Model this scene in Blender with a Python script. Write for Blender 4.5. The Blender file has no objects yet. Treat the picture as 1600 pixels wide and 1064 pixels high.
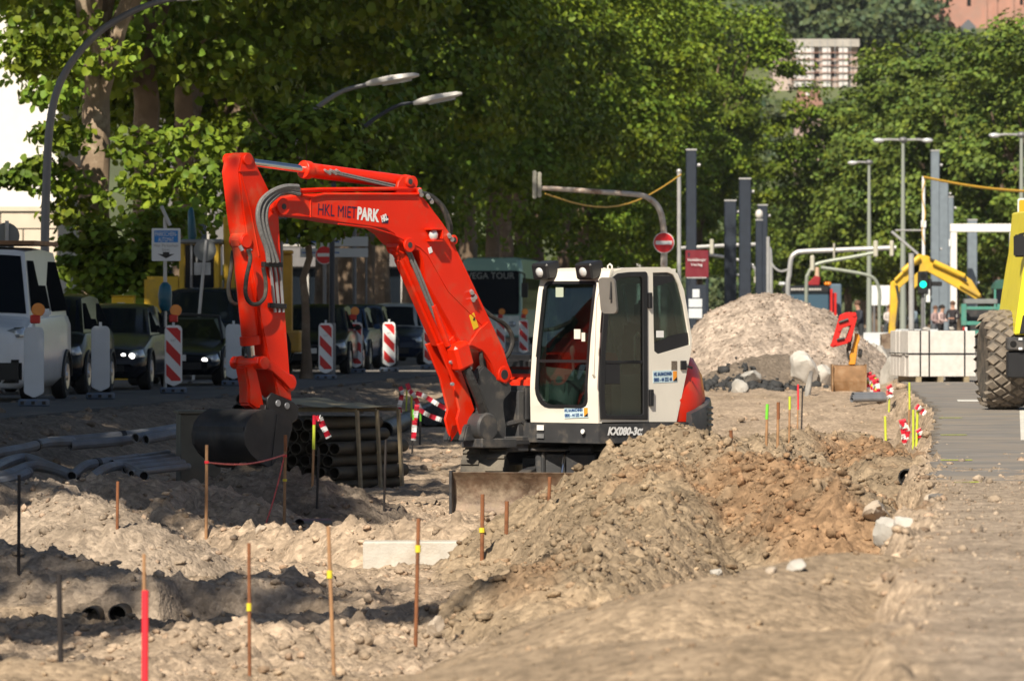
import bpy, bmesh, math, random
import numpy as np
from mathutils import Vector, Matrix, geometry, noise

SC = bpy.context.scene
COL = SC.collection
R = math.radians
random.seed(7)

# ------------------------------------------------------------------ camera, world, sun, exposure
FPX = 9000.0          # focal length in photo pixels (1600 wide)
CAMZ, HORIZON = 1.3, 490.0
cam = bpy.data.cameras.new('camera')
camo = bpy.data.objects.new('camera', cam)
COL.objects.link(camo)
camo.location = (0, 0, CAMZ)
camo.rotation_euler = (R(90), 0, 0)
cam.sensor_width = 36.0
cam.lens = 36.0 * FPX / 1600.0
cam.shift_y = (HORIZON - 532.0) / 1600.0
cam.clip_start, cam.clip_end = 0.5, 6000
cam.dof.use_dof = True
cam.dof.focus_distance = 58.0
cam.dof.aperture_fstop = 7.0
SC.camera = camo

SUN_ELEV, SUN_AZ = R(43), R(20)      # azimuth: left of straight behind the camera
sun_dir = Vector((-math.sin(SUN_AZ) * math.cos(SUN_ELEV), -math.cos(SUN_AZ) * math.cos(SUN_ELEV), math.sin(SUN_ELEV)))
W = bpy.data.worlds.new('World')
SC.world = W
W.use_nodes = True
nt = W.node_tree
sky = nt.nodes.new('ShaderNodeTexSky')
sky.sky_type = 'NISHITA'
sky.sun_disc = False
sky.sun_elevation = SUN_ELEV
sky.sun_rotation = math.atan2(sun_dir.x, sun_dir.y)
nt.links.new(sky.outputs[0], nt.nodes['Background'].inputs[0])
nt.nodes['Background'].inputs[1].default_value = 0.05
sl = bpy.data.lights.new('sun', 'SUN')
sl.energy = 5.0
sl.angle = R(0.5)
sl.color = (1.0, 0.90, 0.74)
so = bpy.data.objects.new('sun', sl)
COL.objects.link(so)
so.rotation_euler = sun_dir.to_track_quat('Z', 'Y').to_euler()
so.location = (-20, -20, 60)
SC.view_settings.view_transform = 'Standard'
SC.view_settings.look = 'None'
SC.view_settings.exposure = 0.50
SC.view_settings.gamma = 1
SC.view_settings.use_curve_mapping = False
SC.render.engine = 'CYCLES'
SC.cycles.max_bounces = 6
SC.cycles.diffuse_bounces = 2
SC.cycles.transparent_max_bounces = 12
SC.cycles.use_denoising = True

# ------------------------------------------------------------------ helpers
def P(px, py, Y):
    """photo pixel at depth Y -> world point"""
    return Vector(((px - 800) / FPX * Y, Y, CAMZ - (py - HORIZON) / FPX * Y))

def PX(px, Y): return (px - 800) / FPX * Y
def ZY(py, Y): return CAMZ - (py - HORIZON) / FPX * Y

class MB:
    """collects primitives, builds one mesh object"""
    def __init__(s): s.pc = []; s.v = []; s.f = []; s.mi = []; s.m = 0; s.T = None
    def add(s, vs, fs):
        b = len(s.v)
        if s.T is not None: vs = [s.T @ Vector(v) for v in vs]
        s.v += [tuple(v) for v in vs]
        s.pc.append((len(vs), len(fs)))
        s.f += [tuple(i + b for i in f) for f in fs]
        s.mi += [s.m] * len(fs)
        return s
    def build_each(s, name, mats, parent=None, **kw):
        """one object per separate piece"""
        out, i0, f0 = [], 0, 0
        for nv, nf in s.pc:
            q = MB(); q.v = s.v[i0:i0 + nv]; q.f = [tuple(i - i0 for i in f) for f in s.f[f0:f0 + nf]]; q.mi = s.mi[f0:f0 + nf]
            out.append(q.build(name, mats, parent, **kw)); i0 += nv; f0 += nf
        return out
    def box(s, c, d, rot=None):
        x, y, z = d[0] / 2, d[1] / 2, d[2] / 2
        vs = [Vector((a * x, b * y, e * z)) for a in (-1, 1) for b in (-1, 1) for e in (-1, 1)]
        if rot is not None: vs = [rot @ v for v in vs]
        c = Vector(c)
        return s.add([v + c for v in vs], [(0, 1, 3, 2), (4, 6, 7, 5), (0, 4, 5, 1), (2, 3, 7, 6), (0, 2, 6, 4), (1, 5, 7, 3)])
    def bx(s, x0, x1, y0, y1, z0, z1):
        return s.box(((x0 + x1) / 2, (y0 + y1) / 2, (z0 + z1) / 2), (x1 - x0, y1 - y0, z1 - z0))
    def beam(s, p, q, w, h, up=(0, 0, 1)):
        p, q = Vector(p), Vector(q)
        d = (q - p)
        L = d.length
        d.normalize()
        u = Vector(up)
        if abs(d.dot(u)) > .98: u = Vector((1, 0, 0))
        r = d.cross(u).normalized()
        u = r.cross(d)
        M = Matrix((d, r, u)).transposed()
        return s.box((p + q) / 2, (L, w, h), M)
    def ring(s, c, d, r, n):
        d = Vector(d).normalized()
        a = d.orthogonal().normalized()
        b = d.cross(a)
        return [Vector(c) + (a * math.cos(2 * math.pi * i / n) + b * math.sin(2 * math.pi * i / n)) * r for i in range(n)]
    def cyl(s, p, q, r, r2=None, n=12, cap=True):
        p, q = Vector(p), Vector(q)
        r2 = r if r2 is None else r2
        d = q - p
        vs = s.ring(p, d, r, n) + s.ring(q, d, r2, n)
        fs = [(i, (i + 1) % n, n + (i + 1) % n, n + i) for i in range(n)]
        if cap: fs += [tuple(range(n))[::-1], tuple(range(n, 2 * n))]
        return s.add(vs, fs)
    def pipe(s, p, q, ro, ri, n=14):
        """hollow pipe"""
        p, q = Vector(p), Vector(q)
        d = q - p
        vs = s.ring(p, d, ro, n) + s.ring(q, d, ro, n) + s.ring(p, d, ri, n) + s.ring(q, d, ri, n)
        fs = []
        for i in range(n):
            j = (i + 1) % n
            fs += [(i, j, n + j, n + i), (2 * n + j, 2 * n + i, 3 * n + i, 3 * n + j), (j, i, 2 * n + i, 2 * n + j), (n + i, n + j, 3 * n + j, 3 * n + i)]
        return s.add(vs, fs)
    def tube(s, pts, r, n=8, r2=None, cap=True):
        pts = [Vector(p) for p in pts]
        m = len(pts)
        t0 = (pts[1] - pts[0]).normalized()
        a = t0.orthogonal().normalized()
        vs = []
        for i, p in enumerate(pts):
            t = (pts[min(i + 1, m - 1)] - pts[max(i - 1, 0)]).normalized()
            a = (a - t * a.dot(t)).normalized()
            b = t.cross(a)
            rr = r if r2 is None else r + (r2 - r) * i / (m - 1)
            vs += [p + (a * math.cos(2 * math.pi * k / n) + b * math.sin(2 * math.pi * k / n)) * rr for k in range(n)]
        fs = [(i * n + k, i * n + (k + 1) % n, (i + 1) * n + (k + 1) % n, (i + 1) * n + k) for i in range(m - 1) for k in range(n)]
        if cap: fs += [tuple(range(n))[::-1], tuple(range((m - 1) * n, m * n))]
        return s.add(vs, fs)
    def loft(s, secs, cap=True, closed=True):
        n = len(secs[0])
        vs = [p for q in secs for p in q]
        kk = n if closed else n - 1
        fs = [(i * n + k, i * n + (k + 1) % n, (i + 1) * n + (k + 1) % n, (i + 1) * n + k) for i in range(len(secs) - 1) for k in range(kk)]
        if cap: fs += [tuple(range(n))[::-1], tuple(range((len(secs) - 1) * n, len(secs) * n))]
        return s.add(vs, fs)
    def slab(s, outer, fn, t, holes=()):
        """2-D polygon with holes, mapped by fn(u, v, w) to 3-D; w = 0 and w = t"""
        loops = [list(outer)] + [list(h) for h in holes]
        tri = geometry.tessellate_polygon([[Vector((p[0], p[1], 0)) for p in l] for l in loops])
        flat = [p for l in loops for p in l]
        n = len(flat)
        vs = [fn(p[0], p[1], 0.0) for p in flat] + [fn(p[0], p[1], t) for p in flat]
        fs = [tuple(a) for a in tri] + [tuple(i + n for i in a)[::-1] for a in tri]
        b = 0
        for l in loops:
            m = len(l)
            fs += [(b + i, b + (i + 1) % m, n + b + (i + 1) % m, n + b + i) for i in range(m)]
            b += m
        return s.add(vs, fs)
    def sphere(s, c, r, n=12, m=8):
        c = Vector(c)
        r = Vector(r) if hasattr(r, '__len__') else Vector((r, r, r))
        vs = [c + Vector((0, 0, r.z))]
        for i in range(1, m):
            t = math.pi * i / m
            vs += [c + Vector((r.x * math.sin(t) * math.cos(2 * math.pi * k / n), r.y * math.sin(t) * math.sin(2 * math.pi * k / n), r.z * math.cos(t))) for k in range(n)]
        vs.append(c - Vector((0, 0, r.z)))
        fs = [(0, 1 + k, 1 + (k + 1) % n) for k in range(n)]
        for i in range(m - 2):
            fs += [(1 + i * n + k, 1 + (i + 1) * n + k, 1 + (i + 1) * n + (k + 1) % n, 1 + i * n + (k + 1) % n) for k in range(n)]
        e = len(vs) - 1
        fs += [(e, 1 + (m - 2) * n + (k + 1) % n, 1 + (m - 2) * n + k) for k in range(n)]
        return s.add(vs, fs)
    def lathe(s, prof, o, d, n=20):
        """prof: (along axis, radius)"""
        d = Vector(d).normalized()
        o = Vector(o)
        secs = [s.ring(o + d * a, d, max(r, 1e-4), n) for a, r in prof]
        return s.loft(secs, cap=True)
    def rock(s, c, d, seed, flat=.0):
        rnd = random.Random(seed)
        bm = bmesh.new()
        bmesh.ops.create_icosphere(bm, subdivisions=3, radius=.5)
        off = Vector((seed * 3.1, seed * 1.7, 0))
        pl = [(Vector((rnd.gauss(0, 1), rnd.gauss(0, 1), rnd.gauss(0, 1))).normalized(), rnd.uniform(.26, .42)) for _ in range(9)]
        vs = []
        for v in bm.verts:
            p = v.co.copy()
            for nn, k in pl:
                e = p.dot(nn) - k
                if e > 0: p -= nn * e
            p *= 1 + .16 * noise.noise(p * 5 + off) + .07 * noise.noise(p * 13 + off)
            vs.append(Vector((p.x * d[0], p.y * d[1], p.z * d[2])))
        q = Matrix.Rotation(rnd.uniform(-.4, .4), 3, 'X') @ Matrix.Rotation(rnd.uniform(-.4, .4), 3, 'Y') @ Matrix.Rotation(rnd.uniform(0, 6), 3, 'Z')
        fs = [tuple(v.index for v in f.verts) for f in bm.faces]
        bm.free()
        return s.add([q @ v + Vector(c) for v in vs], fs)
    def build(s, name, mats, parent=None, bevel=0, smooth=32, seg=1, fix=True):
        me = bpy.data.meshes.new(name)
        me.from_pydata(s.v, [], s.f)
        mats = mats if isinstance(mats, (list, tuple)) else [mats]
        for m in mats: me.materials.append(m)
        if len(mats) > 1: me.polygons.foreach_set('material_index', s.mi)
        if bevel or fix:
            bm = bmesh.new()
            bm.from_mesh(me)
            if fix: bmesh.ops.recalc_face_normals(bm, faces=bm.faces)
            if bevel:
                es = [e for e in bm.edges if len(e.link_faces) == 2 and e.calc_face_angle(0) > .5]
                bmesh.ops.bevel(bm, geom=es, offset=bevel, segments=seg, affect='EDGES', clamp_overlap=True)
            bm.to_mesh(me)
            bm.free()
        me.update()
        if smooth:
            me.polygons.foreach_set('use_smooth', [True] * len(me.polygons))
            me.set_sharp_from_angle(angle=R(smooth))
        o = bpy.data.objects.new(name, me)
        COL.objects.link(o)
        if parent is not None: o.parent = parent
        return o

def link_mesh(name, me, parent=None):
    o = bpy.data.objects.new(name, me)
    COL.objects.link(o)
    if parent is not None: o.parent = parent
    return o

def tag(o, label, cat, group=None):
    o['label'] = label
    o['category'] = cat
    if group: o['group'] = group
    return o

def thing(name, label, cat, loc=(0, 0, 0), rz=0.0, group=None):
    o = bpy.data.objects.new(name, None)
    o.empty_display_size = .2
    COL.objects.link(o)
    o.location = loc
    o.rotation_euler = (0, 0, rz)
    return tag(o, label, cat, group)

def structure(o):
    o['kind'] = 'structure'
    return o

def stuff(o):
    o['kind'] = 'stuff'
    return o

def dup(root, loc, rz=None, label=None, sc=None):
    def cp(o, par):
        c = o.copy()
        COL.objects.link(c)
        if par is not None: c.parent = par
        for ch in [x for x in kids.get(o.name, [])]: cp(ch, c)
        return c
    kids = {}
    stack = [root]
    while stack:
        o = stack.pop()
        kids[o.name] = list(o.children)
        stack += kids[o.name]
    r = cp(root, None)
    r.location = loc
    if rz is not None: r.rotation_euler = (0, 0, rz)
    if sc is not None: r.scale = sc if hasattr(sc, '__len__') else (sc, sc, sc)
    if label: r['label'] = label
    return r

# ------------------------------------------------------------------ materials
def mat(name, col, rough=.6, metal=0., var=.0, scale=4., bump=0., bscale=40., spec=.5, dirt=None, dscale=3., dlow=.5, dhigh=.7, coat=0., emit=None, estr=0., trans=0.):
    m = bpy.data.materials.new(name)
    m.use_nodes = True
    t = m.node_tree
    N, L = t.nodes, t.links
    b = N['Principled BSDF']
    b.inputs['Base Color'].default_value = (*col, 1)
    b.inputs['Roughness'].default_value = rough
    b.inputs['Metallic'].default_value = metal
    b.inputs['Specular IOR Level'].default_value = spec
    b.inputs['Coat Weight'].default_value = coat
    b.inputs['Coat Roughness'].default_value = .06
    if emit:
        b.inputs['Emission Color'].default_value = (*emit, 1)
        b.inputs['Emission Strength'].default_value = estr
    if var or dirt or bump:
        tc = N.new('ShaderNodeTexCoord')
    src = None
    if var:
        nz = N.new('ShaderNodeTexNoise')
        nz.inputs['Scale'].default_value = scale
        nz.inputs['Detail'].default_value = 6
        L.new(tc.outputs['Object'], nz.inputs['Vector'])
        rp = N.new('ShaderNodeMapRange')
        rp.inputs[1].default_value, rp.inputs[2].default_value = .3, .7
        rp.inputs[3].default_value, rp.inputs[4].default_value = 1 - var, 1 + var
        L.new(nz.outputs[0], rp.inputs[0])
        mx = N.new('ShaderNodeMix')
        mx.data_type = 'RGBA'
        mx.blend_type = 'MULTIPLY'
        mx.inputs[0].default_value = 1
        mx.inputs[6].default_value = (*col, 1)
        L.new(rp.outputs[0], mx.inputs[7])
        src = mx.outputs[2]
    if dirt:
        nz = N.new('ShaderNodeTexNoise')
        nz.inputs['Scale'].default_value = dscale
        nz.inputs['Detail'].default_value = 8
        nz.inputs['Roughness'].default_value = .65
        L.new(tc.outputs['Object'], nz.inputs['Vector'])
        rp = N.new('ShaderNodeMapRange')
        rp.inputs[1].default_value, rp.inputs[2].default_value = dlow, dhigh
        L.new(nz.outputs[0], rp.inputs[0])
        mx = N.new('ShaderNodeMix')
        mx.data_type = 'RGBA'
        L.new(rp.outputs[0], mx.inputs[0])
        if src: L.new(src, mx.inputs[6])
        else: mx.inputs[6].default_value = (*col, 1)
        mx.inputs[7].default_value = (*dirt, 1)
        src = mx.outputs[2]
        rr = N.new('ShaderNodeMapRange')
        rr.inputs[3].default_value, rr.inputs[4].default_value = rough, max(rough, .85)
        L.new(rp.outputs[0], rr.inputs[0])
        L.new(rr.outputs[0], b.inputs['Roughness'])
    if src: L.new(src, b.inputs['Base Color'])
    if bump:
        nz = N.new('ShaderNodeTexNoise')
        nz.inputs['Scale'].default_value = bscale
        nz.inputs['Detail'].default_value = 5
        L.new(tc.outputs['Object'], nz.inputs['Vector'])
        bp = N.new('ShaderNodeBump')
        bp.inputs['Strength'].default_value = bump
        bp.inputs['Distance'].default_value = .02
        L.new(nz.outputs[0], bp.inputs['Height'])
        L.new(bp.outputs[0], b.inputs['Normal'])
    return m

def glass_mat(name, tint, rough=.02, base=.06, mx=.9):
    """thin pane: mostly see-through, mirror at grazing angles"""
    m = bpy.data.materials.new(name)
    m.use_nodes = True
    t = m.node_tree
    N, L = t.nodes, t.links
    N.remove(N['Principled BSDF'])
    tr = N.new('ShaderNodeBsdfTransparent')
    tr.inputs[0].default_value = (*tint, 1)
    gl = N.new('ShaderNodeBsdfGlossy')
    gl.inputs['Roughness'].default_value = rough
    lw = N.new('ShaderNodeLayerWeight')
    lw.inputs[0].default_value = .25
    rp = N.new('ShaderNodeMapRange')
    rp.inputs[3].default_value, rp.inputs[4].default_value = base, mx
    L.new(lw.outputs['Fresnel'], rp.inputs[0])
    ms = N.new('ShaderNodeMixShader')
    L.new(rp.outputs[0], ms.inputs[0])
    L.new(tr.outputs[0], ms.inputs[1])
    L.new(gl.outputs[0], ms.inputs[2])
    L.new(ms.outputs[0], N['Material Output'].inputs[0])
    return m

M = {}
M['orange'] = mat('orange_paint', (.74, .021, .002), .38, var=.06, scale=2, coat=.12, spec=.35, dirt=(.34, .17, .09), dscale=3, dlow=.52, dhigh=.95, bump=.05, bscale=4)
M['white_paint'] = mat('cream_white_paint', (.78, .74, .66), .35, var=.04, coat=.25, dirt=(.5, .42, .32), dscale=3, dlow=.62, dhigh=1.0)
M['grey_cast'] = mat('charcoal_paint', (.045, .046, .05), .45, var=.2, dirt=(.22, .18, .14), dscale=4, dlow=.52, dhigh=.85, bump=.1)
M['black'] = mat('black_plastic', (.014, .014, .016), .45, var=.2)
M['rubber'] = mat('black_rubber', (.028, .027, .026), .75, var=.3, dirt=(.17, .14, .11), dscale=6, dlow=.5, dhigh=.8, bump=.3, bscale=30)
M['track'] = mat('dusty_track_rubber', (.07, .063, .055), .85, var=.3, dirt=(.21, .18, .14), dscale=3, dlow=.35, dhigh=.75, bump=.5, bscale=25)
M['hose'] = mat('grey_braided_hose', (.17, .17, .17), .42, var=.25, scale=60, bump=.4, bscale=200)
M['chrome'] = mat('chromed_rod', (.75, .75, .75), .12, 1.)
M['steel'] = mat('galvanised_steel', (.42, .43, .45), .45, .7, var=.2, scale=6)
M['darksteel'] = mat('worn_dark_steel', (.042, .042, .046), .5, .25, var=.3, scale=3, dirt=(.12, .10, .085), dscale=5, dlow=.5, dhigh=.85, bump=.15, bscale=20)
M['rusty'] = mat('rust_worn_blade_steel', (.15, .10, .07), .5, .3, var=.45, scale=6, dirt=(.33, .26, .19), dscale=7, dlow=.42, dhigh=.68, bump=.3, bscale=25)
M['navy'] = mat('navy_lettering', (.012, .012, .05), .5)
M['whiteflat'] = mat('white_lettering', (.8, .8, .8), .5)
M['yellowsign'] = mat('yellow_label', (.8, .5, .02), .5)
M['blueprint'] = mat('blue_lettering', (.01, .12, .45), .5)
M['cabglass'] = glass_mat('cab_glass', (.50, .59, .57), base=.05)
M['lens'] = mat('lamp_lens', (.75, .77, .78), .08, .3, coat=1)
M['interior'] = mat('grey_cab_plastic', (.20, .23, .22), .6)
M['seat'] = mat('black_seat_fabric', (.012, .012, .013), .9)

def text_mb(s, size, fn, t=.004, bold=0.0, shear=0.0, ax='LEFT', xs=1.0):
    """lettering as a mesh builder: fn(u, v, w) maps the text plane to 3-D"""
    cu = bpy.data.curves.new('txt', 'FONT')
    cu.body = s
    cu.size = size
    cu.align_x = ax
    cu.offset = bold
    cu.shear = shear
    cu.resolution_u = 3
    o = bpy.data.objects.new('txt', cu)
    COL.objects.link(o)
    dg = bpy.context.evaluated_depsgraph_get()
    me = bpy.data.meshes.new_from_object(o.evaluated_get(dg))
    mb = MB()
    mb.add([fn(v.co.x * xs, v.co.y, t) for v in me.vertices], [tuple(p.vertices) for p in me.polygons])
    bpy.data.objects.remove(o)
    bpy.data.curves.remove(cu)
    bpy.data.meshes.remove(me)
    return mb

def rrect(x0, x1, y0, y1, r, n=5):
    r = r if hasattr(r, '__len__') else (r,) * 4      # bl, br, tr, tl
    out = []
    for (cx, cy, a0, rr) in ((x0, y0, 180, r[0]), (x1, y0, 270, r[1]), (x1, y1, 0, r[2]), (x0, y1, 90, r[3])):
        sx = 1 if cx == x0 else -1
        sy = 1 if cy == y0 else -1
        for k in range(n + 1):
            a = R(a0 + 90 * k / n)
            out.append((cx + sx * rr + rr * math.cos(a), cy + sy * rr + rr * math.sin(a)))
    return out

def dense(poly, step):
    out = []
    for i, p in enumerate(poly):
        q = poly[(i + 1) % len(poly)]
        d = math.hypot(q[0] - p[0], q[1] - p[1])
        n = max(1, int(d / step))
        for k in range(n): out.append((p[0] + (q[0] - p[0]) * k / n, p[1] + (q[1] - p[1]) * k / n))
    return out

def bez(p0, p1, p2, p3, n=10):
    p0, p1, p2, p3 = map(Vector, (p0, p1, p2, p3))
    return [p0 * (1 - t) ** 3 + p1 * 3 * t * (1 - t) ** 2 + p2 * 3 * t * t * (1 - t) + p3 * t ** 3 for t in [i / n for i in range(n + 1)]]

def smooth_path(pts, n=6):
    """Catmull-Rom through points"""
    pts = [Vector(p) for p in pts]
    q = [pts[0] * 2 - pts[1]] + pts + [pts[-1] * 2 - pts[-2]]
    out = []
    for i in range(1, len(q) - 2):
        a, b, c, d = q[i - 1:i + 3]
        for k in range(n):
            t = k / n
            out.append(.5 * ((2 * b) + (c - a) * t + (2 * a - 5 * b + 4 * c - d) * t * t + (3 * b - a - 3 * c + d) * t ** 3))
    return out + [pts[-1]]

# ================================================================== TERRAIN
def vnoise(x, y, seed):
    xi, yi = np.floor(x).astype(np.int64), np.floor(y).astype(np.int64)
    fx, fy = x - xi, y - yi
    fx, fy = fx * fx * (3 - 2 * fx), fy * fy * (3 - 2 * fy)
    def h(a, b):
        n = (a * 374761393 + b * 668265263 + seed * 1442695041) & 0x7fffffff
        n = ((n ^ (n >> 13)) * 1274126177) & 0x7fffffff
        n = ((n ^ (n >> 15)) * 715225739) & 0x7fffffff
        return ((n ^ (n >> 16)) & 0xffff) / 65535.0
    return (h(xi, yi) * (1 - fx) + h(xi + 1, yi) * fx) * (1 - fy) + (h(xi, yi + 1) * (1 - fx) + h(xi + 1, yi + 1) * fx) * fy * 1.0

def fbm(x, y, seed, oct=4):
    a, s, t = 1.0, 0.0, 0.0
    for i in range(oct):
        s = s + a * (vnoise(x * 2 ** i, y * 2 ** i, seed + i * 17) - .5)
        t += a
        a *= .5
    return s / t * 2

def sstep(a, b, x):
    t = np.clip((x - a) / (b - a), 0, 1)
    return t * t * (3 - 2 * t)

ZP = -0.75
def x_right(Y): return np.where(Y < 78, 3.13 + .0757 * (Y - 43), 5.78 + .052 * (Y - 78))
def x_left(Y): return -6.3 + .094 * (Y - 71)

def W3(pts): return [(PX(a, c), c, ZY(b, c)) for a, b, c in pts]
RIDGES = [   # crest as photo pixels with depth, slope, rounding
    (W3([(1052, 676, 46), (1115, 692, 44.5), (1220, 728, 42), (1315, 768, 39.5)]), .76, .22, 1.0),
    (W3([(1052, 676, 46), (1015, 800, 40), (915, 905, 35.5)]), .62, .25, 1.0),
    (W3([(690, 1075, 30.5), (830, 1012, 29.5), (1010, 935, 29), (1150, 897, 28), (1330, 862, 29), (1450, 890, 30)]), .42, .5, .10),
    (W3([(1050, 1000, 24), (1300, 985, 23), (1480, 1000, 23)]), .30, .8, .08),
    (W3([(1160, 690, 52), (1262, 684, 54), (1340, 686, 55), (1420, 735, 50)]), .5, .2, 1.0),
    (W3([(1300, 790, 42), (1400, 790, 44)]), .6, .2, 1.0),
    (W3([(-60, 762, 47), (60, 752, 48), (170, 805, 45)]), .46, .15, .8),
    (W3([(150, 748, 54), (190, 750, 54), (330, 764, 55), (400, 790, 54)]), .42, .2, 1.0),
    (W3([(395, 726, 57), (470, 742, 57)]), .5, .2, .9),
    (W3([(250, 800, 50), (380, 832, 49), (440, 830, 48), (520, 824, 47.5), (610, 815, 47), (720, 810, 47)]), .75, .15, 1.1),
    (W3([(-50, 855, 41.5), (150, 880, 40.9), (300, 905, 40.3), (420, 905, 41.5)]), .40, .2, .8),
    (W3([(-50, 1042, 30), (60, 1032, 29.5), (150, 1038, 29.5)]), .5, .2, .25),
    (W3([(330, 1000, 34), (480, 985, 35)]), .25, .4, 1.0),
    (W3([(1145, 572, 111.5), (1205, 554, 113)]), .5, .3, 1.0),
]
TRENCH = [   # floor height, wall slope
    ([(PX(90, 39.3), 39.4), (PX(300, 38.6), 38.8), (PX(430, 39.6), 39.7)], -1.22, 2.4, .62),
    ([(PX(445, 43.5), 43.8), (PX(505, 43.5), 43.8)], -1.1, 2.2, .25),
    ([(PX(785, 52), 52.5), (PX(850, 54), 54)], -1.05, 1.4, .3),
    ([(PX(110, 62), 62), (PX(330, 62), 64)], -.95, .8, .5),
]
def seg_dist(X, Y, pts):
    best, bz = None, None
    for a, b in zip(pts[:-1], pts[1:]):
        dx, dy = b[0] - a[0], b[1] - a[1]
        t = np.clip(((X - a[0]) * dx + (Y - a[1]) * dy) / (dx * dx + dy * dy), 0, 1)
        d = np.hypot(X - a[0] - t * dx, Y - a[1] - t * dy)
        z = (a[2] + t * (b[2] - a[2])) if len(a) > 2 else d * 0
        if best is None: best, bz = d, z
        else:
            m = d < best
            best, bz = np.where(m, d, best), np.where(m, z, bz)
    return best, bz

def height(X, Y, detail=True):
    X = np.asarray(X, float); Y = np.asarray(Y, float)
    wob = fbm(X * 1.3, Y * .8, 5, 3)
    xr, xl = x_right(Y) + .12 * fbm(Y * 1.7, Y * 0 + 3, 9, 3) * 2, x_left(Y)
    far = sstep(88, 109, Y)
    pit = ZP + .62 * far
    lev = -.03 + .062 * sstep(62, 35, Y) + .030 * np.clip(fbm(X * 1.1, Y * .35, 61, 5) + .1 * fbm(X * 6, Y * 3, 62, 3), -1, 1) * sstep(64, 50, Y)   # dust lying over the road near the camera
    z = np.maximum(lev + (pit - lev) * sstep(0, .35, xr - X), -.03 + (pit + .03) * sstep(.0, 2.6, X - xl))
    z = np.where(X < xl, -.03, z)
    near = sstep(26, 21, Y)                       # the near end of the dig ramps up to street level
    z = z * (1 - .55 * near)
    rough = np.ones_like(z) * np.where(X > xr, .10, np.where(X < xl, .25, .75))
    rough = np.where(Y > 60, rough * .7, rough)
    soil_w = []
    for pts, sl, r0, rg in RIDGES:
        d, zt = seg_dist(X, Y, pts)
        d = np.maximum(d * (1 + .22 * wob) + .08 * wob, 0)
        zm = zt - sl * (np.sqrt(d * d + r0 * r0) - r0)
        k = .06
        hh = np.clip(.5 + .5 * (zm - z) / k, 0, 1)
        z = z * (1 - hh) + zm * hh + k * hh * (1 - hh)
        rough = rough * (1 - hh) + rg * hh
        soil_w.append(hh)
    for pts, fl, sl, w in TRENCH:
        d, _ = seg_dist(X, Y, pts)
        d = np.maximum(d * (1 + .3 * wob) + .15 * wob - w, 0)
        z = np.minimum(z, fl + sl * d + .0)
    if detail:
        z = z + rough * (.085 * fbm(X * 1.6, Y * 1.6, 21, 3) + .05 * fbm(X * 5, Y * 5, 31, 3))
        cl = vnoise(X * 9, Y * 9, 77) * vnoise(X * 17 + 3, Y * 17, 78)
        z = z + rough * .10 * np.clip(cl - .22, 0, 1) * 1.6
        z = z + rough * .045 * (np.abs(fbm(X * 7, Y * 7, 55, 3)) - .2)
        z = z + rough * .010 * fbm(X * 22, Y * 22, 41, 2)
    return z, rough, soil_w

_ys = np.linspace(19, 240, 8000)
def hit(px, py):
    """where the line of sight through a photo pixel meets the ground"""
    zz, _, _ = height((px - 800) / FPX * _ys, _ys, False)
    ray = CAMZ - (py - HORIZON) / FPX * _ys
    k = np.argmax(ray <= zz)
    Y = float(_ys[k]) if ray[k] <= zz[k] else 200.0
    return Vector((PX(px, Y), Y, ZY(py, Y)))
def gz(X, Y):
    return float(height(np.array([X]), np.array([Y]))[0][0])

SOILS = dict(gravel=(.365, .282, .208), sand=(.285, .216, .148), brown=(.25, .158, .092), grey=(.315, .255, .20), dark=(.16, .132, .106), olive=(.255, .194, .130), road=(.30, .242, .188))
def soil_colour(X, Y, sw):
    c = np.ones((len(X), 3)) * np.array(SOILS['gravel'])
    def blend(name, w):
        nonlocal c
        c = c * (1 - w[:, None]) + np.array(SOILS[name]) * w[:, None]
    n1, n2 = fbm(X * .8, Y * .5, 101, 4), fbm(X * 2.2, Y * 2.2, 111, 4)
    blend('olive', sstep(-.1, .5, n1) * .45)
    for i, nm in ((0, 'olive'), (1, 'olive'), (2, 'sand'), (3, 'sand'), (4, 'olive'), (5, 'brown'), (6, 'grey'), (7, 'gravel'), (8, 'dark'), (9, 'gravel'), (10, 'grey'), (11, 'sand'), (13, 'dark')):
        blend(nm, sw[i] * .85)
    def spot(px, py, Yc, rx, ry, nm, k=1.):
        d = np.hypot((X - PX(px, Yc)) / rx, (Y - Yc) / ry) + .6 * n2
        blend(nm, sstep(1.15, .6, d) * k)
    spot(1240, 760, 41.5, .85, 2.4, 'brown', .9)
    spot(1330, 820, 38.5, .5, 1.6, 'brown', .9)
    spot(1060, 760, 42.5, .5, .7, 'brown', .55)
    spot(830, 950, 36.5, .35, 1.4, 'brown', .6)
    spot(1370, 700, 53, .55, 2.0, 'brown', .9)
    spot(1150, 870, 33.5, .7, 2.2, 'gravel', .8)
    spot(1300, 650, 68, 1.1, 4, 'olive', .8)
    xr = x_right(Y)
    blend('road', sstep(-.1, .3, X - xr) * .9)
    blend('dark', sstep(.2, -.4, X - x_left(Y) - 1.6) * .8)
    return c

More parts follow.
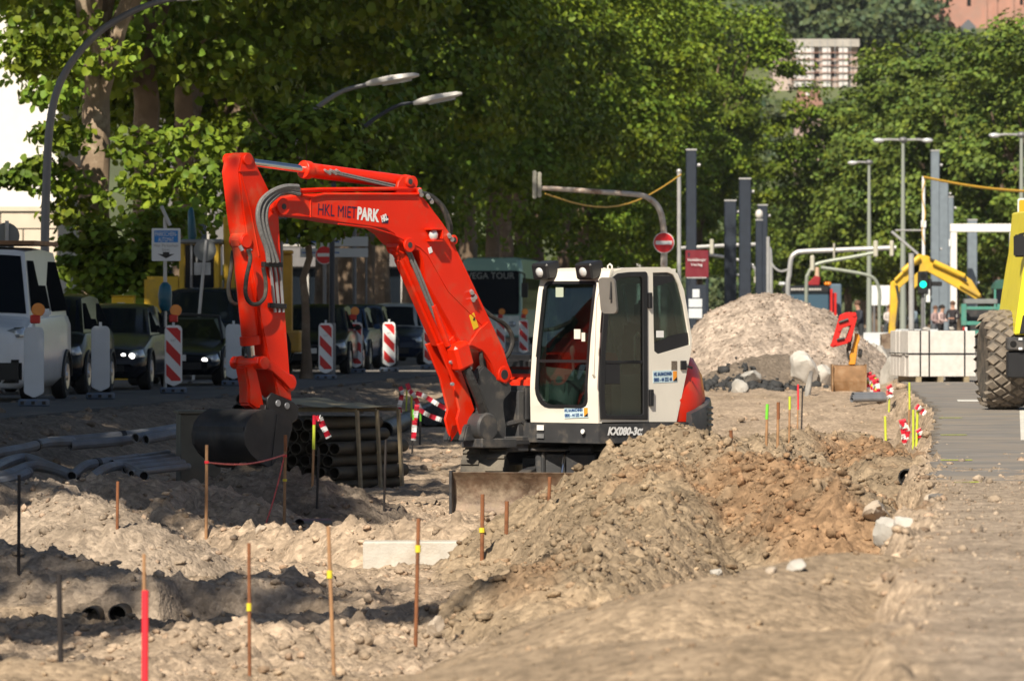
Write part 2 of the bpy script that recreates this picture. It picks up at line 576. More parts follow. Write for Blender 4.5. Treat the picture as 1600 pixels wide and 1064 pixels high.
def soil_material(name, peb, k=1.0):
    m = bpy.data.materials.new(name)
    m.use_nodes = True
    t = m.node_tree
    N, L = t.nodes, t.links
    b = N['Principled BSDF']
    b.inputs['Roughness'].default_value = .95
    b.inputs['Specular IOR Level'].default_value = .15
    at = N.new('ShaderNodeAttribute'); at.attribute_name = 'soil'
    tc = N.new('ShaderNodeTexCoord')
    def noise(sc, det=5):
        n = N.new('ShaderNodeTexNoise'); n.inputs['Scale'].default_value = sc; n.inputs['Detail'].default_value = det
        L.new(tc.outputs['Object'], n.inputs['Vector']); return n
    vo = N.new('ShaderNodeTexVoronoi'); vo.inputs['Scale'].default_value = peb
    L.new(tc.outputs['Object'], vo.inputs['Vector'])
    vo2 = N.new('ShaderNodeTexVoronoi'); vo2.inputs['Scale'].default_value = peb * .36
    L.new(tc.outputs['Object'], vo2.inputs['Vector'])
    def mul(col, val, lo, hi, a=.3, c=.7):
        r = N.new('ShaderNodeMapRange'); r.inputs[1].default_value, r.inputs[2].default_value, r.inputs[3].default_value, r.inputs[4].default_value = a, c, lo, hi
        L.new(val, r.inputs[0])
        x = N.new('ShaderNodeMix'); x.data_type = 'RGBA'; x.blend_type = 'MULTIPLY'; x.inputs[0].default_value = 1
        L.new(col, x.inputs[6]); L.new(r.outputs[0], x.inputs[7]); return x.outputs[2]
    sp = N.new('ShaderNodeSeparateColor'); L.new(vo.outputs['Color'], sp.inputs[0])
    sp2 = N.new('ShaderNodeSeparateColor'); L.new(vo2.outputs['Color'], sp2.inputs[0])
    c = mul(at.outputs['Color'], noise(1.4, 8).outputs[0], .76, 1.2)
    c = mul(c, noise(14).outputs[0], .8, 1.2)
    c = mul(c, sp.outputs[0], 1 - .22 * k, 1 + .22 * k, 0, 1)
    c = mul(c, sp2.outputs[1], 1 - .14 * k, 1 + .16 * k, 0, 1)
    L.new(c, b.inputs['Base Color'])
    ad = N.new('ShaderNodeMath'); ad.operation = 'MULTIPLY_ADD'; ad.inputs[1].default_value = -1.2
    L.new(vo.outputs['Distance'], ad.inputs[0])
    L.new(noise(70, 4).outputs[0], ad.inputs[2])
    bp = N.new('ShaderNodeBump'); bp.inputs['Strength'].default_value = .38 * k; bp.inputs['Distance'].default_value = .03
    L.new(ad.outputs[0], bp.inputs['Height'])
    L.new(bp.outputs[0], b.inputs['Normal'])
    return m
M['soil'] = soil_material('dug_soil', 30)
M['gravelmat'] = soil_material('heap_gravel', 14, 1.3)

def grid_mesh(name, X, Y, Z, C, ny, nx, m):
    me = bpy.data.meshes.new(name)
    n = ny * nx
    co = np.stack([X, Y, Z], 1).astype(np.float32)
    i = (np.arange(ny - 1)[:, None] * nx + np.arange(nx - 1)[None, :]).ravel()
    q = np.stack([i, i + 1, i + nx + 1, i + nx], 1).astype(np.int32)
    me.vertices.add(n); me.vertices.foreach_set('co', co.ravel())
    me.loops.add(q.size); me.loops.foreach_set('vertex_index', q.ravel())
    me.polygons.add(len(q)); me.polygons.foreach_set('loop_start', np.arange(0, q.size, 4, dtype=np.int32))
    me.polygons.foreach_set('use_smooth', np.ones(len(q), bool))
    ca = me.color_attributes.new('soil', 'FLOAT_COLOR', 'POINT')
    ca.data.foreach_set('color', np.concatenate([C, np.ones((n, 1))], 1).astype(np.float32).ravel())
    me.materials.append(m)
    me.update(); me.validate()
    return link_mesh(name, me)

def wedge(Y): return .105 * Y + 1.2
def terrain(name, ys, nx):
    u = np.linspace(-1, 1, nx)
    Yg = np.repeat(ys, nx); U = np.tile(u, len(ys))
    Xg = U * wedge(Yg)
    Z, rg, sw = height(Xg, Yg)
    e = sstep(.985, .93, np.abs(U)) * sstep(18, 19.5, Yg) * sstep(186, 175, Yg)
    Z = -.03 + (Z + .03) * e
    return structure(grid_mesh(name, Xg, Yg, Z, soil_colour(Xg, Yg, sw), len(ys), nx, M['soil']))
ya = np.concatenate([np.arange(18, 31, .045), np.arange(31, 62, .04)])
yb = np.concatenate([[ya[-1]], np.arange(ya[-1] + .1, 100, .11), np.arange(100, 186.1, .35)])
terrain('ground', ya, 330)
terrain('ground', yb, 260)
# level land round the dig, out to the horizon
B = 3000
wa, wc = wedge(18), wedge(yb[-1])
mb = MB()
mb.add([(-wa, 18, -.03), (wa, 18, -.03), (wc, yb[-1], -.03), (-wc, yb[-1], -.03), (-B, -60, -.03), (B, -60, -.03), (B, B, -.03), (-B, B, -.03)],
       [(0, 4, 5, 1), (1, 5, 6, 2), (2, 6, 7, 3), (3, 7, 4, 0)])
structure(mb.build('land', mat('trodden_earth', (.30, .25, .19), .95, var=.2, scale=.5), smooth=0, fix=False))

# --- roads
M['asphalt'] = mat('asphalt', (.085, .082, .082), .88, var=.16, scale=1.5, dirt=(.26, .22, .17), dscale=.9, dlow=.55, dhigh=.9, bump=.25, bscale=120)
M['asphalt_r'] = mat('dusty_asphalt', (.185, .172, .160), .9, var=.18, scale=1.3, dirt=(.31, .25, .19), dscale=.7, dlow=.45, dhigh=.78, bump=.25, bscale=120)
def road(name, left, right, ys, z, m, skirt=0.0, jl=0., jr=0.):
    mb = MB()
    rnd = random.Random(3)
    L_, R_ = [], []
    for Y in ys:
        L_.append((left(Y) + rnd.uniform(-jl, jl), Y)); R_.append((right(Y) + rnd.uniform(-jr, jr), Y))
    n = len(ys)
    vs = [(x, y, z) for x, y in L_] + [(x, y, z) for x, y in R_]
    vs += [(x, y, z - skirt) for x, y in L_] + [(x, y, z - skirt) for x, y in R_]
    fs = [(i, n + i, n + i + 1, i + 1) for i in range(n - 1)]
    if skirt:
        fs += [(i, i + 1, 2 * n + i + 1, 2 * n + i) for i in range(n - 1)] + [(n + i + 1, n + i, 3 * n + i, 3 * n + i + 1) for i in range(n - 1)]
        fs += [(0, 2 * n, 3 * n, n)]
    mb.add(vs, fs)
    return structure(mb.build(name, m, smooth=0, fix=False))
fl = lambda Y: float(x_left(Y))
fr = lambda Y: float(x_right(Y))
road('road', lambda Y: -26 + .08 * Y, lambda Y: fl(Y) - .02, list(np.arange(20, 128, .5)), .012, M['asphalt'], .16, 0, .05)
road('road', fr, lambda Y: fr(Y) + 14, list(np.arange(36, 128, .3)), .012, M['asphalt_r'], .14, .07, 0)
road('road', lambda Y: -50, lambda Y: 70, [128.004, 700], .012, M['asphalt_r'])
# edge of the dust-covered part of the right road: gravel streaks lie on it as loose stones (see stones below)
mb = MB()
for py, w in ((612, .35), (640, .3)):
    pass
mk = MB()
for px0, px1, y0, y1 in ((1497, 1540, 626, 629), (1595, 1640, 643, 690)):
    Y0, Y1 = CAMZ * FPX / (y1 - HORIZON), CAMZ * FPX / (y0 - HORIZON)
    mk.add([(PX(px0, Y0), Y0, .017), (PX(px1, Y0), Y0, .017), (PX(px1, Y1), Y1, .017), (PX(px0 - 2, Y1), Y1, .017)], [(0, 1, 2, 3)])
structure(mk.build('road_marking', mat('worn_road_paint', (.62, .6, .55), .8, var=.3, scale=8), smooth=0))
mk = MB()
for px0, py in ((1468, 655), (1470, 682), (1470, 722), (1478, 757)):
    Y0 = CAMZ * FPX / (py - HORIZON)
    x = PX(px0, Y0)
    mk.add([(x, Y0, .018), (x + .28, Y0, .018), (x + .29, Y0 + .22, .018), (x + .01, Y0 + .2, .018)], [(0, 1, 2, 3)])
structure(mk.build('survey_mark', mat('yellow_green_spray_paint', (.5, .55, .08), .8, var=.3, scale=20), smooth=0))

# ================================================================== TREES
def leaf_material(name, col, trans):
    m = bpy.data.materials.new(name)
    m.use_nodes = True
    t = m.node_tree
    N, L = t.nodes, t.links
    b = N['Principled BSDF']
    at = N.new('ShaderNodeAttribute'); at.attribute_name = 'tint'
    x = N.new('ShaderNodeMix'); x.data_type = 'RGBA'; x.blend_type = 'MULTIPLY'; x.inputs[0].default_value = 1
    x.inputs[6].default_value = (*col, 1)
    L.new(at.outputs['Color'], x.inputs[7])
    L.new(x.outputs[2], b.inputs['Base Color'])
    b.inputs['Roughness'].default_value = .55
    b.inputs['Specular IOR Level'].default_value = .2
    tr = N.new('ShaderNodeBsdfTranslucent')
    y = N.new('ShaderNodeMix'); y.data_type = 'RGBA'; y.blend_type = 'MULTIPLY'; y.inputs[0].default_value = 1
    y.inputs[6].default_value = (*trans, 1)
    L.new(at.outputs['Color'], y.inputs[7])
    L.new(y.outputs[2], tr.inputs[0])
    ms = N.new('ShaderNodeMixShader'); ms.inputs[0].default_value = .14
    L.new(b.outputs[0], ms.inputs[1]); L.new(tr.outputs[0], ms.inputs[2])
    L.new(ms.outputs[0], N['Material Output'].inputs[0])
    return m
M['leaf'] = leaf_material('plane_leaves', (.140, .200, .020), (.19, .27, .015))
M['leaf2'] = leaf_material('lime_leaves', (.115, .165, .028), (.15, .20, .03))
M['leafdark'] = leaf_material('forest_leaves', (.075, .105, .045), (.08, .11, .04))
M['bark'] = mat('plane_bark', (.26, .19, .13), .9, var=.25, scale=2, dirt=(.42, .33, .24), dscale=2.2, dlow=.5, dhigh=.6, bump=.5, bscale=9)

M['barkshade'] = mat('shaded_plane_bark', (.15, .105, .07), .9, var=.3, scale=2, dirt=(.24, .18, .13), dscale=2.2, dlow=.52, dhigh=.65, bump=.5, bscale=9)  # darker copy of the bark: shade under the crowns put into the colour
def leaves_mesh(name, cen, rad, per, size, seed, m, mid, up=.65):
    """leaf-shaped folded faces in flattened clumps; mid = crown centre (leaves face away from it)"""
    g = np.random.default_rng(seed)
    cen = np.asarray(cen, float); rad = np.asarray(rad, float)
    k = len(cen)
    idx = np.repeat(np.arange(k), per)
    n = len(idx)
    d = g.normal(size=(n, 3))
    d /= np.linalg.norm(d, axis=1)[:, None]
    rr = g.random(n) ** .45
    pos = cen[idx] + d * rr[:, None] * rad[idx][:, None] * np.array([1, 1, .46])
    out = pos - np.asarray(mid)
    out /= np.linalg.norm(out, axis=1)[:, None] + 1e-6
    nr = .45 * out + .45 * d + g.normal(size=(n, 3)) * .45 + np.array([0, 0, up])
    nr /= np.linalg.norm(nr, axis=1)[:, None]
    tg = np.cross(nr, g.normal(size=(n, 3)))
    tg /= np.linalg.norm(tg, axis=1)[:, None] + 1e-6
    bt = np.cross(nr, tg)
    sz = size * g.uniform(.65, 1.3, n)
    tpl = np.array([(0, 0, 0), (.35, -.48, .14), (.78, -.34, .10), (1, 0, -.05), (.78, .34, .10), (.35, .48, .14)])
    co = pos[:, None, :] + sz[:, None, None] * (tpl[None, :, 0, None] * tg[:, None, :] + tpl[None, :, 1, None] * bt[:, None, :] + tpl[None, :, 2, None] * nr[:, None, :])
    me = bpy.data.meshes.new(name)
    me.vertices.add(n * 6); me.vertices.foreach_set('co', co.astype(np.float32).ravel())
    b = (np.arange(n) * 6)[:, None]
    q = np.concatenate([b + np.array([[0, 1, 2, 3]]), b + np.array([[0, 3, 4, 5]])], 1).reshape(-1, 4).astype(np.int32)
    me.loops.add(q.size); me.loops.foreach_set('vertex_index', q.ravel())
    me.polygons.add(len(q)); me.polygons.foreach_set('loop_start', np.arange(0, q.size, 4, dtype=np.int32))
    ct = g.uniform(.65, 1.3, k)[idx] * g.uniform(.7, 1.3, n)
    yl = np.clip(g.normal(0, .12, n) + g.normal(0, .08, k)[idx], -.25, .5)
    tint = np.stack([ct * (1 + yl), ct * (1 + .35 * yl), ct * (1 - .6 * yl), np.ones(n)], 1)
    ca = me.color_attributes.new('tint', 'FLOAT_COLOR', 'POINT')
    ca.data.foreach_set('color', np.repeat(tint, 6, axis=0).astype(np.float32).ravel())
    me.materials.append(m)
    me.update(); me.validate()
    return me

def crown_clumps(nc, mid, rx, rz, seed, cr=(.85, 1.9), inner=.15):
    rnd = random.Random(seed)
    lumps = [(Vector((rnd.gauss(0, 1), rnd.gauss(0, 1), rnd.gauss(0, .8))).normalized(), rnd.uniform(-.26, .30), rnd.uniform(3, 10)) for _ in range(22)]
    cen, rad = [], []
    while len(cen) < nc:
        d = Vector((rnd.gauss(0, 1), rnd.gauss(0, 1), rnd.gauss(0, 1))).normalized()
        k = 1.0
        for l, a, e in lumps: k += a * max(0, d.dot(l)) ** e
        f = 1 - abs(rnd.gauss(0, .10)) if rnd.random() > inner else rnd.uniform(.3, .85)
        p = Vector((d.x * rx, d.y * rx, d.z * rz)) * k * f
        if d.z < -.5: p.z *= .8
        cen.append((mid[0] + p.x, mid[1] + p.y, mid[2] + p.z))
        rad.append(rnd.uniform(*cr))
    return cen, rad

def trunk_mb(h, r, seed, mid, rx, rz, limbs=7):
    rnd = random.Random(seed)
    mb = MB()
    pts, rr = [], []
    for i in range(9):
        t = i / 8
        pts.append((rnd.uniform(-.12, .12) * t, rnd.uniform(-.12, .12) * t, h * t))
    secs = []
    for i, p in enumerate(pts):
        t = i / 8
        q = r * (1.0 + .55 * max(0, 1 - t * 6) - .32 * t)
        secs.append([Vector(p) + Vector((math.cos(a) * q * (1 + .1 * math.sin(3 * a + i)), math.sin(a) * q * (1 + .1 * math.cos(2 * a)), 0)) for a in [2 * math.pi * k / 12 for k in range(12)]])
    mb.loft(secs)
    for k in range(limbs):
        a = 2 * math.pi * (k + rnd.uniform(-.3, .3)) / limbs
        e = rnd.uniform(.35, 1.2)
        s0 = Vector(pts[rnd.choice((6, 7, 8, 8))])
        q = Vector((mid[0] + rx * .75 * math.cos(a) * math.cos(e), mid[1] + rx * .75 * math.sin(a) * math.cos(e), mid[2] + rz * .75 * math.sin(e)))
        c1 = s0 + Vector((0, 0, 1.0)) + (q - s0) * .2
        mb.tube(bez(s0, c1, q - Vector((0, 0, 1.2)), q, 7), r * .5, 7, r * .1)
        for j in range(2):
            b = s0 + (q - s0) * rnd.uniform(.4, .7)
            mb.tube([b, b + Vector((rnd.uniform(-1.5, 1.5), rnd.uniform(-1.5, 1.5), rnd.uniform(.5, 1.8)))], r * .2, 5, r * .05)
    return mb

def tree(name, label, cat, loc, crown_me, trunk_me, rz=0, sc=1.0, group=None):
    t = thing(name, label, cat, loc, rz, group)
    t.scale = sc if hasattr(sc, '__len__') else (sc, sc, sc)
    link_mesh('crown', crown_me, t)
    link_mesh('trunk', trunk_me, t)
    return t
def mesh_of(mb, name, m):
    o = mb.build(name, m)
    me = o.data
    bpy.data.objects.remove(o)
    return me
# shared crowns: two tall planes, one street plane with a high crown, two limes
CR = {}
for nm, mid, rx, rz, nc, per, sz, seed, lm in (('a', (0, 0, 12.7), 6.4, 8.6, 150, 215, .225, 11, 'leaf'), ('b', (0, 0, 12.5), 6.2, 8.4, 150, 215, .225, 12, 'leaf'),
                                              ('high', (0, 0, 14.8), 6.4, 6.2, 230, 95, .30, 13, 'leaf'),
                                              ('lime', (0, 0, 9.4), 6.0, 7.6, 190, 130, .29, 14, 'leaf2'), ('lime2', (0, 0, 9.4), 6.4, 7.2, 190, 130, .29, 15, 'leaf2')):
    cen, rad = crown_clumps(nc, mid, rx, rz, seed)
    CR[nm] = (leaves_mesh('crown_' + nm, cen, rad, per, sz, seed, M[lm], mid), mesh_of(trunk_mb(mid[2] - rz * .55, .42, seed, mid, rx, rz), 'trunk_' + nm, M['barkshade']))

def row_x(Y): return -9.1 + .067 * (Y - 126)
rnd = random.Random(4)
# off to the left, towards the camera: same avenue, high crowns
for i, Y in enumerate((22, 40, 51, 61, 72, 83, 94, 105)):
    tree('plane_tree', 'tall plane tree of the avenue whose crown shades the waiting cars', 'tree', (row_x(Y) + {22: 2.7, 40: 1.8, 51: 1.2, 61: .8}.get(Y, -.1), Y, 0), *CR['high'], rz=rnd.uniform(0, 6), sc=rnd.uniform(.95, 1.05), group='avenue plane trees beside the queue')
# the tree with the bare sunlit trunk
mid = (2.4, 0, 14.0)
cen, rad = crown_clumps(230, mid, 6.8, 7.2, 31)
rk = random.Random(8)
kp = [i for i, c in enumerate(cen) if not ((c[0] - 9.1) / 126 * FPX + 800 < 85 and ZY(95, 126) > c[2] and rk.random() < .85)]
cen, rad = [cen[i] for i in kp], [rad[i] for i in kp]
for px, py, r in ((20, 60, 1.2), (90, 40, 1.2), (150, 90, 1.0), (88, 150, .7), (100, 215, .8), (62, 262, .55), (95, 285, .8), (110, 330, .8), (80, 205, .5), (25, 280, .45),
                  (220, 230, 1.0), (260, 290, 1.0), (210, 300, .9), (240, 350, .9), (320, 280, 1.2), (300, 340, 1.0), (340, 220, 1.2), (290, 225, 1.1), (360, 320, 1.0), (140, 420, .8), (40, 95, .6)):
    cen.append((PX(px, 124) + 9.1, -2 + rnd.uniform(-1, 1), ZY(py, 124))); rad.append(r)
me = leaves_mesh('crown_bare', cen, rad, 165, .19, 31, M['leaf'], mid)
tm = trunk_mb(7.6, .40, 31, mid, 7, 7, 8)
tm.tube(bez((0, 0, 3.6), (-.3, 0, 4.2), (-.5, 0, 4.4), (-.75, -.1, 4.6), 6), .24, 8, .16)
tree('plane_tree', 'old plane tree with bare patchy sunlit trunk behind the white van', 'tree', (row_x(126), 126, 0), me, mesh_of(tm, 'trunk_bare', M['bark']), group='avenue plane trees beside the queue')
Y = 137
i = 0
while Y < 470:
    z = rnd.uniform(.92, 1.1)
    lab = 'dense plane tree in the long dark row behind the queue of cars'
    if Y < 139: lab = 'leafy plane tree just right of the bare trunk, behind the yellow machine'
    tree('plane_tree', lab, 'tree', (row_x(Y) - .8 + rnd.uniform(-.6, .6), Y, 0), *CR['ab'[i % 2]], rz=rnd.uniform(0, 6), sc=(z, z, z * rnd.uniform(.96, 1.08)), group='avenue plane trees beside the queue')
    Y += 10.5 if Y < 250 else 14.5
    i += 1
tree('plane_tree', 'broad plane tree ending the dark row, its right edge against the hill', 'tree', (PX(1090, 400), 400, 0), *CR['b'], rz=2.0, sc=(1.08, 1.08, 1.14), group='avenue plane trees beside the queue')
# young tree by the lamps
cen, rad = [], []
for k in range(46):
    a, e = rnd.uniform(0, 6.28), rnd.uniform(-1, 1)
    q = math.sqrt(1 - e * e)
    cen.append((1.25 * q * math.cos(a), 1.0 * q * math.sin(a), 4.0 + 1.25 * e)); rad.append(rnd.uniform(.35, .6))
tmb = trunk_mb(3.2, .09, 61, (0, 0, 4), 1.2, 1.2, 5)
tree('young_tree', 'young leafy tree hiding the lamp poles behind the red boom', 'tree', (PX(478, 114), 114, 0), leaves_mesh('crown_young', cen, rad, 95, .17, 61, M['leaf'], (0, 0, 4)), mesh_of(tmb, 'trunk_young', M['barkshade']))
# park trees on the right, far side of the junction
for i, (px, Y, z) in enumerate(((1640, 330, .99), (1560, 345, 1.0), (1490, 362, 1.0), (1425, 385, .98), (1368, 405, .93), (1325, 430, .80), (1285, 455, .64), (1600, 392, .97), (1530, 410, 1.0), (1460, 430, 1.03), (1240, 490, .62), (1300, 500, .78), (1218, 530, .62), (1395, 470, 1.02), (1700, 350, .95), (1350, 520, .9))):
    tree('lime_tree', 'bushy lime tree massed beyond the junction behind the double street lamps', 'tree', (PX(px, Y), Y, 0), *CR[('lime', 'lime2')[i % 2]], rz=rnd.uniform(0, 6), sc=z, group='lime trees beyond the junction')
# dark foliage added to stand for the shade under the crowns
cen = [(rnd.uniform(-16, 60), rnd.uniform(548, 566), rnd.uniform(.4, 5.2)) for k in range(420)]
stuff(link_mesh('shade_foliage', leaves_mesh('shade_foliage', cen, [rnd.uniform(1.1, 2.0) for c in cen], 46, .5, 71, M['leafdark'], (20, 600, 0), .5)))
# bush at the foot of the bare trunk
cen, rad = [], []
for k in range(70):
    px, py = rnd.gauss(190, 48), rnd.gauss(430, 48)
    if py > 488: continue
    cen.append((PX(px, 121) - PX(190, 121), rnd.uniform(-1, 1), max(.2, ZY(py, 121)))); rad.append(rnd.uniform(.3, .55))
b = thing('bush', 'light green leafy bush growing round the bare plane trunk', 'bush', (PX(190, 121), 121.5, 0))
link_mesh('foliage', leaves_mesh('bush_foliage', cen, rad, 70, .17, 51, M['leaf'], (0, 0, 1)), b)
mb = MB()
for k in range(9): mb.tube(bez((rnd.uniform(-.3, .3), rnd.uniform(-.2, .2), 0), (0, 0, .8), (rnd.uniform(-1, 1), 0, 1.4), (rnd.uniform(-1.3, 1.3), rnd.uniform(-.5, .5), rnd.uniform(1.6, 2.6)), 6), .035, 5, .01)
mb.build('stem', M['bark'], b)

# ================================================================== RED EXCAVATOR
EX, EY, EZ, EA = .827, 60.5, -.75, R(225)
exc = thing('excavator', 'orange-red compact excavator with cream white cab digging in the middle of the site', 'excavator', (EX, EY, EZ), EA)
_F = Vector((math.cos(EA), math.sin(EA), 0)); _L = Vector((-math.sin(EA), math.cos(EA), 0))
def EP(px, py, l):
    """photo pixel on the machine's own plane at left-offset l -> machine coordinates (forward, left, up)"""
    a = (px - 800) / FPX
    t = (EX * _L.x + EY * _L.y + l) / (a * _L.x + _L.y)
    w = Vector((a * t - EX, t - EY, CAMZ - (py - HORIZON) / FPX * t - EZ))
    return Vector((w.dot(_F), l, w.z))
def EPF(px, py, f):
    """same on a plane across the machine at forward-offset f"""
    a = (px - 800) / FPX
    t = (EX * _F.x + EY * _F.y + f) / (a * _F.x + _F.y)
    w = Vector((a * t - EX, t - EY, CAMZ - (py - HORIZON) / FPX * t - EZ))
    return Vector((f, w.dot(_L), w.z))
def plane_slab(mb, pts, l0, l1, holes=()):
    q = [(p.x, p.z) for p in pts]
    return mb.slab(q, lambda u, v, w: (u, l0 + (l1 - l0) * w, v), 1.0, [[(p.x, p.z) for p in h] for h in holes])
def text_fit(name, s, A, B, upv, h, m, parent, bold=.0, shear=0., lift=.003):
    """lettering from A to B, cap height h, on the plane of A, B and upv"""
    A, B, upv = Vector(A), Vector(B), Vector(upv)
    d = B - A
    L = d.length
    d.normalize()
    upv = (upv - d * upv.dot(d)).normalized()
    n = d.cross(upv)
    t = text_mb(s, h / .70, lambda u, v, w: (u, v, w), .0, bold, shear)
    x0, x1 = min(v[0] for v in t.v), max(v[0] for v in t.v)
    k = L / (x1 - x0)
    t.v = [tuple(A + d * ((v[0] - x0) * k) + upv * v[1] + n * lift) for v in t.v]
    return t.build(name, m, parent, smooth=0, fix=False)

# ---- undercarriage (its own heading)
UT = Matrix.Rotation(R(259.2) - EA, 4, 'Z')
def umb():
    m = MB(); m.T = UT; return m
def track_path(n=64, L=2.75, h=.66):
    r = h / 2
    a = (L - h) / 2
    out = []
    for i in range(n):
        t = i / n
        per = 4 * a + 2 * math.pi * r
        s = t * per
        if s < 2 * a: out.append((-a + s, h))
        elif s < 2 * a + math.pi * r:
            g = (s - 2 * a) / r
            out.append((a + r * math.sin(g), r + r * math.cos(g)))
        elif s < 4 * a + math.pi * r: out.append((a - (s - 2 * a - math.pi * r), 0))
        else:
            g = (s - 4 * a - math.pi * r) / r
            out.append((-a - r * math.sin(g), r - r * math.cos(g)))
    return out
for sd in (-1, 1):
    mb = umb()
    y0, y1 = sd * .9 - .225, sd * .9 + .225
    pts = track_path()
    ins = track_path(h=.58, L=2.67)
    secs = []
    for (a, b), (c, d) in zip(pts, ins):
        secs.append([Vector((a, y0, b)), Vector((a, y1, b)), Vector((c, y1, d + .04)), Vector((c, y0, d + .04))])
    secs.append(secs[0])
    mb.loft(secs, cap=False)
    tr = mb.build('rubber_track', M['track'], exc, smooth=50)
    mb = umb()
    n = 44
    lp = track_path(n)
    for i in range(n):
        a, b = lp[i], lp[(i + 1) % n]
        dx, dz = b[0] - a[0], b[1] - a[1]
        q = math.hypot(dx, dz)
        nx, nz = -dz / q, dx / q
        c = Vector((a[0] + nx * .012, 0, a[1] + nz * .012))
        Mx = Matrix(((dx / q, 0, nx), (0, 1, 0), (dz / q, 0, nz)))
        mb.box(c + Vector((0, y0 + .095, 0)), (.05, .185, .03), Mx)
        mb.box(c + Vector((dx / 2, y1 - .095, dz / 2)), (.05, .185, .03), Mx)
    mb.build('track_lug', M['track'], tr, smooth=0)
    mb = umb()
    mb.beam((-1.0, sd * .9, .33), (1.0, sd * .9, .33), .24, .26)
    for x in (-1.05, 1.05): mb.cyl((x, y0 + .03, .33), (x, y1 - .03, .33), .24, n=18)
    for x in (-.6, -.2, .2, .6): mb.cyl((x, y0 + .05, .14), (x, y1 - .05, .14), .1, n=12)
    mb.build('track_roller', M['darksteel'], tr)
mb = umb()
mb.bx(-.6, .6, -.62, .62, .32, .56)
mb.bx(.55, .78, -.45, .45, .34, .60)
for y in (-.36, -.12, .14, .38): mb.bx(.78, .82, y - .02, y + .02, .30, .62)
mb.bx(.6, .84, -.5, .5, .62, .66)
mb.build('undercarriage', M['grey_cast'], exc, bevel=.015)
mb = umb(); mb.bx(.80, .98, -.1, .22, .36, .60); mb.cyl((.9, -.06, .64), (.9, .18, .64), .06)
mb.build('ram_guard', M['darksteel'], exc, bevel=.012)
for y in (-.12, .3):
    mb = umb(); mb.tube([(.7, y, .62), (1.0, y + .02, .58), (1.15, y, .3)], .015, 6); mb.build('blade_hose', M['chrome'], exc)
mb = umb()
for y in (-.5, .5): mb.beam((.3, y, .42), (1.82, y, .28), .12, .16)
mb.build('blade_arm', M['grey_cast'], exc, bevel=.01)
mb = umb()
sec = []
for z, x in ((-.04, 1.98), (.02, 1.90), (.12, 1.86), (.25, 1.86), (.36, 1.90), (.43, 1.97), (.435, 1.93), (.36, 1.86), (.25, 1.82), (.12, 1.82), (.02, 1.86), (-.04, 1.94)):
    sec.append((x, z))
mb.loft([[Vector((x, y, z)) for x, z in sec] for y in (-1.1, -.5, 0, .5, 1.1)])
bl = mb.build('dozer_blade', M['rusty'], exc, smooth=40)
for y in (-1.1, 1.1):
    mb = umb(); mb.bx(1.80, 2.0, y - .015, y + .015, -.05, .45); mb.build('blade_end_plate', M['darksteel'], bl, bevel=.004)
mb = umb(); mb.beam((1.975, -1.1, -.045), (1.975, 1.1, -.045), .02, .09); mb.build('cutting_edge', M['darksteel'], bl)

# ---- upper structure
mb = MB(); mb.cyl((0, 0, .56), (0, 0, .73), .55, n=28); mb.build('slew_ring', M['black'], exc)
hull = [(1.0, .08), (1.0, 1.08), (-.45, 1.10)]
def tail(z, r, f0=-.25):
    return [(f0 - .0 - math.cos(a) * r * 1.0, math.sin(a) * r) for a in [R(d) for d in range(80, -81, -10)]]
base = [(.98, 1.07), (-.25, 1.09)] + [(-.25 - 1.02 * math.cos(R(d)), 1.08 * math.sin(R(d))) for d in range(80, -81, -10)] + [(-.25, -1.07), (.88, -1.07), (1.02, -.75), (1.02, .02)]
mb = MB(); mb.slab(base, lambda u, v, w: (u, v, w), .205); mb.v = [(x, y, z + .715) for x, y, z in mb.v]
sk = mb.build('house_skirt', M['grey_cast'], exc, bevel=.025, seg=2)
# engine hood (red) and counterweight
def body_ring(k, z): return [Vector((-.25 - 1.02 * k * math.cos(R(d)), 1.08 * k * math.sin(R(d)), z)) for d in range(85, -86, -10)] + [Vector((-.1, -1.05 * k, z)), Vector((-.1, 1.05 * k, z))]
mb = MB(); mb.loft([body_ring(.97, .925), body_ring(.985, 1.15), body_ring(.95, 1.4), body_ring(.86, 1.58), body_ring(.7, 1.64)])
mb.build('engine_hood', M['orange'], exc, smooth=60)
# tail bumper with louvres
def tailp(d, k): return Vector((-.25 - 1.02 * k * math.cos(R(d)), 1.08 * k * math.sin(R(d)), 0))
mb = MB()
secs = []
for d in range(84, -60, -8):
    hz = 1.17 - .16 * max(0, (d - 40) / 44.0) ** 1.2
    o, q = tailp(d, 1.045), tailp(d, .97)
    secs.append([Vector((o.x, o.y, .78)), Vector((o.x, o.y, hz - .05)), Vector((o.x * .99, o.y * .99, hz)), Vector((q.x, q.y, hz + .01)), Vector((q.x, q.y, .78))])
mb.loft(secs)
tb = mb.build('tail_bumper', M['grey_cast'], exc, smooth=45)
for z in (.88, .94, 1.0, 1.06):
    mb = MB()
    mb.tube([tailp(d, 1.052) + Vector((0, 0, z)) for d in range(64, 28, -6)], .014, 5)
    mb.build('louvre', M['black'], tb)
# right-hand hood, tool box and fuel tank
mb = MB(); mb.bx(-.1, .75, -1.02, -.05, .925, 1.42); mb.build('tank_cover', M['orange'], exc, bevel=.06, seg=3)
mb = MB(); mb.bx(.2, .80, -.98, -.10, 1.425, 1.62); mb.build('right_hood', M['black'], exc, bevel=.07, seg=3)
mb = MB(); mb.bx(.62, 1.02, -.52, .04, .935, 1.30); mb.build('tool_box', M['grey_cast'], exc, bevel=.02, seg=2)
mb = MB(); mb.tube([EP(787, 664, 0), EP(812, 658, 0), EP(826, 672, 0), EP(826, 690, 0)], .03, 6); mb.bx(1.0, 1.3, -.25, .1, .70, .74); mb.build('front_step', M['darksteel'], exc)
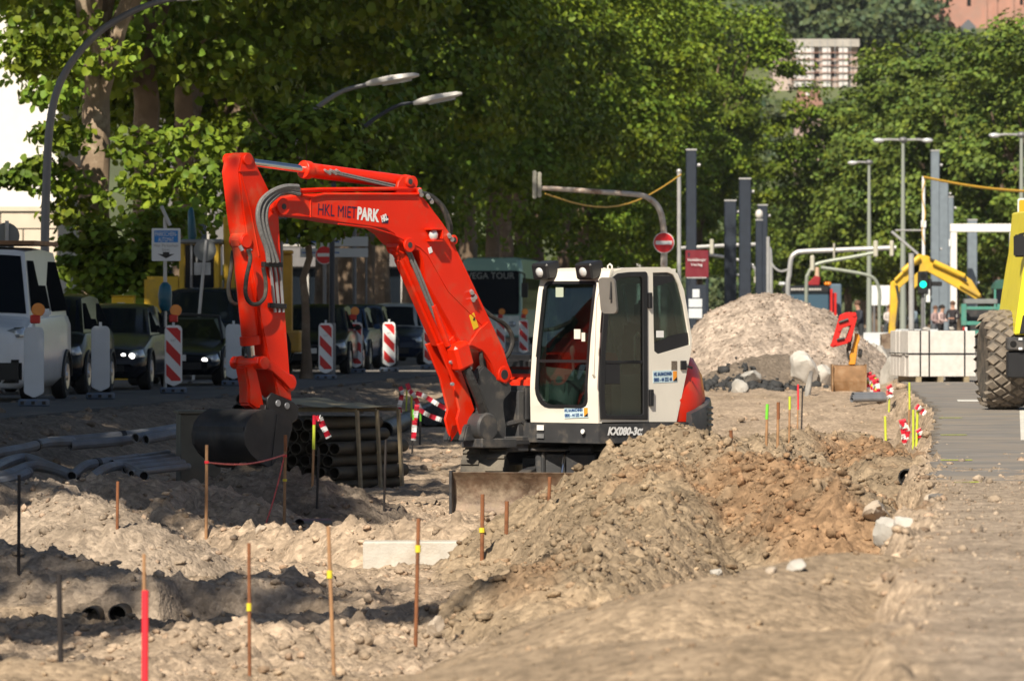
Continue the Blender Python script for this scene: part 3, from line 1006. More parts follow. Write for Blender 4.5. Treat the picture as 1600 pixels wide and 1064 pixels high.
# stickers on the skirt
A, B = EP(948, 679, 1.076), EP(997, 679, 1.076)
text_fit('model_lettering', 'KX080-3α', A, B + (B - A) * .14, (0, 0, 1), .075, M['whiteflat'], sk, bold=.006, shear=.25, lift=.012)
mb = MB(); c = EPF(847, 671, 1.0); mb.box(c + Vector((.026, 0, .02)), (.004, .10, .055)); mb.build('sticker', M['whiteflat'], sk)
mb = MB(); c = EPF(847, 678, 1.0); mb.box(c + Vector((.026, 0, -.02)), (.004, .10, .045)); mb.build('sticker', M['steel'], sk)
mb = MB(); c = EPF(913, 674, 1.0); mb.cyl(c + Vector((.018, 0, 0)), c + Vector((.03, 0, 0)), .025, n=14); mb.build('plug', M['whiteflat'], sk)

# ---- cab
CL, CR_ = 1.05, .07
def cf(z):
    zs, fs = (.9, 1.3, 1.8, 2.3, 2.45, 2.6), (.965, .975, .93, .855, .80, .76)
    return float(np.interp(z, zs, fs))
front_out = dense([(CR_, .925), (CL, .925), (CL, 2.50), (CR_, 2.50)], .08)
win = dense(rrect(CR_ + .08, CL - .15, 1.08, 2.38, (.20, .10, .06, .06)), .08)
mb = MB()
mb.slab(front_out, lambda u, v, w: (cf(v) - w, u, v), .05, [win])
sideo = [EP(x, y, CL) for x, y in ((937, 659), (936, 600), (940, 500), (951, 436), (958, 424), (975, 418.5), (1011, 417.5), (1046, 417.5), (1059, 428), (1069, 454), (1081, 528), (1080, 548), (1057, 659))]
def fl2(p): return Vector((min(p.x, cf(p.z) - .004), p.y, p.z))
sideo = [fl2(p) for p in sideo]
doorh = [EP(820 + x / 3.669, 400 + y / 3.669, CL) for x, y in ((432, 935), (424, 800), (430, 560), (450, 300), (468, 180), (490, 130), (530, 100), (600, 92), (690, 90), (700, 100), (703, 940))]
rearh = [EP(820 + x / 3.669, 400 + y / 3.669, CL) for x, y in ((734, 95), (820, 93), (850, 105), (882, 160), (912, 280), (946, 480), (945, 510), (765, 563), (742, 545), (738, 400))]
plane_slab(mb, sideo, CL, CL - .05, [doorh, rearh])
# roof, right side, rear wall, floor
ro = [(.79, CR_ + .01), (.79, CL - .012), (-.20, CL - .012), (-.27, CL - .10), (-.27, CR_ + .10), (-.2, CR_ + .01)]
mb.slab(ro, lambda u, v, w: (u, v, 2.44 + w), .075)
so2 = [Vector((p.x, CR_, p.z)) for p in sideo]
rh = [Vector((f, CR_, z)) for f, z in ((.80, 1.5), (.72, 2.34), (-.12, 2.36), (-.26, 1.6), (-.2, 1.42))]
plane_slab(mb, so2, CR_, CR_ + .05, [rh])
zr = [p for p in sideo]
mb.slab(dense([(CR_ + .051, .93), (CL - .051, .93), (CL - .051, 2.43), (CR_ + .051, 2.43)], .1), lambda u, v, w: (float(np.interp(v, (.9, 1.66, 1.75, 2.2, 2.5), (-.27, -.43, -.43, -.335, -.21))) + w, u, v), .05, [dense(rrect(CR_ + .14, CL - .14, 1.62, 2.36, .05), .1)])
mb.bx(-.26, .93, CR_ + .052, CL - .052, .93, .96)
cab = mb.build('cab', M['white_paint'], exc, bevel=.012, smooth=40)
# seals and glass
mb = MB()
win2 = dense(rrect(CR_ + .115, CL - .18, 1.11, 2.355, (.19, .09, .05, .05)), .08)
mb.slab(dense(rrect(CR_ + .075, CL - .145, 1.075, 2.385, (.20, .10, .06, .06)), .08), lambda u, v, w: (cf(v) + .006 - w, u, v), .03, [win2])
mb.slab([(CR_ + .1, 1.545), (CL - .17, 1.545), (CL - .17, 1.575), (CR_ + .1, 1.575)], lambda u, v, w: (cf(v) + .002 - w, u, v), .03)
mb.build('windscreen_seal', M['black'], cab, smooth=40)
mb = MB(); mb.slab(win2, lambda u, v, w: (cf(v) - .008 - w, u, v), .006); mb.build('windscreen', M['cabglass'], cab, smooth=40)
doorin = [EP(820 + x / 3.669, 400 + y / 3.669, CL) for x, y in ((462, 905), (455, 800), (460, 560), (480, 300), (496, 190), (515, 150), (545, 128), (600, 122), (660, 120), (672, 132), (676, 905), (660, 912), (480, 912))]
doorout = [Vector((p.x, p.y, p.z)) for p in doorh]
mb = MB(); plane_slab(mb, doorout, CL + .014, CL - .03, [doorin])
mid = [EP(820 + x / 3.669, 400 + y / 3.669, CL) for x, y in ((458, 600), (676, 600), (676, 618), (458, 618))]
plane_slab(mb, mid, CL + .008, CL - .02)
lowb = [EP(820 + x / 3.669, 400 + y / 3.669, CL) for x, y in ((456, 618), (545, 618), (545, 735), (456, 735))]
plane_slab(mb, lowb, CL + .006, CL - .02)
door = mb.build('door', M['black'], cab, bevel=.006)
mb = MB(); plane_slab(mb, doorin, CL - .006, CL - .012); mb.build('door_glass', M['cabglass'], door, smooth=0)
mb = MB(); plane_slab(mb, rearh, CL - .02, CL - .026); mb.build('side_window', M['cabglass'], cab, smooth=0)
mb = MB(); plane_slab(mb, [EP(820 + x / 3.669, 400 + y / 3.669, CL) for x, y in ((742, 548), (742, 500), (860, 452), (940, 440), (945, 508), (765, 562))], CL - .012, CL - .018)
plane_slab(mb, [EP(820 + x / 3.669, 400 + y / 3.669, CL) for x, y in ((736, 97), (818, 95), (850, 108), (868, 140), (740, 180))], CL - .012, CL - .018)
mb.build_each('window_mask', M['black'], cab, smooth=0)
mb = MB(); plane_slab(mb, rh, CR_ + .02, CR_ + .026); mb.build('right_window', M['cabglass'], cab, smooth=0)
mb = MB(); mb.slab(rrect(CR_ + .13, CL - .13, 1.61, 2.37, .05), lambda u, v, w: (float(np.interp(v, (1.61, 1.75, 2.2, 2.5), (-.42, -.42, -.325, -.2))) + w, u, v), .006); mb.build('rear_window', M['cabglass'], cab, smooth=0)
for x0, y0, x1, y1 in ((702, 210, 722, 300), (708, 765, 730, 860)):
    a, b = EP(820 + x0 / 3.669, 400 + y0 / 3.669, CL), EP(820 + x1 / 3.669, 400 + y1 / 3.669, CL)
    mb = MB(); mb.bx(min(a.x, b.x), max(a.x, b.x), CL, CL + .03, b.z, a.z); mb.build('hinge', M['black'], cab, bevel=.006)
a, b = EP(820 + 890 / 3.669, 400 + 600 / 3.669, CL), EP(820 + 922 / 3.669, 400 + 652 / 3.669, CL)
mb = MB(); mb.bx(b.x, a.x, CL, CL + .018, b.z, a.z); mb.beam(Vector((b.x + .01, CL + .03, (a.z + b.z) / 2 - .01)), Vector((b.x - .05, CL + .05, (a.z + b.z) / 2 - .03)), .02, .025)
mb.build('door_handle', M['black'], cab, bevel=.004)
a, b = EP(820 + 840 / 3.669, 400 + 602 / 3.669, CL), EP(820 + 872 / 3.669, 400 + 655 / 3.669, CL)
mb = MB(); mb.bx(b.x, a.x, CL, CL + .004, b.z, a.z); mb.build('sticker', mat('brown_sticker', (.16, .13, .10), .6, var=.5, scale=60), cab)
# company stickers: blue strip with two lines of lettering and a small orange and dark mark
M['paleblue'] = mat('pale_blue_sticker', (.55, .72, .80), .5)
M['markorange'] = mat('orange_mark', (.85, .32, .03), .5)
M['texttile'] = mat('dark_blue_lettering', (.01, .06, .22), .5)
def firm_sticker(A, B, n, up=Vector((0, 0, 1)), h=.125):
    d = (B - A); L = d.length; d = d.normalized(); up = (up - d * up.dot(d)).normalized()
    def pt(u, v, w): return A + d * (u * L) + up * (v * h) + n * w
    mb = MB(); mb.slab([(0, 0), (1, 0), (1, 1), (0, 1)], pt, .003)
    st = mb.build('firm_sticker', M['paleblue'], cab, smooth=0)
    text_fit('sticker_lettering', 'HKL BAUMASCHINEN', pt(.02, .60, .0), pt(.78, .60, 0), up, h * .27, M['texttile'], st, bold=.002, lift=.006)
    text_fit('sticker_lettering', '0800 - 44 555 44', pt(.02, .12, .0), pt(.78, .12, 0), up, h * .30, M['texttile'], st, bold=.002, lift=.006)
    mb = MB(); mb.slab([(.83, .1), (.99, .1), (.99, .92), (.83, .92)], pt, .005); mb.build('sticker_mark', M['markorange'], st, smooth=0)
    mb = MB(); mb.slab([(.83, .1), (.99, .1), (.99, .42)], pt, .007); mb.build('sticker_mark', M['black'], st, smooth=0)
firm_sticker(EP(820 + 735 / 3.669, 400 + 728 / 3.669, CL), EP(820 + 872 / 3.669, 400 + 722 / 3.669, CL), Vector((0, 1, 0)))
firm_sticker(EPF(820 + 228 / 3.669, 400 + 930 / 3.669, .972), EPF(820 + 365 / 3.669, 400 + 925 / 3.669, .972), Vector((1, 0, 0)), h=.11)
# work lights on the roof edge
for l in (.17, .80):
    mb = MB(); mb.box((.84, l, 2.50), (.20, .24, .17), Matrix.Rotation(R(12), 3, 'Y')); lt = mb.build('work_light', M['black'], cab, bevel=.02)
    mb = MB(); mb.lathe([(0, .052), (.010, .05), (.02, .025), (.024, 0)], (.936, l, 2.475), (1, 0, -.2), 18); mb.build('lens', M['lens'], lt, smooth=60)
mb = MB(); mb.tube([(.3, .6, 2.51), (.3, .6, 2.545), (.3, .57, 2.565), (.3, .54, 2.545), (.3, .54, 2.51)], .01, 6); mb.build('lifting_eye', M['white_paint'], cab)
# mirror on its bracket, handrail
mb = MB()
mc = EP(952, 462, CL + .22)
mb.slab(rrect(-.10, .10, -.185, .185, .05), lambda u, v, w: mc + Vector((-.30 * u - .25 * w + .12 * v, .95 * u * .9, v)) + Vector((w, .2 * w, 0)), .05)
mi = mb.build('mirror', mat('mirror_back', (.16, .15, .14), .4, var=.2), cab, bevel=.012, seg=2)
mb = MB(); mb.tube([EP(933, 440, CL), EP(945, 439, CL + .1), mc + Vector((.03, .06, .14)), mc + Vector((.045, .06, -.04))], .011, 6); mb.build('mirror_arm', M['black'], mi)
mb = MB(); mb.tube([EP(929, 590, CL + .06), EP(927, 585, CL + .07), EP(931, 470, CL + .07), EP(938, 446, CL + .05)], .013, 8); mb.build('handrail', M['white_paint'], cab)
# inside
mb = MB(); mb.bx(-.1, .36, .33, .80, 1.25, 1.38); mb.box((-.12, .565, 1.66), (.12, .46, .62), Matrix.Rotation(R(-10), 3, 'Y')); mb.box((-.2, .565, 2.08), (.1, .26, .22), Matrix.Rotation(R(-6), 3, 'Y')); mb.bx(-.05, .3, .38, .75, .96, 1.25)
mb.build('seat', M['seat'], cab, bevel=.05, seg=3)
for y in (.22, .90):
    mb = MB(); mb.bx(-.05, .55, y - .07, y + .07, 1.0, 1.42); mb.cyl((.48, y, 1.42), (.50, y, 1.62), .016); mb.sphere((.50, y, 1.66), (.03, .03, .06)); mb.build('console', M['interior'], cab, bevel=.02)
mb = MB(); mb.bx(.55, .80, .14, .42, 1.0, 1.36); mb.cyl((.78, .30, .97), (.62, .28, 1.30), .16, n=14); mb.build('dashboard', M['interior'], cab, bevel=.03, seg=2)
for y in (.60, .68):
    mb = MB(); mb.tube([(.74, y, .97), (.72, y, 1.25), (.64, y + .05, 1.52)], .011, 6); mb.build('travel_lever', M['chrome'], cab)
mb = MB(); mb.bx(.5, .56, .60, .72, 1.36, 1.52); mb.build('monitor', M['black'], cab, bevel=.01)
mb = MB(); mb.tube([(.30, .93, 1.5), (.30, .93, 1.8), (.26, .93, 1.85), (.2, .93, 1.80)], .014, 6); mb.build('grab_bar', M['white_paint'], cab)
mb = MB(); mb.tube([(cf(1.6) + .02, .16, 1.6), (cf(2.3) + .02, .17, 2.3)], .01, 5); mb.build('wiper', M['black'], cab)
mb = MB(); a = EPF(905, 522, .9); mb.box((cf(a.z) + .004, a.y, a.z), (.004, .09, .10)); mb.box((cf(a.z - .02) + .004, a.y + .09, a.z - .03), (.004, .05, .09)); mb.build('sticker', M['white_paint'], cab)
mb = MB(); mb.bx(cf(2.3) + .001, cf(2.3) + .005, .33, .44, 2.22, 2.32); mb.build('toll_sticker', mat('pale_green_sticker', (.45, .52, .42), .5), cab)
mb = MB(); a = EP(1031, 522, CL - .01); mb.box((a.x, CL - .008, a.z), (.11, .004, .07)); mb.build('sticker', M['whiteflat'], cab)

# ---- boom
BH = .05      # left face of the boom; the boom runs from l = .05 to l = -.25
BC = -.10
def BP(*pts): return [EP(x, y, BH) for x, y in pts]
boomo = BP((423, 326), (427, 316), (440, 311), (471, 305), (483, 303), (560, 301), (652, 302), (664, 311), (691, 347), (707, 370), (714, 390), (745, 455), (788, 547), (799, 586), (797, 595), (788, 600), (778, 596), (773, 590),
           (766, 570), (755, 553), (744, 545), (725, 545), (664, 437), (661, 405), (655, 392), (645, 389), (632, 383), (624, 376), (616, 366), (602, 357), (528, 347), (487, 340), (439, 337), (428, 334))
mb = MB(); plane_slab(mb, boomo, BH, BH - .30)
boom = mb.build('boom', M['orange'], exc, bevel=.012, seg=2)
# raised boss plates and seams
def boss(c, r, t=.025, l=BH, par=None, m='orange', hole=.0):
    mb = MB(); mb.cyl(c, c + Vector((0, t, 0)), r, n=20)
    o = mb.build('pin_boss', M[m], par or boom, bevel=.005)
    if hole:
        mb = MB(); mb.cyl(c + Vector((0, t - .002, 0)), c + Vector((0, t + .004, 0)), hole, n=16); mb.build('pin', M['darksteel'], o)
    return o
boss(EP(638, 383, BH), .075, hole=.03); boss(EP(785, 585, BH), .085, .03, hole=.05); boss(EP(441, 323, BH), .085, hole=.03); boss(EP(707, 375, BH), .05, .03, m='orange', hole=.025)
mb = MB(); mb.tube([p + Vector((0, .002, 0)) for p in BP((528, 350), (580, 356), (610, 365), (638, 378), (655, 386), (668, 398), (700, 455), (760, 515))], .008, 6); mb.build('weld_seam', M['orange'], boom)
mb = MB(); mb.tube([p + Vector((0, .002, 0)) for p in BP((485, 304), (485, 340))], .008, 6); mb.build('weld_seam', M['orange'], boom)
mb = MB(); plane_slab(mb, BP((746, 515), (761, 502), (778, 535), (797, 580), (799, 588), (790, 600), (775, 594), (765, 565), (752, 548), (735, 540), (725, 545)), BH + .02, BH + .002); mb.build('foot_plate', M['orange'], boom, bevel=.008)
# lamp on the boom side
a = EP(672, 366, BH)
mb = MB(); mb.box(a + Vector((-.01, .05, .05)), (.17, .10, .02)); mb.box(a + Vector((-.09, .05, .0)), (.02, .10, .10)); mb.box(a + Vector((-.02, .05, -.07)), (.14, .10, .015)); lg = mb.build('boom_lamp', M['orange'], boom, bevel=.005)
mb = MB(); mb.sphere(a + Vector((0, .05, -.01)), (.055, .04, .06)); mb.build('lens', M['lens'], lg)
mb = MB(); mb.box(EP(672, 391, BH) + Vector((0, .003, 0)), (.05, .004, .06), Matrix.Rotation(R(20), 3, 'Y')); mb.build('sticker', M['whiteflat'], boom)
mb = MB(); a = EP(740, 502, BH)
mb.box(a + Vector((0, .003, 0)), (.075, .004, .16), Matrix.Rotation(R(24), 3, 'Y')); wl = mb.build('warning_label', M['yellowsign'], boom)
mb = MB(); mb.slab([(-.018, 0), (.018, 0), (0, .04)], lambda u, v, w: a + Vector((u, .007 + w, v + .01)), .002); mb.build('warning_mark', M['black'], wl)
A, B = EP(496.5, 336, BH), EP(556.5, 341.5, BH)
text_fit('lettering', 'HKL MIET', A, B, (0, 0, 1), .118, M['navy'], boom)
A, B = EP(557.5, 342, BH), EP(592, 346.5, BH)
text_fit('lettering', 'PARK', A, B, (0, 0, 1), .118, M['whiteflat'], boom, bold=.008)
A, B = EP(596, 347, BH), EP(606, 346, BH)
mb = MB(); mb.slab([(0, 0), (1, -.1), (1, .75), (0, .45)], lambda u, v, w: A + (B - A) * u + Vector((0, .003 + w, v * .09 - .01)), .002); lgm = mb.build('logo', M['navy'], boom)
text_fit('logo_lettering', 'HKL', A + Vector((0, 0, .0)), B + Vector((0, 0, .02)), (0, 0, 1), .06, M['whiteflat'], lgm, bold=.006, lift=.008)
# hydraulic pipes along the top of the boom
for k, l in enumerate((.02, -.05, -.12)):
    mb = MB(); mb.tube([EP(460, 298 + k, l), EP(500, 296 + k, l), EP(560, 295.5 + k, l), EP(648, 295 + k, l), EP(656, 301, l)], .018, 8); mb.build('boom_pipe', M['orange'], boom)
mb = MB(); mb.tube([EP(470, 305, BH), EP(488, 307.5, BH + .01), EP(505, 304, BH + .01), EP(650, 304, BH + .01)], .017, 8); mb.build('boom_pipe', M['orange'], boom)
for x in (466, 655): 
    mb = MB(); mb.beam(EP(x, 299, -.15), EP(x, 299, BH + .03), .05, .07); mb.build('pipe_clamp', M['orange'], boom, bevel=.006)
# lug for the stick ram
mb = MB(); plane_slab(mb, BP((622, 302), (626, 284), (633, 275), (642, 276), (650, 284), (662, 306)), BC + .12, BC + .08); plane_slab(mb, BP((622, 302), (626, 284), (633, 275), (642, 276), (650, 284), (662, 306)), BC - .08, BC - .12)
mb.build('ram_lug', M['orange'], boom, bevel=.008)
boss(EP(638, 284, BC + .12), .05, .03, par=boom, hole=.028)

# ---- rams
def ram(name, a, b, c, r, rr, par=exc):
    """barrel a->b, rod b->c"""
    mb = MB()
    d = (b - a).normalized()
    mb.cyl(a, b, r, n=18); mb.cyl(b - d * .02, b + d * .07, r * 1.22, n=18); mb.cyl(a - d * .02, a + d * .05, r * 1.1, n=18)
    mb.cyl(a - Vector((0, .09, 0)), a + Vector((0, .09, 0)), r * .95, n=14)
    o = mb.build(name, M['orange'], par, bevel=.006)
    mb = MB(); mb.cyl(b, c, rr, n=14); mb.build('piston_rod', M['chrome'], o)
    mb = MB(); mb.cyl(c - Vector((0, .07, 0)), c + Vector((0, .07, 0)), rr * 1.5, n=14); mb.build('rod_eye', M['darksteel'], o)
    return o
sram = ram('stick_ram', EP(636, 286, BC), EP(481, 266, BC), EP(384, 253, BC), .075, .042)
mb = MB(); mb.tube([EP(515, 266, BC + .08), EP(530, 270, BC + .1), EP(560, 277, BC + .09), EP(618, 290, BC + .08)], .013, 6); mb.tube([EP(512, 268, BC + .08), EP(530, 273, BC + .1), EP(560, 280, BC + .1), EP(615, 293, BC + .1)], .013, 6); mb.build('ram_hose', M['hose'], sram)
mb = MB()
rnd = random.Random(5)
for k in range(9): mb.cyl(EP(507 + k * 3, 266 + (k % 3) * 2, BC + .07), EP(510 + k * 3, 268 + (k % 3) * 2, BC + .11), .014, n=8)
mb.build_each('ram_valve', M['steel'], sram)
# boom ram: barrel with guard, head block and rod inside the lower yoke
BL = .06
b1, b2 = EP(624, 391, BC), EP(705, 545, BC)
bram = ram('boom_ram', EP(621, 385, BC), EP(697, 530, BC), EP(738, 668, BC), .085, .05)
d = (b2 - b1).normalized()
mb = MB(); mb.beam(EP(628, 396, BC - .0), EP(690, 536, BC - .0), .20, .14, (0, 1, 0)); mb.build('ram_guard', M['orange'], bram, bevel=.03, seg=2)
mb = MB(); mb.tube([EP(636, 392, BC + .12), EP(650, 425, BC + .13), EP(668, 470, BC + .13), EP(690, 520, BC + .12)], .016, 6); mb.tube([EP(640, 392, BC + .12), EP(655, 425, BC + .13), EP(673, 470, BC + .13), EP(694, 518, BC + .12)], .016, 6); mb.build('ram_hose', M['hose'], bram)
mb = MB(); mb.tube([EP(676, 478, BC + .13), EP(700, 540, BC + .14)], .035, 8); mb.build('ram_pipe', M['orange'], bram)
yl = BC + .10
mb = MB(); plane_slab(mb, [EP(x, y, yl) for x, y in ((684, 538), (703, 532), (714, 560), (728, 597), (742, 640), (736, 650), (738, 668), (724, 690), (718, 672), (714, 655), (718, 640), (706, 590))], yl, yl - .03)
plane_slab(mb, [EP(x, y, yl) for x, y in ((684, 538), (703, 532), (714, 560), (728, 597), (742, 640), (736, 650), (738, 668), (724, 690), (718, 672), (714, 655), (718, 640), (706, 590))], yl - .17, yl - .20)
yoke = mb.build('ram_yoke', M['orange'], exc, bevel=.006)
mb = MB(); a = EP(719, 556, BC + .18); mb.box(a, (.22, .16, .27), Matrix.Rotation(R(20), 3, 'Y')); mb.build('valve_block', M['orange'], exc, bevel=.03)
for x, y in ((700, 540), (703, 566), (712, 578), (705, 600), (733, 575)):
    mb = MB(); q = EP(x, y, BC + .13); mb.cyl(q, q + Vector((0, .03, 0)), .018, n=8); mb.build('bolt', M['steel'], yoke)
# ---- swing bracket
mb = MB()
def gp(l, *pts): return [EP(x, y, l) for x, y in pts]
br = ((757, 570), (772, 585), (800, 600), (800, 612), (788, 625), (788, 640), (792, 668), (792, 690), (724, 690), (730, 664), (744, 660), (752, 640), (745, 600), (748, 580))
plane_slab(mb, gp(BC + .16, *br), BC + .16, BC + .07); plane_slab(mb, gp(BC + .16, *br), BC - .07, BC - .16)
mb.build('swing_bracket', M['grey_cast'], exc, bevel=.015, seg=2)
mb = MB(); a = EP(756, 667, BC + .2); mb.cyl(a + Vector((0, -.15, 0)), a + Vector((0, .07, 0)), .15, n=18); mb.build('ram_foot', M['grey_cast'], exc, bevel=.02)
mb = MB(); mb.beam(EP(737, 692, BC + .12), EP(792, 692, BC + .12), .30, .10); mb.bx(1.0, 1.35, -.28, .08, .62, .78); mb.bx(.95, 1.1, -.22, .02, .74, 1.25); mb.build('swing_post', M['grey_cast'], exc, bevel=.01)
for k in range(7):
    l = BC + .13 - .035 * k
    mb = MB(); mb.tube(smooth_path([EP(750 + k * 2.5, 532, l), EP(752 + k * 3, 560, l), EP(756 + k * 3.4, 595, l), EP(762 + k * 2.5, 640, l), EP(770 + k, 670, l)], 4), .024, 8); mb.build('bracket_hose', M['rubber'], exc)
mb = MB(); mb.tube(smooth_path([EP(728, 576, BC + .2), EP(737, 596, BC + .22), EP(748, 622, BC + .22), EP(755, 645, BC + .2)], 5), .05, 10); mb.build('rod_gaiter', mat('crumpled_black_gaiter', (.03, .03, .032), .45, bump=.8, bscale=18), exc)
# hoses behind the boom
for pts, r in (((( 742, 470), (765, 492), (790, 508), (801, 530), (795, 552), (783, 565)), .024), (((738, 462), (752, 500), (758, 540), (757, 575)), .026), (((735, 465), (745, 505), (752, 545), (752, 575)), .026), (((744, 480), (760, 520), (766, 555), (764, 580)), .024)):
    mb = MB(); mb.tube(smooth_path([EP(x, y, BC - .02) for x, y in pts], 6), r, 8); mb.build('boom_hose', M['rubber'], exc)
for k in range(3):
    l = .02 - .06 * k
    mb = MB(); mb.tube(smooth_path([EP(655, 300, l), EP(672 + k * 2, 307, l + .02), EP(690 + k * 2, 325, l + .03), EP(700 + k * 2, 350, l + .03), EP(702 + k, 370, l)], 5), .02, 8); mb.build('boom_hose', M['rubber'], exc)
mb = MB()
for x, y in ((655, 296), (657, 302), (668, 306), (673, 313), (701, 367), (705, 372), (736, 455), (741, 462), (738, 466)): mb.cyl(EP(x, y, BH), EP(x + 2, y + 3, BH + .05), .022, n=8)
mb.build_each('hose_fitting', M['steel'], boom)
mb = MB(); mb.tube([EP(x, y, BH - .01) for x, y in ((710, 388), (722, 415), (738, 452))], .014, 6); mb.build('boom_pipe', M['orange'], boom)
# right mirror
mb = MB(); a = EP(700, 593, -.95); mb.slab(rrect(-.075, .075, -.14, .14, .03), lambda u, v, w: a + Vector((.35 * u + w, -.93 * u, v)), .03); rm = mb.build('right_mirror', mat('mirror_face', (.30, .29, .27), .35, var=.1), exc, bevel=.008)
mb = MB(); mb.tube([EP(703, 615, -.95), EP(703, 632, -.95), EP(728, 652, -.9), (1.0, -.9, .85)], .012, 6); mb.build('mirror_arm', M['black'], rm)

# ---- stick
SH = BC + .13           # left face of the stick
stp = ((373, 268), (378, 244), (386, 238), (395, 242), (399, 252), (421, 297), (436, 330), (440, 405), (446, 480), (452, 560), (457, 628), (436, 620), (428, 590), (419, 558), (404, 480), (390, 400), (380, 330))
mb = MB(); plane_slab(mb, [EP(x, y, SH) for x, y in stp], SH, SH - .26)
stick = mb.build('stick', M['orange'], exc, bevel=.014, seg=2)
mb = MB(); q = EP(386, 249, SH); mb.cyl(q + Vector((0, .025, 0)), q - Vector((0, .30, 0)), .062, n=20); mb.build('top_pin', M['orange'], stick, bevel=.006)
mb = MB()
mb.beam(EP(374, 267, SH + .005), EP(400, 266, SH + .005), .03, .02)
mb.tube([EP(x, y, SH + .003) for x, y in ((377, 270), (392, 330), (405, 400))], .007, 6)
mb.build_each('weld_seam', M['orange'], stick)
for x, y, r in ((384, 377, .07), (441, 323, .09), (452, 598, .085), (386, 249, .06)):
    boss(EP(x, y, SH), r, .02, par=stick, hole=.03 if y != 377 else 0)
bram2 = ram('bucket_ram', EP(376, 376, BC), EP(391, 528, BC), EP(394, 566, BC), .088, .045)
for x in (375, 388): 
    mb = MB(); mb.cyl(EP(x, 384, BC + .1), EP(x + 4, 392, BC + .12), .02, n=8); mb.build('hose_fitting', M['steel'], bram2)
# linkage
mb = MB(); q = EP(393, 567, BC); mb.cyl(q - Vector((0, .26, 0)), q + Vector((0, .20, 0)), .065, n=18); lk = mb.build('link_pin', M['orange'], exc, bevel=.008)
def curved_link(l0, l1):
    mb = MB(); plane_slab(mb, [EP(x, y, SH) for x, y in ((398, 558), (408, 556), (430, 572), (452, 588), (459, 596), (456, 607), (448, 608), (438, 596), (420, 580), (404, 573), (396, 568))], l0, l1)
    return mb.build('curved_link', M['orange'], exc, bevel=.008)
curved_link(SH + .05, SH + .015); curved_link(SH - .275, SH - .31)
mb = MB(); plane_slab(mb, [EP(x, y, SH - .02) for x, y in ((386, 572), (400, 568), (406, 580), (414, 615), (418, 640), (404, 640), (392, 632), (392, 605))], SH - .05, SH - .21); mb.build('straight_link', M['orange'], exc, bevel=.02, seg=2)
# quick hitch
mb = MB(); plane_slab(mb, [EP(x, y, SH) for x, y in ((410, 622), (418, 613), (452, 628), (460, 636), (458, 655), (448, 662), (412, 640))], SH + .07, SH + .04)
plane_slab(mb, [EP(x, y, SH) for x, y in ((410, 622), (418, 613), (452, 628), (460, 636), (458, 655), (448, 662), (412, 640))], SH - .29, SH - .32)
plane_slab(mb, [EP(x, y, SH) for x, y in ((412, 632), (450, 645), (456, 655), (446, 662), (410, 645))], SH + .03, SH - .28)
qh = mb.build('quick_hitch', M['black'], exc, bevel=.008)
for x, y in ((434, 630), (448, 634)): boss(EP(x, y, SH + .07), .035, .012, par=qh, m='steel')
# bucket
BKL = SH + .22
prof = [EP(x, y, BKL) for x, y in ((440, 646), (424, 641), (408, 640), (394, 648), (384, 662), (380, 680), (382, 695), (390, 708), (404, 722), (420, 731), (434, 733))]
prof = [Vector((p.x, 0, p.z)) for p in smooth_path(prof, 3)]
wd = .74
mb = MB()
cen = Vector((EP(420, 688, BKL).x, 0, EP(420, 688, BKL).z))
inn = [p + (cen - p).normalized() * .025 for p in prof]
ring = prof + inn[::-1]
mb.loft([[Vector((p.x, l, p.z)) for p in ring] for l in (BKL, BKL - wd / 2, BKL - wd)])
bk = mb.build('bucket', M['darksteel'], exc, smooth=50)
for l in (BKL + .02, BKL - wd):
    mb = MB()
    sp = [EP(x, y, BKL) for x, y in ((444, 648), (424, 640), (408, 639), (393, 648), (383, 661), (379, 680), (381, 696), (389, 709), (404, 723), (420, 732), (437, 734), (447, 700), (455, 668), (452, 655))]
    plane_slab(mb, sp, l, l - .02)
    mb.build('bucket_side', M['darksteel'], bk, bevel=.004)
mb = MB(); a, b = EP(434, 648, BKL + .02), EP(425, 728, BKL + .02); mb.beam(a, b, .03, .02, (0, 1, 0)); mb.build('side_rib', M['darksteel'], bk)
for k in range(5):
    l = BKL - .05 - k * (wd - .1) / 4
    mb = MB(); p = EP(436, 733, BKL); q = EP(452, 742, BKL); mb.beam(Vector((p.x, l, p.z)), Vector((q.x, l, q.z)), .08, .03, (0, 1, 0)); mb.build('bucket_tooth', M['darksteel'], bk, bevel=.005)
mb = MB(); p = prof[4]; mb.beam(Vector((prof[14].x, BKL, prof[14].z + .02)), Vector((prof[14].x, BKL - wd, prof[14].z + .02)), .012, .05); mb.build('bucket_rib', M['darksteel'], bk)
# hoses down the stick
S0 = SH + .03
for k, (o, yy) in enumerate(((0, 0), (6, 3), (12, 7))):
    pts = [(466 + k, 292 + yy * 1.6), (445, 292 + yy), (424 - 0 + o * .6, 300 + yy), (408 + o * .8, 315 + yy), (403 + o, 335 + yy), (407 + o * .9, 360), (417 + o * .8, 390), (420 + o * 1.1, 410)]
    mb = MB(); mb.tube(smooth_path([EP(x, y, S0 + .08 - .01 * k) for x, y in pts], 6), .026, 8); mb.build('stick_hose', M['hose'], stick)
    mb = MB(); mb.tube([EP(421 + o * 1.1, 408, S0), EP(424 + o * 1.2, 430, S0), EP(430 + o * 1.05, 488, S0)], .016, 8); mb.build('stick_pipe', M['steel'], stick)
mb = MB(); mb.beam(EP(410, 413, S0), EP(440, 414, S0), .05, .05); mb.beam(EP(420, 477, S0), EP(446, 479, S0), .05, .05); mb.build_each('pipe_clamp', M['black'], stick, bevel=.006)
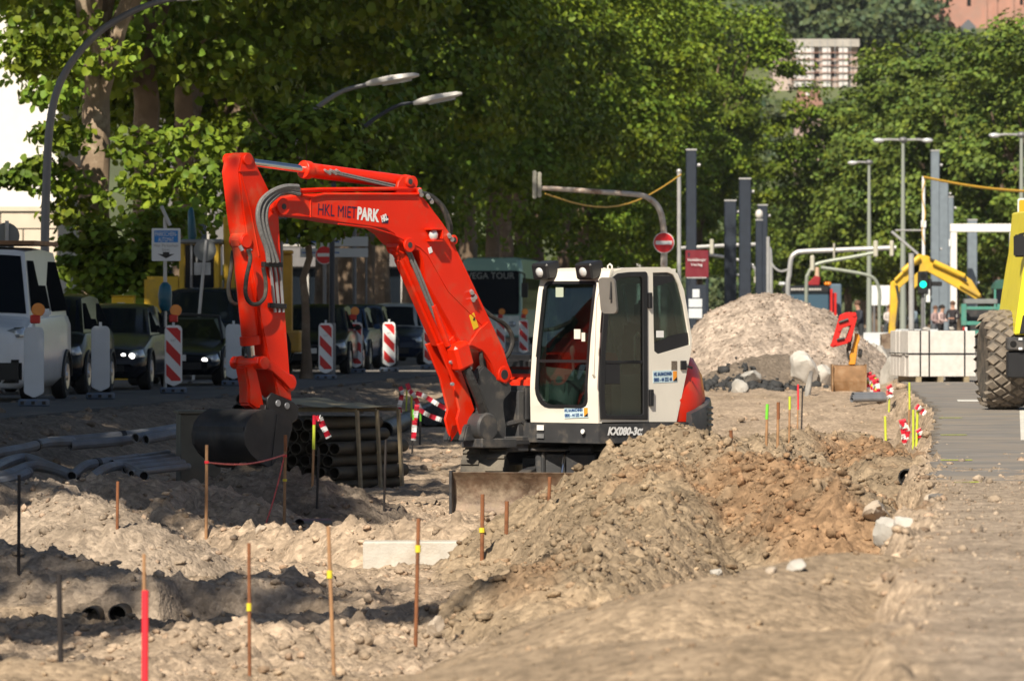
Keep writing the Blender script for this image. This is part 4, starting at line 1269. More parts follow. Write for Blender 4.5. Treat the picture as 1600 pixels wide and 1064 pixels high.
for pts in (((388, 390), (391, 405), (385, 435), (384, 460), (392, 474), (405, 474), (414, 462), (415, 440), (411, 418)), ((364, 392), (361, 420), (357, 450), (361, 470), (372, 476), (384, 470))):
    mb = MB(); mb.tube(smooth_path([EP(x, y, S0 + (.09 if pts[0][0] > 380 else -.25)) for x, y in pts], 6), .021, 8); mb.build('stick_hose', M['rubber'], stick)

# ================================================================== WAITING TRAFFIC
M['tyre'] = mat('tyre_rubber', (.018, .018, .018), .8, var=.2)
M['rim'] = mat('alloy_rim', (.45, .46, .48), .3, .8)
M['carglass'] = mat('dark_car_glass', (.010, .014, .020), .05, spec=.14)  # blue lean of the base colour stands for reflected sky
M['sideglass'] = mat('dark_side_glass', (.010, .012, .014), .9, spec=.0)
M['plate'] = mat('licence_plate', (.75, .75, .72), .4)
M['head'] = mat('headlight_lens', (.42, .46, .50), .08, .4, coat=1)
M['headlit'] = mat('lit_headlight', (.9, .9, .9), .1, emit=(1, .97, .9), estr=2)
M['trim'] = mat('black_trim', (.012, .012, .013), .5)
M['amber'] = mat('amber_lens', (.75, .22, .01), .2, coat=.6)
M['redplastic'] = mat('red_plastic', (.55, .02, .015), .35)
def paint(name, c, rough=.22): return mat(name, c, rough, 0., coat=.08, var=.03, spec=.2)

def car(name, label, cat, px_c, py_ground, col, L=4.4, Wd=1.78, H=1.45, hood=.74, belt=.92, ws=(.30, .52), rear=(.80, .97), kind='sedan', head='std', lit=False, plate=True, roof=None, grille=True, rim=.32, group='cars queuing along the building site'):
    """forward = +x local; ws = windscreen foot and top as share of the length from the nose"""
    Y = CAMZ * FPX / (py_ground - HORIZON)
    t = thing(name, label, cat, (PX(px_c, Y), Y, .012), math.atan2(-1, -.075), group)
    h = Wd / 2
    def X(u): return -u * L           # u = 0 at the nose
    def sec(u, hw, z0, zt, crown=.03, tuck=.94):
        x = X(u)
        p = [(0, z0), (hw * .82, z0), (hw * .98, z0 + .14), (hw, z0 + (zt - z0) * .45), (hw * .99, zt - .16), (hw * tuck, zt - .03), (hw * (tuck - .12), zt), (hw * .45, zt + crown * .8), (0, zt + crown)]
        return [Vector((x, y, z)) for y, z in p] + [Vector((x, -y, z)) for y, z in p[-2:0:-1]]
    nose = hood - (.10 if kind != 'van' else .02)
    secs = [sec(.0, h * .74, .30, nose - .12, .02), sec(.012, h * .86, .22, nose - .05, .03), sec(.04, h * .95, .20, nose, .04), sec(.12, h * .99, .19, (nose + hood) / 2 + .03, .05), sec(ws[0] * .75, h, .19, (hood + belt) / 2, .05), sec(ws[0], h, .19, belt, .03),
            sec(.55, h, .19, belt + .02, .0), sec(.82, h * .99, .20, belt + .04, .0), sec(.95, h * .95, .24, belt + (.04 if kind != 'sedan' else .0), .02), sec(1.0, h * .84, .32, belt - .12, .02)]
    mb = MB(); mb.loft(secs)
    body = mb.build('body', col, t, smooth=50)
    # greenhouse
    if kind != 'open':
        wb, wt = h * .90, h * .70
        gs = []
        for u, z, w in ((ws[0], belt - .02, wb), (ws[1], H - .05, wt), ((ws[1] + rear[0]) / 2, H, wt * 1.02), (rear[0], H - .04, wt), (rear[1], belt, wb * .95)):
            gs.append((u, z, w))
        def ring(u, z, w):
            zb = belt - .03
            return [Vector((X(u), -w * 1.0, z)), Vector((X(u), -w * .8, z + .025)), Vector((X(u), 0, z + .04)), Vector((X(u), w * .8, z + .025)), Vector((X(u), w, z))]
        mb = MB()
        top = [ring(*g) for g in gs]
        mb.loft(top, cap=False, closed=False)
        # sides below the roof edge
        for s in (0, 4):
            sg = 1 if s == 4 else -1
            lo = [Vector((X(u), sg * wb * (1.0 if i not in (4,) else .95), belt - .02)) for i, (u, z, w) in enumerate(gs)]
            hi = [r[s] for r in top]
            n = len(lo)
            mb.add(lo + hi, [(i, i + 1, n + i + 1, n + i) for i in range(n - 1)])
        rf = mb.build('roof', roof or col, t, smooth=35, fix=True)
        # glass panes sit a few mm proud
        def lerp(a, b, k): return a + (b - a) * k
        mb = MB()
        w0, w1 = wb * .93, wt * .93
        x0, z0, x1, z1 = X(lerp(ws[0], ws[1], .06)), lerp(belt - .02, H - .05, .06), X(lerp(ws[0], ws[1], .93)), lerp(belt - .02, H - .05, .93)
        n = Vector((H - belt, 0, (ws[1] - ws[0]) * L)).normalized() * .012
        cols = []
        for k in range(7):
            q = -1 + k / 3
            bow = .03 * (1 - q * q)
            cols.append((Vector((x0 + bow * .5, q * w0, z0 + bow * .8)) + n, Vector((x1 + bow * .5, q * w1, z1 + bow * .9)) + n))
        vs = [c[0] for c in cols] + [c[1] for c in cols]
        mb.add(vs, [(i, i + 1, 8 + i, 7 + i) for i in range(6)])
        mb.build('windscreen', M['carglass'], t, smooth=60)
        for sg in (-1, 1):
            mb = MB()
            def sp(u, k):
                w = lerp(wb, wt, k); z = lerp(belt - .02, H - .06, k)
                return Vector((X(u), sg * (w + .012), z))
            a0, a1 = lerp(ws[0], ws[1], .2), lerp(ws[0], ws[1], .95)
            b1, b0 = rear[0], lerp(rear[0], rear[1], .7)
            m_ = .5 * (a1 + b1) - .01
            mb.add([sp(a0 + .015, .12), sp(m_, .10), sp(m_, .88), sp(a1 + .012, .88)], [(0, 1, 2, 3)])
            mb.build('side_window', M['sideglass'], t, smooth=0)
            mb = MB()
            mb.add([sp(m_ + .02, .10), sp(b0, .12), sp(b1, .88), sp(m_ + .02, .88)], [(0, 1, 2, 3)])
            mb.build('side_window', M['sideglass'], t, smooth=0)
    else:
        mb = MB()
        for sg in (-1, 1): mb.tube([(X(ws[0]), sg * h * .86, belt), (X(ws[1]), sg * h * .72, H)], .03, 6)
        mb.tube([(X(ws[1]), -h * .72, H), (X(ws[1]) + .03, 0, H + .03), (X(ws[1]), h * .72, H)], .03, 6)
        mb.build('windscreen_frame', M['trim'], t)
        mb = MB(); mb.add([(X(ws[0]), -h * .84, belt + .01), (X(ws[0]), h * .84, belt + .01), (X(ws[1]), h * .71, H), (X(ws[1]), -h * .71, H)], [(0, 1, 2, 3)]); mb.build('windscreen', M['cabglass'], t, smooth=0)
        mb = MB(); mb.loft([[Vector((X(u), sy * w, z)) for sy, z in ((-1, belt), (-.75, zt), (.75, zt), (1, belt))] for u, w, zt in ((ws[1] + .02, h * .8, H - .06), (.72, h * .78, H - .02), (.88, h * .74, belt + .05))]); mb.build('soft_top', M['trim'], t, smooth=50)
        for y in (-.36, .36):
            mb = MB(); mb.box((X(.62), y, belt + .12), (.1, .3, .3)); mb.build('headrest', M['seat'], t, bevel=.04, seg=2)
    # lamps
    for sg in (-1, 1):
        mb = MB()
        if head == 'round':
            mb.sphere((X(.035), sg * h * .66, nose - .12), (.10, .13, .13), 14, 10)
        else:
            mb.loft([[Vector((X(u), sg * y, z)) for y, z in pp] for u, pp in ((.016, ((h * .50, nose - .17), (h * .50, nose - .06), (h * .84, nose - .04), (h * .90, nose - .14))), (.05, ((h * .55, nose - .17), (h * .55, nose - .01), (h * .93, nose + .01), (h * .985, nose - .13))))])
            mb.v = [(x + .012, y * 1.012, z + .006) for x, y, z in mb.v]
        hl = mb.build('headlight', M['head'], t, bevel=.01, smooth=60)
        if lit:
            for k in ((.60, .76) if lit == 2 else (.68,)):
                mb = MB(); mb.sphere((X(.008), sg * h * k, nose - .105), (.03, .055 if lit == 2 else .06, .05)); mb.build('bulb', M['headlit'], hl)
        mb = MB(); mb.sphere((X(.012), sg * h * .66, .36), (.03, .06, .05)); mb.build('fog_lamp', M['head'], t)
        mb = MB(); mb.box((X(ws[0] + .06), sg * (h + .09), belt + .06), (.09, .17, .12)); mb.build('door_mirror', col, t, bevel=.03, seg=2)
    if grille:
        mb = MB(); mb.bx(X(.004) , X(.02) + .02, -h * .38, h * .38, nose - .2, nose - .09); mb.build('grille', M['trim'], t, bevel=.01)
    mb = MB(); mb.bx(X(.0) - .03, X(.0) + .012, -h * .62, h * .62, .29, .42); mb.build('air_intake', M['trim'], t, bevel=.01)
    if plate:
        mb = MB(); mb.box((X(0) + .02, 0, .50), (.015, .52, .11)); mb.build('licence_plate', M['plate'], t, bevel=.003)
    mb = MB(); mb.box((X(.004) + .012, 0, nose - .08), (.02, .10, .10)); mb.build('badge', M['chrome'], t, bevel=.03, seg=2)
    for u in (.19, .80):
        for sg in (-1, 1):
            mb = MB()
            y = sg * (h - .10)
            prof = [(-.10, rim * .62), (-.105, rim * .9), (-.07, rim), (.07, rim), (.105, rim * .9), (.10, rim * .62)]
            mb.lathe(prof, (X(u), y, rim), (0, 1, 0), 22)
            w = mb.build('wheel', M['tyre'], t, smooth=40)
            mb = MB(); mb.lathe([(0, rim * .60), (.012, rim * .58), (.0, rim * .2), (.02, .04)], (X(u), y + sg * .10, rim), (0, sg, 0), 10); mb.build('rim', M['rim'], w, smooth=20)
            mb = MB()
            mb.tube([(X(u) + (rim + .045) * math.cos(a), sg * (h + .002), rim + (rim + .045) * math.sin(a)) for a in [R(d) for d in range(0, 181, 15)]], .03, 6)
            mb.build('wheel_well_shade', M['trim'], t)  # dark ring stands for the shaded gap of the wheel well
    return t, X, h, nose

dk = paint('black_paint', (.006, .008, .012)); nb = paint('navy_paint', (.010, .018, .040)); gy = paint('anthracite_paint', (.016, .017, .022)); bl_ = paint('mid_blue_paint', (.02, .05, .12)); sv = paint('silver_paint', (.45, .46, .46)); wh = paint('white_van_paint', (.72, .75, .78))  # the black leans blue: sky reflection put into the paint colour
v, X_, h_, n_ = car('van', 'white high-roofed van with roof bars at the head of the queue', 'van', -62, 630, wh, 4.9, 1.92, 2.25, 1.10, 1.24, (.20, .34), (.90, .985), 'van', rim=.34)
mb = MB(); mb.bx(-4.2, -1.9, -.78, .78, 2.31, 2.37); mb.build('roof_rack', mat('wooden_roof_board', (.25, .13, .06), .7, var=.3), v)
mb = MB(); mb.bx(-.06, .03, -.9, .9, .28, .62); mb.build('bumper', M['trim'], v, bevel=.05, seg=2)
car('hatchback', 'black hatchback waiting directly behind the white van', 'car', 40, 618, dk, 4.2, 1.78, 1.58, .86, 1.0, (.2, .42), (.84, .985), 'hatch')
c, X_, h_, n_ = car('sedan', 'dark grey sedan with glowing ring headlights second behind the white van', 'car', 142, 611, gy, 4.6, 1.81, 1.43, .78, .94, (.30, .50), (.78, .92), 'sedan', lit=2)
mb = MB(); mb.bx(-.02, .02, -.62, -.1, .30, .315); mb.bx(-.02, .02, .1, .62, .30, .315); mb.build('chrome_strip', M['chrome'], c)
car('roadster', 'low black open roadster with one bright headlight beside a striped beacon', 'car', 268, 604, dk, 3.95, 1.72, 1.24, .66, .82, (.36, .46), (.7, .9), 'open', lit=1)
car('people_carrier', 'tall dark blue people carrier rising behind the low roadster', 'car', 300, 594, nb, 4.7, 1.88, 1.78, .98, 1.12, (.2, .40), (.90, .985), 'van', lit=0)
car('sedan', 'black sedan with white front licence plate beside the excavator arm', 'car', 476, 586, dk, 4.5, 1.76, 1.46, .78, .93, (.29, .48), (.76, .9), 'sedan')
car('sedan', 'mid blue sedan whose roof shows behind the black sedan', 'car', 512, 579, bl_, 4.5, 1.78, 1.44, .78, .93, (.29, .48), (.76, .9), 'sedan')
car('beetle_car', 'navy rounded small car with round headlights between two striped beacons', 'car', 545, 575, nb, 4.0, 1.72, 1.48, .80, .93, (.30, .46), (.72, .95), 'hatch', head='round', plate=False, grille=False)
car('estate_car', 'dark estate car with pale silver roof between two striped beacons', 'car', 605, 571, nb, 4.6, 1.76, 1.52, .80, .95, (.28, .46), (.93, .99), 'hatch', roof=sv)
car('hatchback', 'dark blue hatchback behind the silver roofed estate car', 'car', 655, 566, nb, 4.1, 1.72, 1.46, .80, .95, (.26, .44), (.86, .985), 'hatch', lit=1)
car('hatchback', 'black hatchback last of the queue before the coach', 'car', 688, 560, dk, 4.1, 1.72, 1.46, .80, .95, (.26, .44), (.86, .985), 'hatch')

# coach
Yc = 237
co = thing('coach', 'pale green and white touring coach at the end of the queue', 'coach', (PX(768, Yc), Yc, .012), math.atan2(-1, -.075))
mint = paint('mint_coach_paint', (.30, .48, .42)); cw = paint('white_coach_paint', (.62, .68, .66))
def csec(x, hw, zb, zt): return [Vector((x, -hw, zb)), Vector((x, -hw, zt - .35)), Vector((x, -hw * .93, zt - .08)), Vector((x, -hw * .8, zt)), Vector((x, hw * .8, zt)), Vector((x, hw * .93, zt - .08)), Vector((x, hw, zt - .35)), Vector((x, hw, zb))]
mb = MB(); mb.loft([csec(0, 1.2, .35, 3.3), csec(-.15, 1.25, .3, 3.55), csec(-.5, 1.25, .3, 3.6), csec(-11.5, 1.25, .3, 3.6)]); mb.build('body', mint, co, smooth=40)
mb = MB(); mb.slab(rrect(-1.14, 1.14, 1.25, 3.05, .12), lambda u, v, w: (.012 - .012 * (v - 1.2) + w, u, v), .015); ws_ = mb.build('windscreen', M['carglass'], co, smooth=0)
text_fit('lettering', 'VEGA TOUR', (.03, -1.02, 2.72), (.03, .95, 2.72), (0, 0, 1), .26, mat('pale_lettering', (.30, .32, .31), .5), ws_, lift=.012)
mb = MB(); mb.bx(-.02, .02, -1.16, 1.16, .4, 1.2); mb.build('front_panel', cw, co, bevel=.01)
for y in (-.85, .85):
    mb = MB(); mb.sphere((.02, y, .85), (.05, .18, .12)); mb.build('headlight', M['head'], co)
for k in range(6):
    for sg in (-1, 1):
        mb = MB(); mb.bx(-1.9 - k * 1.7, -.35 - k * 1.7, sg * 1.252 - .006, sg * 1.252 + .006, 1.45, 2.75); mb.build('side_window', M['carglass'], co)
for sg in (-1, 1):
    mb = MB(); mb.tube([(.1, sg * 1.15, 3.0), (.45, sg * 1.4, 2.9), (.45, sg * 1.4, 2.6)], .04, 6); mb.box((.45, sg * 1.4, 2.25), (.14, .26, .6)); mb.build('coach_mirror', M['trim'], co, bevel=.01)
    for x in (-2.4, -8.5):
        mb = MB(); mb.lathe([(-.14, .3), (-.14, .48), (.14, .48), (.14, .3)], (x, sg * 1.12, .48), (0, 1, 0), 18); mb.build('wheel', M['tyre'], co)

# ================================================================== BEACONS
M['beaconwhite'] = mat('reflective_white_sheet', (.80, .80, .80), .4, var=.03)
M['beaconback'] = mat('beacon_back_plastic', (.62, .66, .70), .5, var=.06)
M['beaconred'] = mat('reflective_red_sheet', (.62, .02, .02), .4)
M['baseblue'] = mat('blue_grey_rubber_foot', (.10, .14, .21), .8, var=.25, dirt=(.25, .22, .18), dscale=6, dlow=.5, dhigh=.8)
def beacon(px, py_base, label, stripes=True, lamp=None, dx=0):
    Y = CAMZ * FPX / (py_base - HORIZON)
    t = thing('guide_beacon', label, 'beacon', (PX(px, Y), Y, .012), 0, 'guide beacons along the lane edge')
    mb = MB(); mb.box((0, 0, .05), (.42, .30, .10)); 
    bs = mb.build('foot', M['baseblue'], t, bevel=.02)
    mb = MB()
    for x in (-.15, 0, .15): mb.box((x, -.151, .05), (.05, .012, .045))
    mb.build_each('foot_recess_shade', M['trim'], bs)  # dark blocks painted in for the shade of the foot's recesses
    w, z0, z1 = .14, .115, 1.10
    out = [(0, z0), (w * .55, z0 + .035), (w, z0 + .07)] + [(w, z1 - .05), (w - .04, z1), (-w + .04, z1), (-w, z1 - .05)] + [(-w, z0 + .07), (-w * .55, z0 + .035)]
    mb = MB(); mb.slab(out, lambda u, v, d: (u, -.02 + d, v), .04); bd = mb.build('board', M['beaconwhite' if stripes else 'beaconback'], t, bevel=.012, seg=2)
    mb = MB(); mb.bx(-.02, .02, -.015, .015, z1, z1 + .06); mb.build('lamp_socket', M['beaconback'], bd)
    if stripes:
        a, b, lo, hi = -w + .025, w - .025, z0 + .09, z1 - .04
        for s0 in (-.02, .36, .74):
            # red band sloping down to the right
            q = [(a, lo + s0 + .30), (b, lo + s0 + .06), (b, lo + s0 - .13), (a, lo + s0 + .11)]
            def clip(poly, zc, keep):
                o = []
                for i in range(len(poly)):
                    p, r = poly[i], poly[(i + 1) % len(poly)]
                    ip, ir = keep(p[1] - zc), keep(r[1] - zc)
                    if ip: o.append(p)
                    if ip != ir:
                        k = (zc - p[1]) / (r[1] - p[1]); o.append((p[0] + (r[0] - p[0]) * k, zc))
                return o
            q = clip(q, lo, lambda e: e >= -1e-9)
            q = clip(q, hi, lambda e: e <= 1e-9) if len(q) > 2 else q
            if len(q) > 2:
                mb = MB(); mb.slab(q, lambda u, v, d: (u, -.0235 - d, v), .002); mb.build('red_stripe', M['beaconred'], bd, smooth=0)
        text_fit('small_lettering', 'EXT', (-.04, -.0225, z1 - .26), (.04, -.0225, z1 - .26), (0, 0, 1), .035, mat('grey_lettering', (.3, .3, .3), .5) if 'grey_l' not in M else M['grey_l'], bd, lift=.001)
    if lamp:
        mb = MB(); mb.bx(-.07 + dx, .07 + dx, -.05, .05, z1 + .05, z1 + .17); lm = mb.build('lamp_housing', M['redplastic'], t, bevel=.015)
        mb = MB(); mb.cyl((dx + .04, -.04, z1 + .24), (dx + .04, .04, z1 + .24), .095, n=20); mb.build('lamp_lens', M['amber'], lm, bevel=.02, seg=2)
    return t
M['grey_l'] = mat('grey_lettering', (.3, .3, .3), .5)
beacon(53, 636, 'blank grey back of a beacon with lamp, leftmost in front of the white van', False, True, .02)
beacon(157, 625, 'blank grey back of a beacon standing before the dark grey sedan', False)
beacon(271, 616, 'striped beacon with amber lamp standing before the low roadster', True, True)
beacon(365, 604, 'blank grey back of a beacon just left of the excavator arm', False)
beacon(390, 592, 'striped beacon half hidden behind the excavator arm', True)
beacon(509, 594, 'striped beacon standing before the black sedan, dark foot', True)
beacon(556, 584, 'sunlit striped beacon with amber lamp on top before the navy small car', True, True, -.06)
beacon(608, 582, 'sunlit striped beacon without lamp before the silver roofed estate car', True)
beacon(671, 578, 'striped beacon partly behind the lower end of the boom ram', True)
beacon(703, 572, 'striped beacon seen through the gap under the red boom', True)
beacon(782, 560, 'far striped beacon just left of the hoses before the coach', True, True)
beacon(818, 559, 'far striped beacon next to the cab edge before the coach', True, True)

# ================================================================== SIGNS, LAMPS, MASTS
M['pole'] = mat('grey_painted_pole', (.20, .20, .21), .5, .3, var=.12, scale=2)
M['polelight'] = mat('light_galvanised_pole', (.48, .48, .48), .5, .5, var=.15, scale=3)
M['darkpole'] = mat('dark_blue_grey_mast', (.018, .026, .042), .5, var=.15)
M['signwhite'] = mat('white_sign_sheet', (.72, .74, .76), .4)
M['signback'] = mat('grey_sign_back', (.24, .25, .25), .5, .4, var=.1)
M['lampheadm'] = mat('pale_lamp_head', (.62, .60, .57), .4)
M['signred'] = mat('red_sign_sheet', (.60, .012, .02), .4)
def lamp(label, Y, pts, px0, py0, tip, r=.075, m='pole', group='curved street lamps along the avenue'):
    """pts in photo pixels up the pole; last two carry the head"""
    base = P(px0, py0, Y); base.z = 0
    t = thing('street_lamp', label, 'street lamp', base, 0, group)
    q = [Vector((0, 0, 0))] + [P(x, y, Y) - base for x, y in pts]
    mb = MB(); mb.tube(smooth_path(q, 6), r, 10, r * .6); mb.build('pole', M[m], t)
    mb = MB(); mb.cyl((0, 0, 0), (0, 0, 1.1), r * 1.5, n=12); mb.build('pole_base', M['pole'], t, bevel=.01)
    a, b = P(*tip[0], Y) - base, P(*tip[1], Y) - base
    d = (b - a).normalized(); n = Vector((-d.z, 0, d.x))
    L_ = (b - a).length
    mb = MB()
    mb.loft([[a + d * (L_ * k) + Vector((0, w * s, 0)) + n * hh for s, hh in ((-1, 0), (-.8, th), (.8, th), (1, 0), (.7, -th * .5), (-.7, -th * .5))] for k, w, th in ((0, .05, .05), (.15, .13, .09), (.5, .16, .10), (.9, .13, .07), (1, .06, .03))])
    hd = mb.build('lamp_head', M['lampheadm'], t, smooth=50)
    mb = MB(); mb.loft([[a + d * (L_ * k) + Vector((0, s * .10, 0)) - n * hh for s, hh in ((-1, .05), (1, .05), (.7, .085), (-.7, .085))] for k in (.3, .85)]); mb.build('lamp_glass', M['lens'], hd, smooth=0)
    return t
lamp('tall curved grey street lamp rising in front of the white building', 92, ((70, 420), (72, 300), (80, 180), (104, 110), (150, 55), (200, 22), (245, 4), (285, -4)), 70, 610, ((276, 0), (350, -16)), .075)
lamp('street lamp with long pale head, upper of two over the red ram', 117, ((440, 300), (462, 215), (476, 188), (500, 165), (535, 143), (575, 132)), 436, 545, ((572, 133), (655, 118)), .07)
lamp('street lamp with long pale head, lower one with a shaded arm', 121, ((520, 320), (528, 260), (548, 220), (580, 190), (620, 166), (650, 160)), 518, 530, ((646, 163), (722, 147)), .06, 'darkpole')  # dark mast colour on this arm stands for shade

def pole(t, p, q, r, m='pole', name='pole', n=10):
    mb = MB(); mb.cyl(p, q, r, n=n); return mb.build(name, M[m], t)
def disc(t, c, r, m, th=.02, name='sign_disc', n=28, par=None):
    mb = MB(); mb.cyl(Vector(c) + Vector((0, -th / 2, 0)), Vector(c) + Vector((0, th / 2, 0)), r, n=n); return mb.build(name, M[m], t)
def no_entry(t, c, r):
    rim_ = disc(t, c, r, 'signwhite', .02, 'sign_plate')
    mb = MB(); mb.cyl(c + Vector((0, -.013, 0)), c + Vector((0, -.0165, 0)), r * .93, n=32); mb.build('red_disc', M['signred'], rim_)
    mb = MB(); mb.box(c + Vector((0, -.019, 0)), (r * 1.55, .004, r * .36)); mb.build('white_bar', M['signwhite'], rim_)
# car-park ticket sign
Y = 100
t = thing('parking_sign', 'white sign reading PARKSCHEIN-AUTOMAT with a black down arrow', 'sign', (PX(258, Y), Y, 0))
z = lambda py: ZY(py, Y)
mpp = Y / FPX
pole(t, (0, 0, 0), (0, 0, z(340)), .032, 'polelight')
mb = MB(); mb.slab(rrect(-22.5 * mpp, 22.5 * mpp, z(408), z(357), .02), lambda u, v, w: (u + .02, -.05 + w, v), .015); sg = mb.build('sign_plate', M['signwhite'], t, bevel=.003)
mb = MB(); mb.slab([(-18.5 * mpp, z(379)), (18.5 * mpp, z(379)), (18.5 * mpp, z(360.5)), (-18.5 * mpp, z(360.5))], lambda u, v, w: (u + .02, -.053 - w, v), .003); mb.build('blue_field', mat('sign_blue', (.02, .22, .62), .5), sg, smooth=0)
text_fit('lettering', 'PARKSCHEIN-', (.02 - 17 * mpp, -.057, z(369.2)), (.02 + 17 * mpp, -.057, z(369.2)), (0, 0, 1), 7.0 * mpp, M['whiteflat'], sg)
text_fit('lettering', 'AUTOMAT', (.02 - 12 * mpp, -.057, z(378)), (.02 + 12 * mpp, -.057, z(378)), (0, 0, 1), 7.0 * mpp, M['whiteflat'], sg)
text_fit('lettering', 'Hier Parkschein', (.02 - 19 * mpp, -.052, z(386)), (.02 + 19 * mpp, -.052, z(386)), (0, 0, 1), 4.6 * mpp, M['grey_l'], sg)
text_fit('lettering', 'lösen', (.02 - 6 * mpp, -.052, z(392.5)), (.02 + 6 * mpp, -.052, z(392.5)), (0, 0, 1), 4.4 * mpp, M['grey_l'], sg)
mb = MB(); mb.slab([(-5 * mpp, z(394)), (5 * mpp, z(394)), (5 * mpp, z(397.5)), (13 * mpp, z(397)), (0, z(404)), (-13 * mpp, z(397)), (-5 * mpp, z(397.5))], lambda u, v, w: (u + .02, -.053 - w, v), .003); mb.build('arrow', M['black'], sg, smooth=0)
mb = MB(); mb.beam((-6 * mpp, 0, z(322)), (8 * mpp, 0, z(353)), .06, .10, (0, 1, 0)); mb.build('solar_panel', M['polelight'], t, bevel=.01)
M['bluebag'] = mat('teal_plastic_bag', (.01, .10, .16), .35, bump=.6, bscale=14)
mb = MB(); mb.loft([mb.ring((px * mpp * .1, 0, z(py)), (0, 0, 1), r * mpp, 10) for py, r, px in ((486, 6, 0), (478, 10, 2), (460, 11, -2), (447, 9, 3), (441, 4, 0))]); mb.build('covered_meter', M['bluebag'], t, smooth=60)
# bagged sign beside it
t = thing('bagged_sign', 'sign wrapped in teal plastic on a thin pole left of the excavator arm', 'sign', (PX(299, 118), 118, 0))
zz = lambda py: ZY(py, 118)
pole(t, (0, 0, 0), (0, 0, zz(330)), .03, 'pole')
mb = MB(); mb.loft([mb.ring((dx, 0, zz(py)), (0, 0, 1), r, 10) for py, r, dx in ((378, .05, 0), (370, .09, .02), (345, .075, 0), (330, .06, -.01), (324, .02, 0))]); mb.build('plastic_bag', M['bluebag'], t, smooth=60)
# backs of round signs
t = thing('round_sign', 'grey back of a round sign at the left edge above the van', 'sign', (PX(9, 96), 96, 0)); zz = lambda py: ZY(py, 96)
pole(t, (0, 0, 0), (.02, 0, zz(345)), .032, 'polelight'); disc(t, Vector((0, .06, zz(369))), .225, 'signback')
t = thing('round_sign', 'dark back of a round sign on a tilted pole before the yellow machine', 'sign', (PX(310, 112), 112, 0)); zz = lambda py: ZY(py, 112); k_ = 112 / FPX
pole(t, (-.1, 0, 0), (12 * k_, 0, zz(375)), .03, 'polelight'); disc(t, Vector((10 * k_, .06, zz(391))), .22, 'signback'); 
mb = MB(); mb.box((6 * k_, .06, zz(420)), (.32, .02, .24)); mb.build('sign_back', M['steel'], t)
# direction signs with no-entry disc
Y = 165; mpp = Y / FPX; z = lambda py: ZY(py, Y)
t = thing('direction_sign', 'two stacked white direction boards on grey poles behind the boom', 'sign', (PX(522, Y), Y, 0))
for x in (-15, 32, 50): pole(t, (x * mpp, 0.05, 0), (x * mpp, .05, z(340 if x < 40 else 365)), .055 if x != 50 else .03, 'pole')
for a, b in ((385, 370), (402, 388)):
    mb = MB(); mb.bx(-53 * mpp, 53 * mpp, -.04, 0, z(a), z(b)); o = mb.build('sign_board', M['signwhite'], t, bevel=.004)
    mb = MB(); mb.bx(-50 * mpp, 8 * mpp, -.043, -.041, z(a - 6), z(b + 6)); mb.build('board_line', M['blueprint'], o)
t = thing('no_entry_sign', 'red no entry sign in shade before the white direction boards', 'sign', (PX(507, 150), 150, 0)); 
pole(t, (0, .05, 0), (0, .05, ZY(380, 150)), .035, 'pole'); no_entry(t, Vector((0, 0, ZY(398.5, 150))), 14.5 * 150 / FPX)

# traffic-signal mast
Y = 132; mpp = Y / FPX; z = lambda py: ZY(py, Y)
t = thing('signal_mast', 'rusty white signal mast arching left over the site behind the cab', 'traffic light', (PX(1037, Y), Y, 0))
q = [(0, 0, 0)] + [((x - 1037) * mpp, 0, z(y)) for x, y in ((1037, 480), (1037.5, 390), (1036, 350), (1029, 325), (1015, 311), (995, 304.5), (930, 299.5), (832, 293))]
M['rustwhite'] = mat('rusting_white_mast', (.55, .50, .45), .5, .2, var=.1, dirt=(.28, .12, .05), dscale=2.5, dlow=.5, dhigh=.7)
mb = MB(); mb.tube(smooth_path(q, 5), .085, 10, .055); mb.build('mast', M['rustwhite'], t)
M['signalgrey'] = mat('cream_signal_housing', (.50, .48, .40), .5, var=.1)
mb = MB(); mb.bx(-205 * mpp, -198.5 * mpp, -.22, .1, z(311), z(267)); hs = mb.build('signal_housing', M['signalgrey'], t, bevel=.02, seg=2)
mb = MB(); mb.bx(-197.5 * mpp, -191 * mpp, -.15, .16, z(309), z(269)); mb.build('signal_housing', M['signalgrey'], t, bevel=.02, seg=2)
no_entry(t, Vector((0, -.14, z(379.5))), 16.5 * mpp)
mb = MB(); mb.tube([(-205 * mpp, 0, z(293)), (-190 * mpp, 0, z(293.8))], .06, 8); mb.build('arm_clamp', M['rustwhite'], t)
# thin post and yellow cable
t = thing('cable_post', 'thin galvanised post right of the no entry sign holding a yellow cable', 'post', (PX(1061, 150), 150, 0))
pole(t, (0, 0, 0), (0, 0, ZY(268, 150)), .055, 'polelight'); mb = MB(); mb.sphere((0, 0, ZY(268, 150)), .07); mb.build('post_cap', M['polelight'], t)
M['cable'] = mat('yellow_cable', (.62, .36, .03), .6)
a, b = P(1064, 273, 150), P(852, 303, 132)
mb = MB(); mb.tube([a.lerp(b, k / 12) - Vector((0, 0, .55 * math.sin(math.pi * k / 12))) for k in range(13)], .022, 5); o = mb.build('yellow_cable', M['cable']); tag(o, 'sagging yellow cable between the thin post and the signal arm', 'cable')
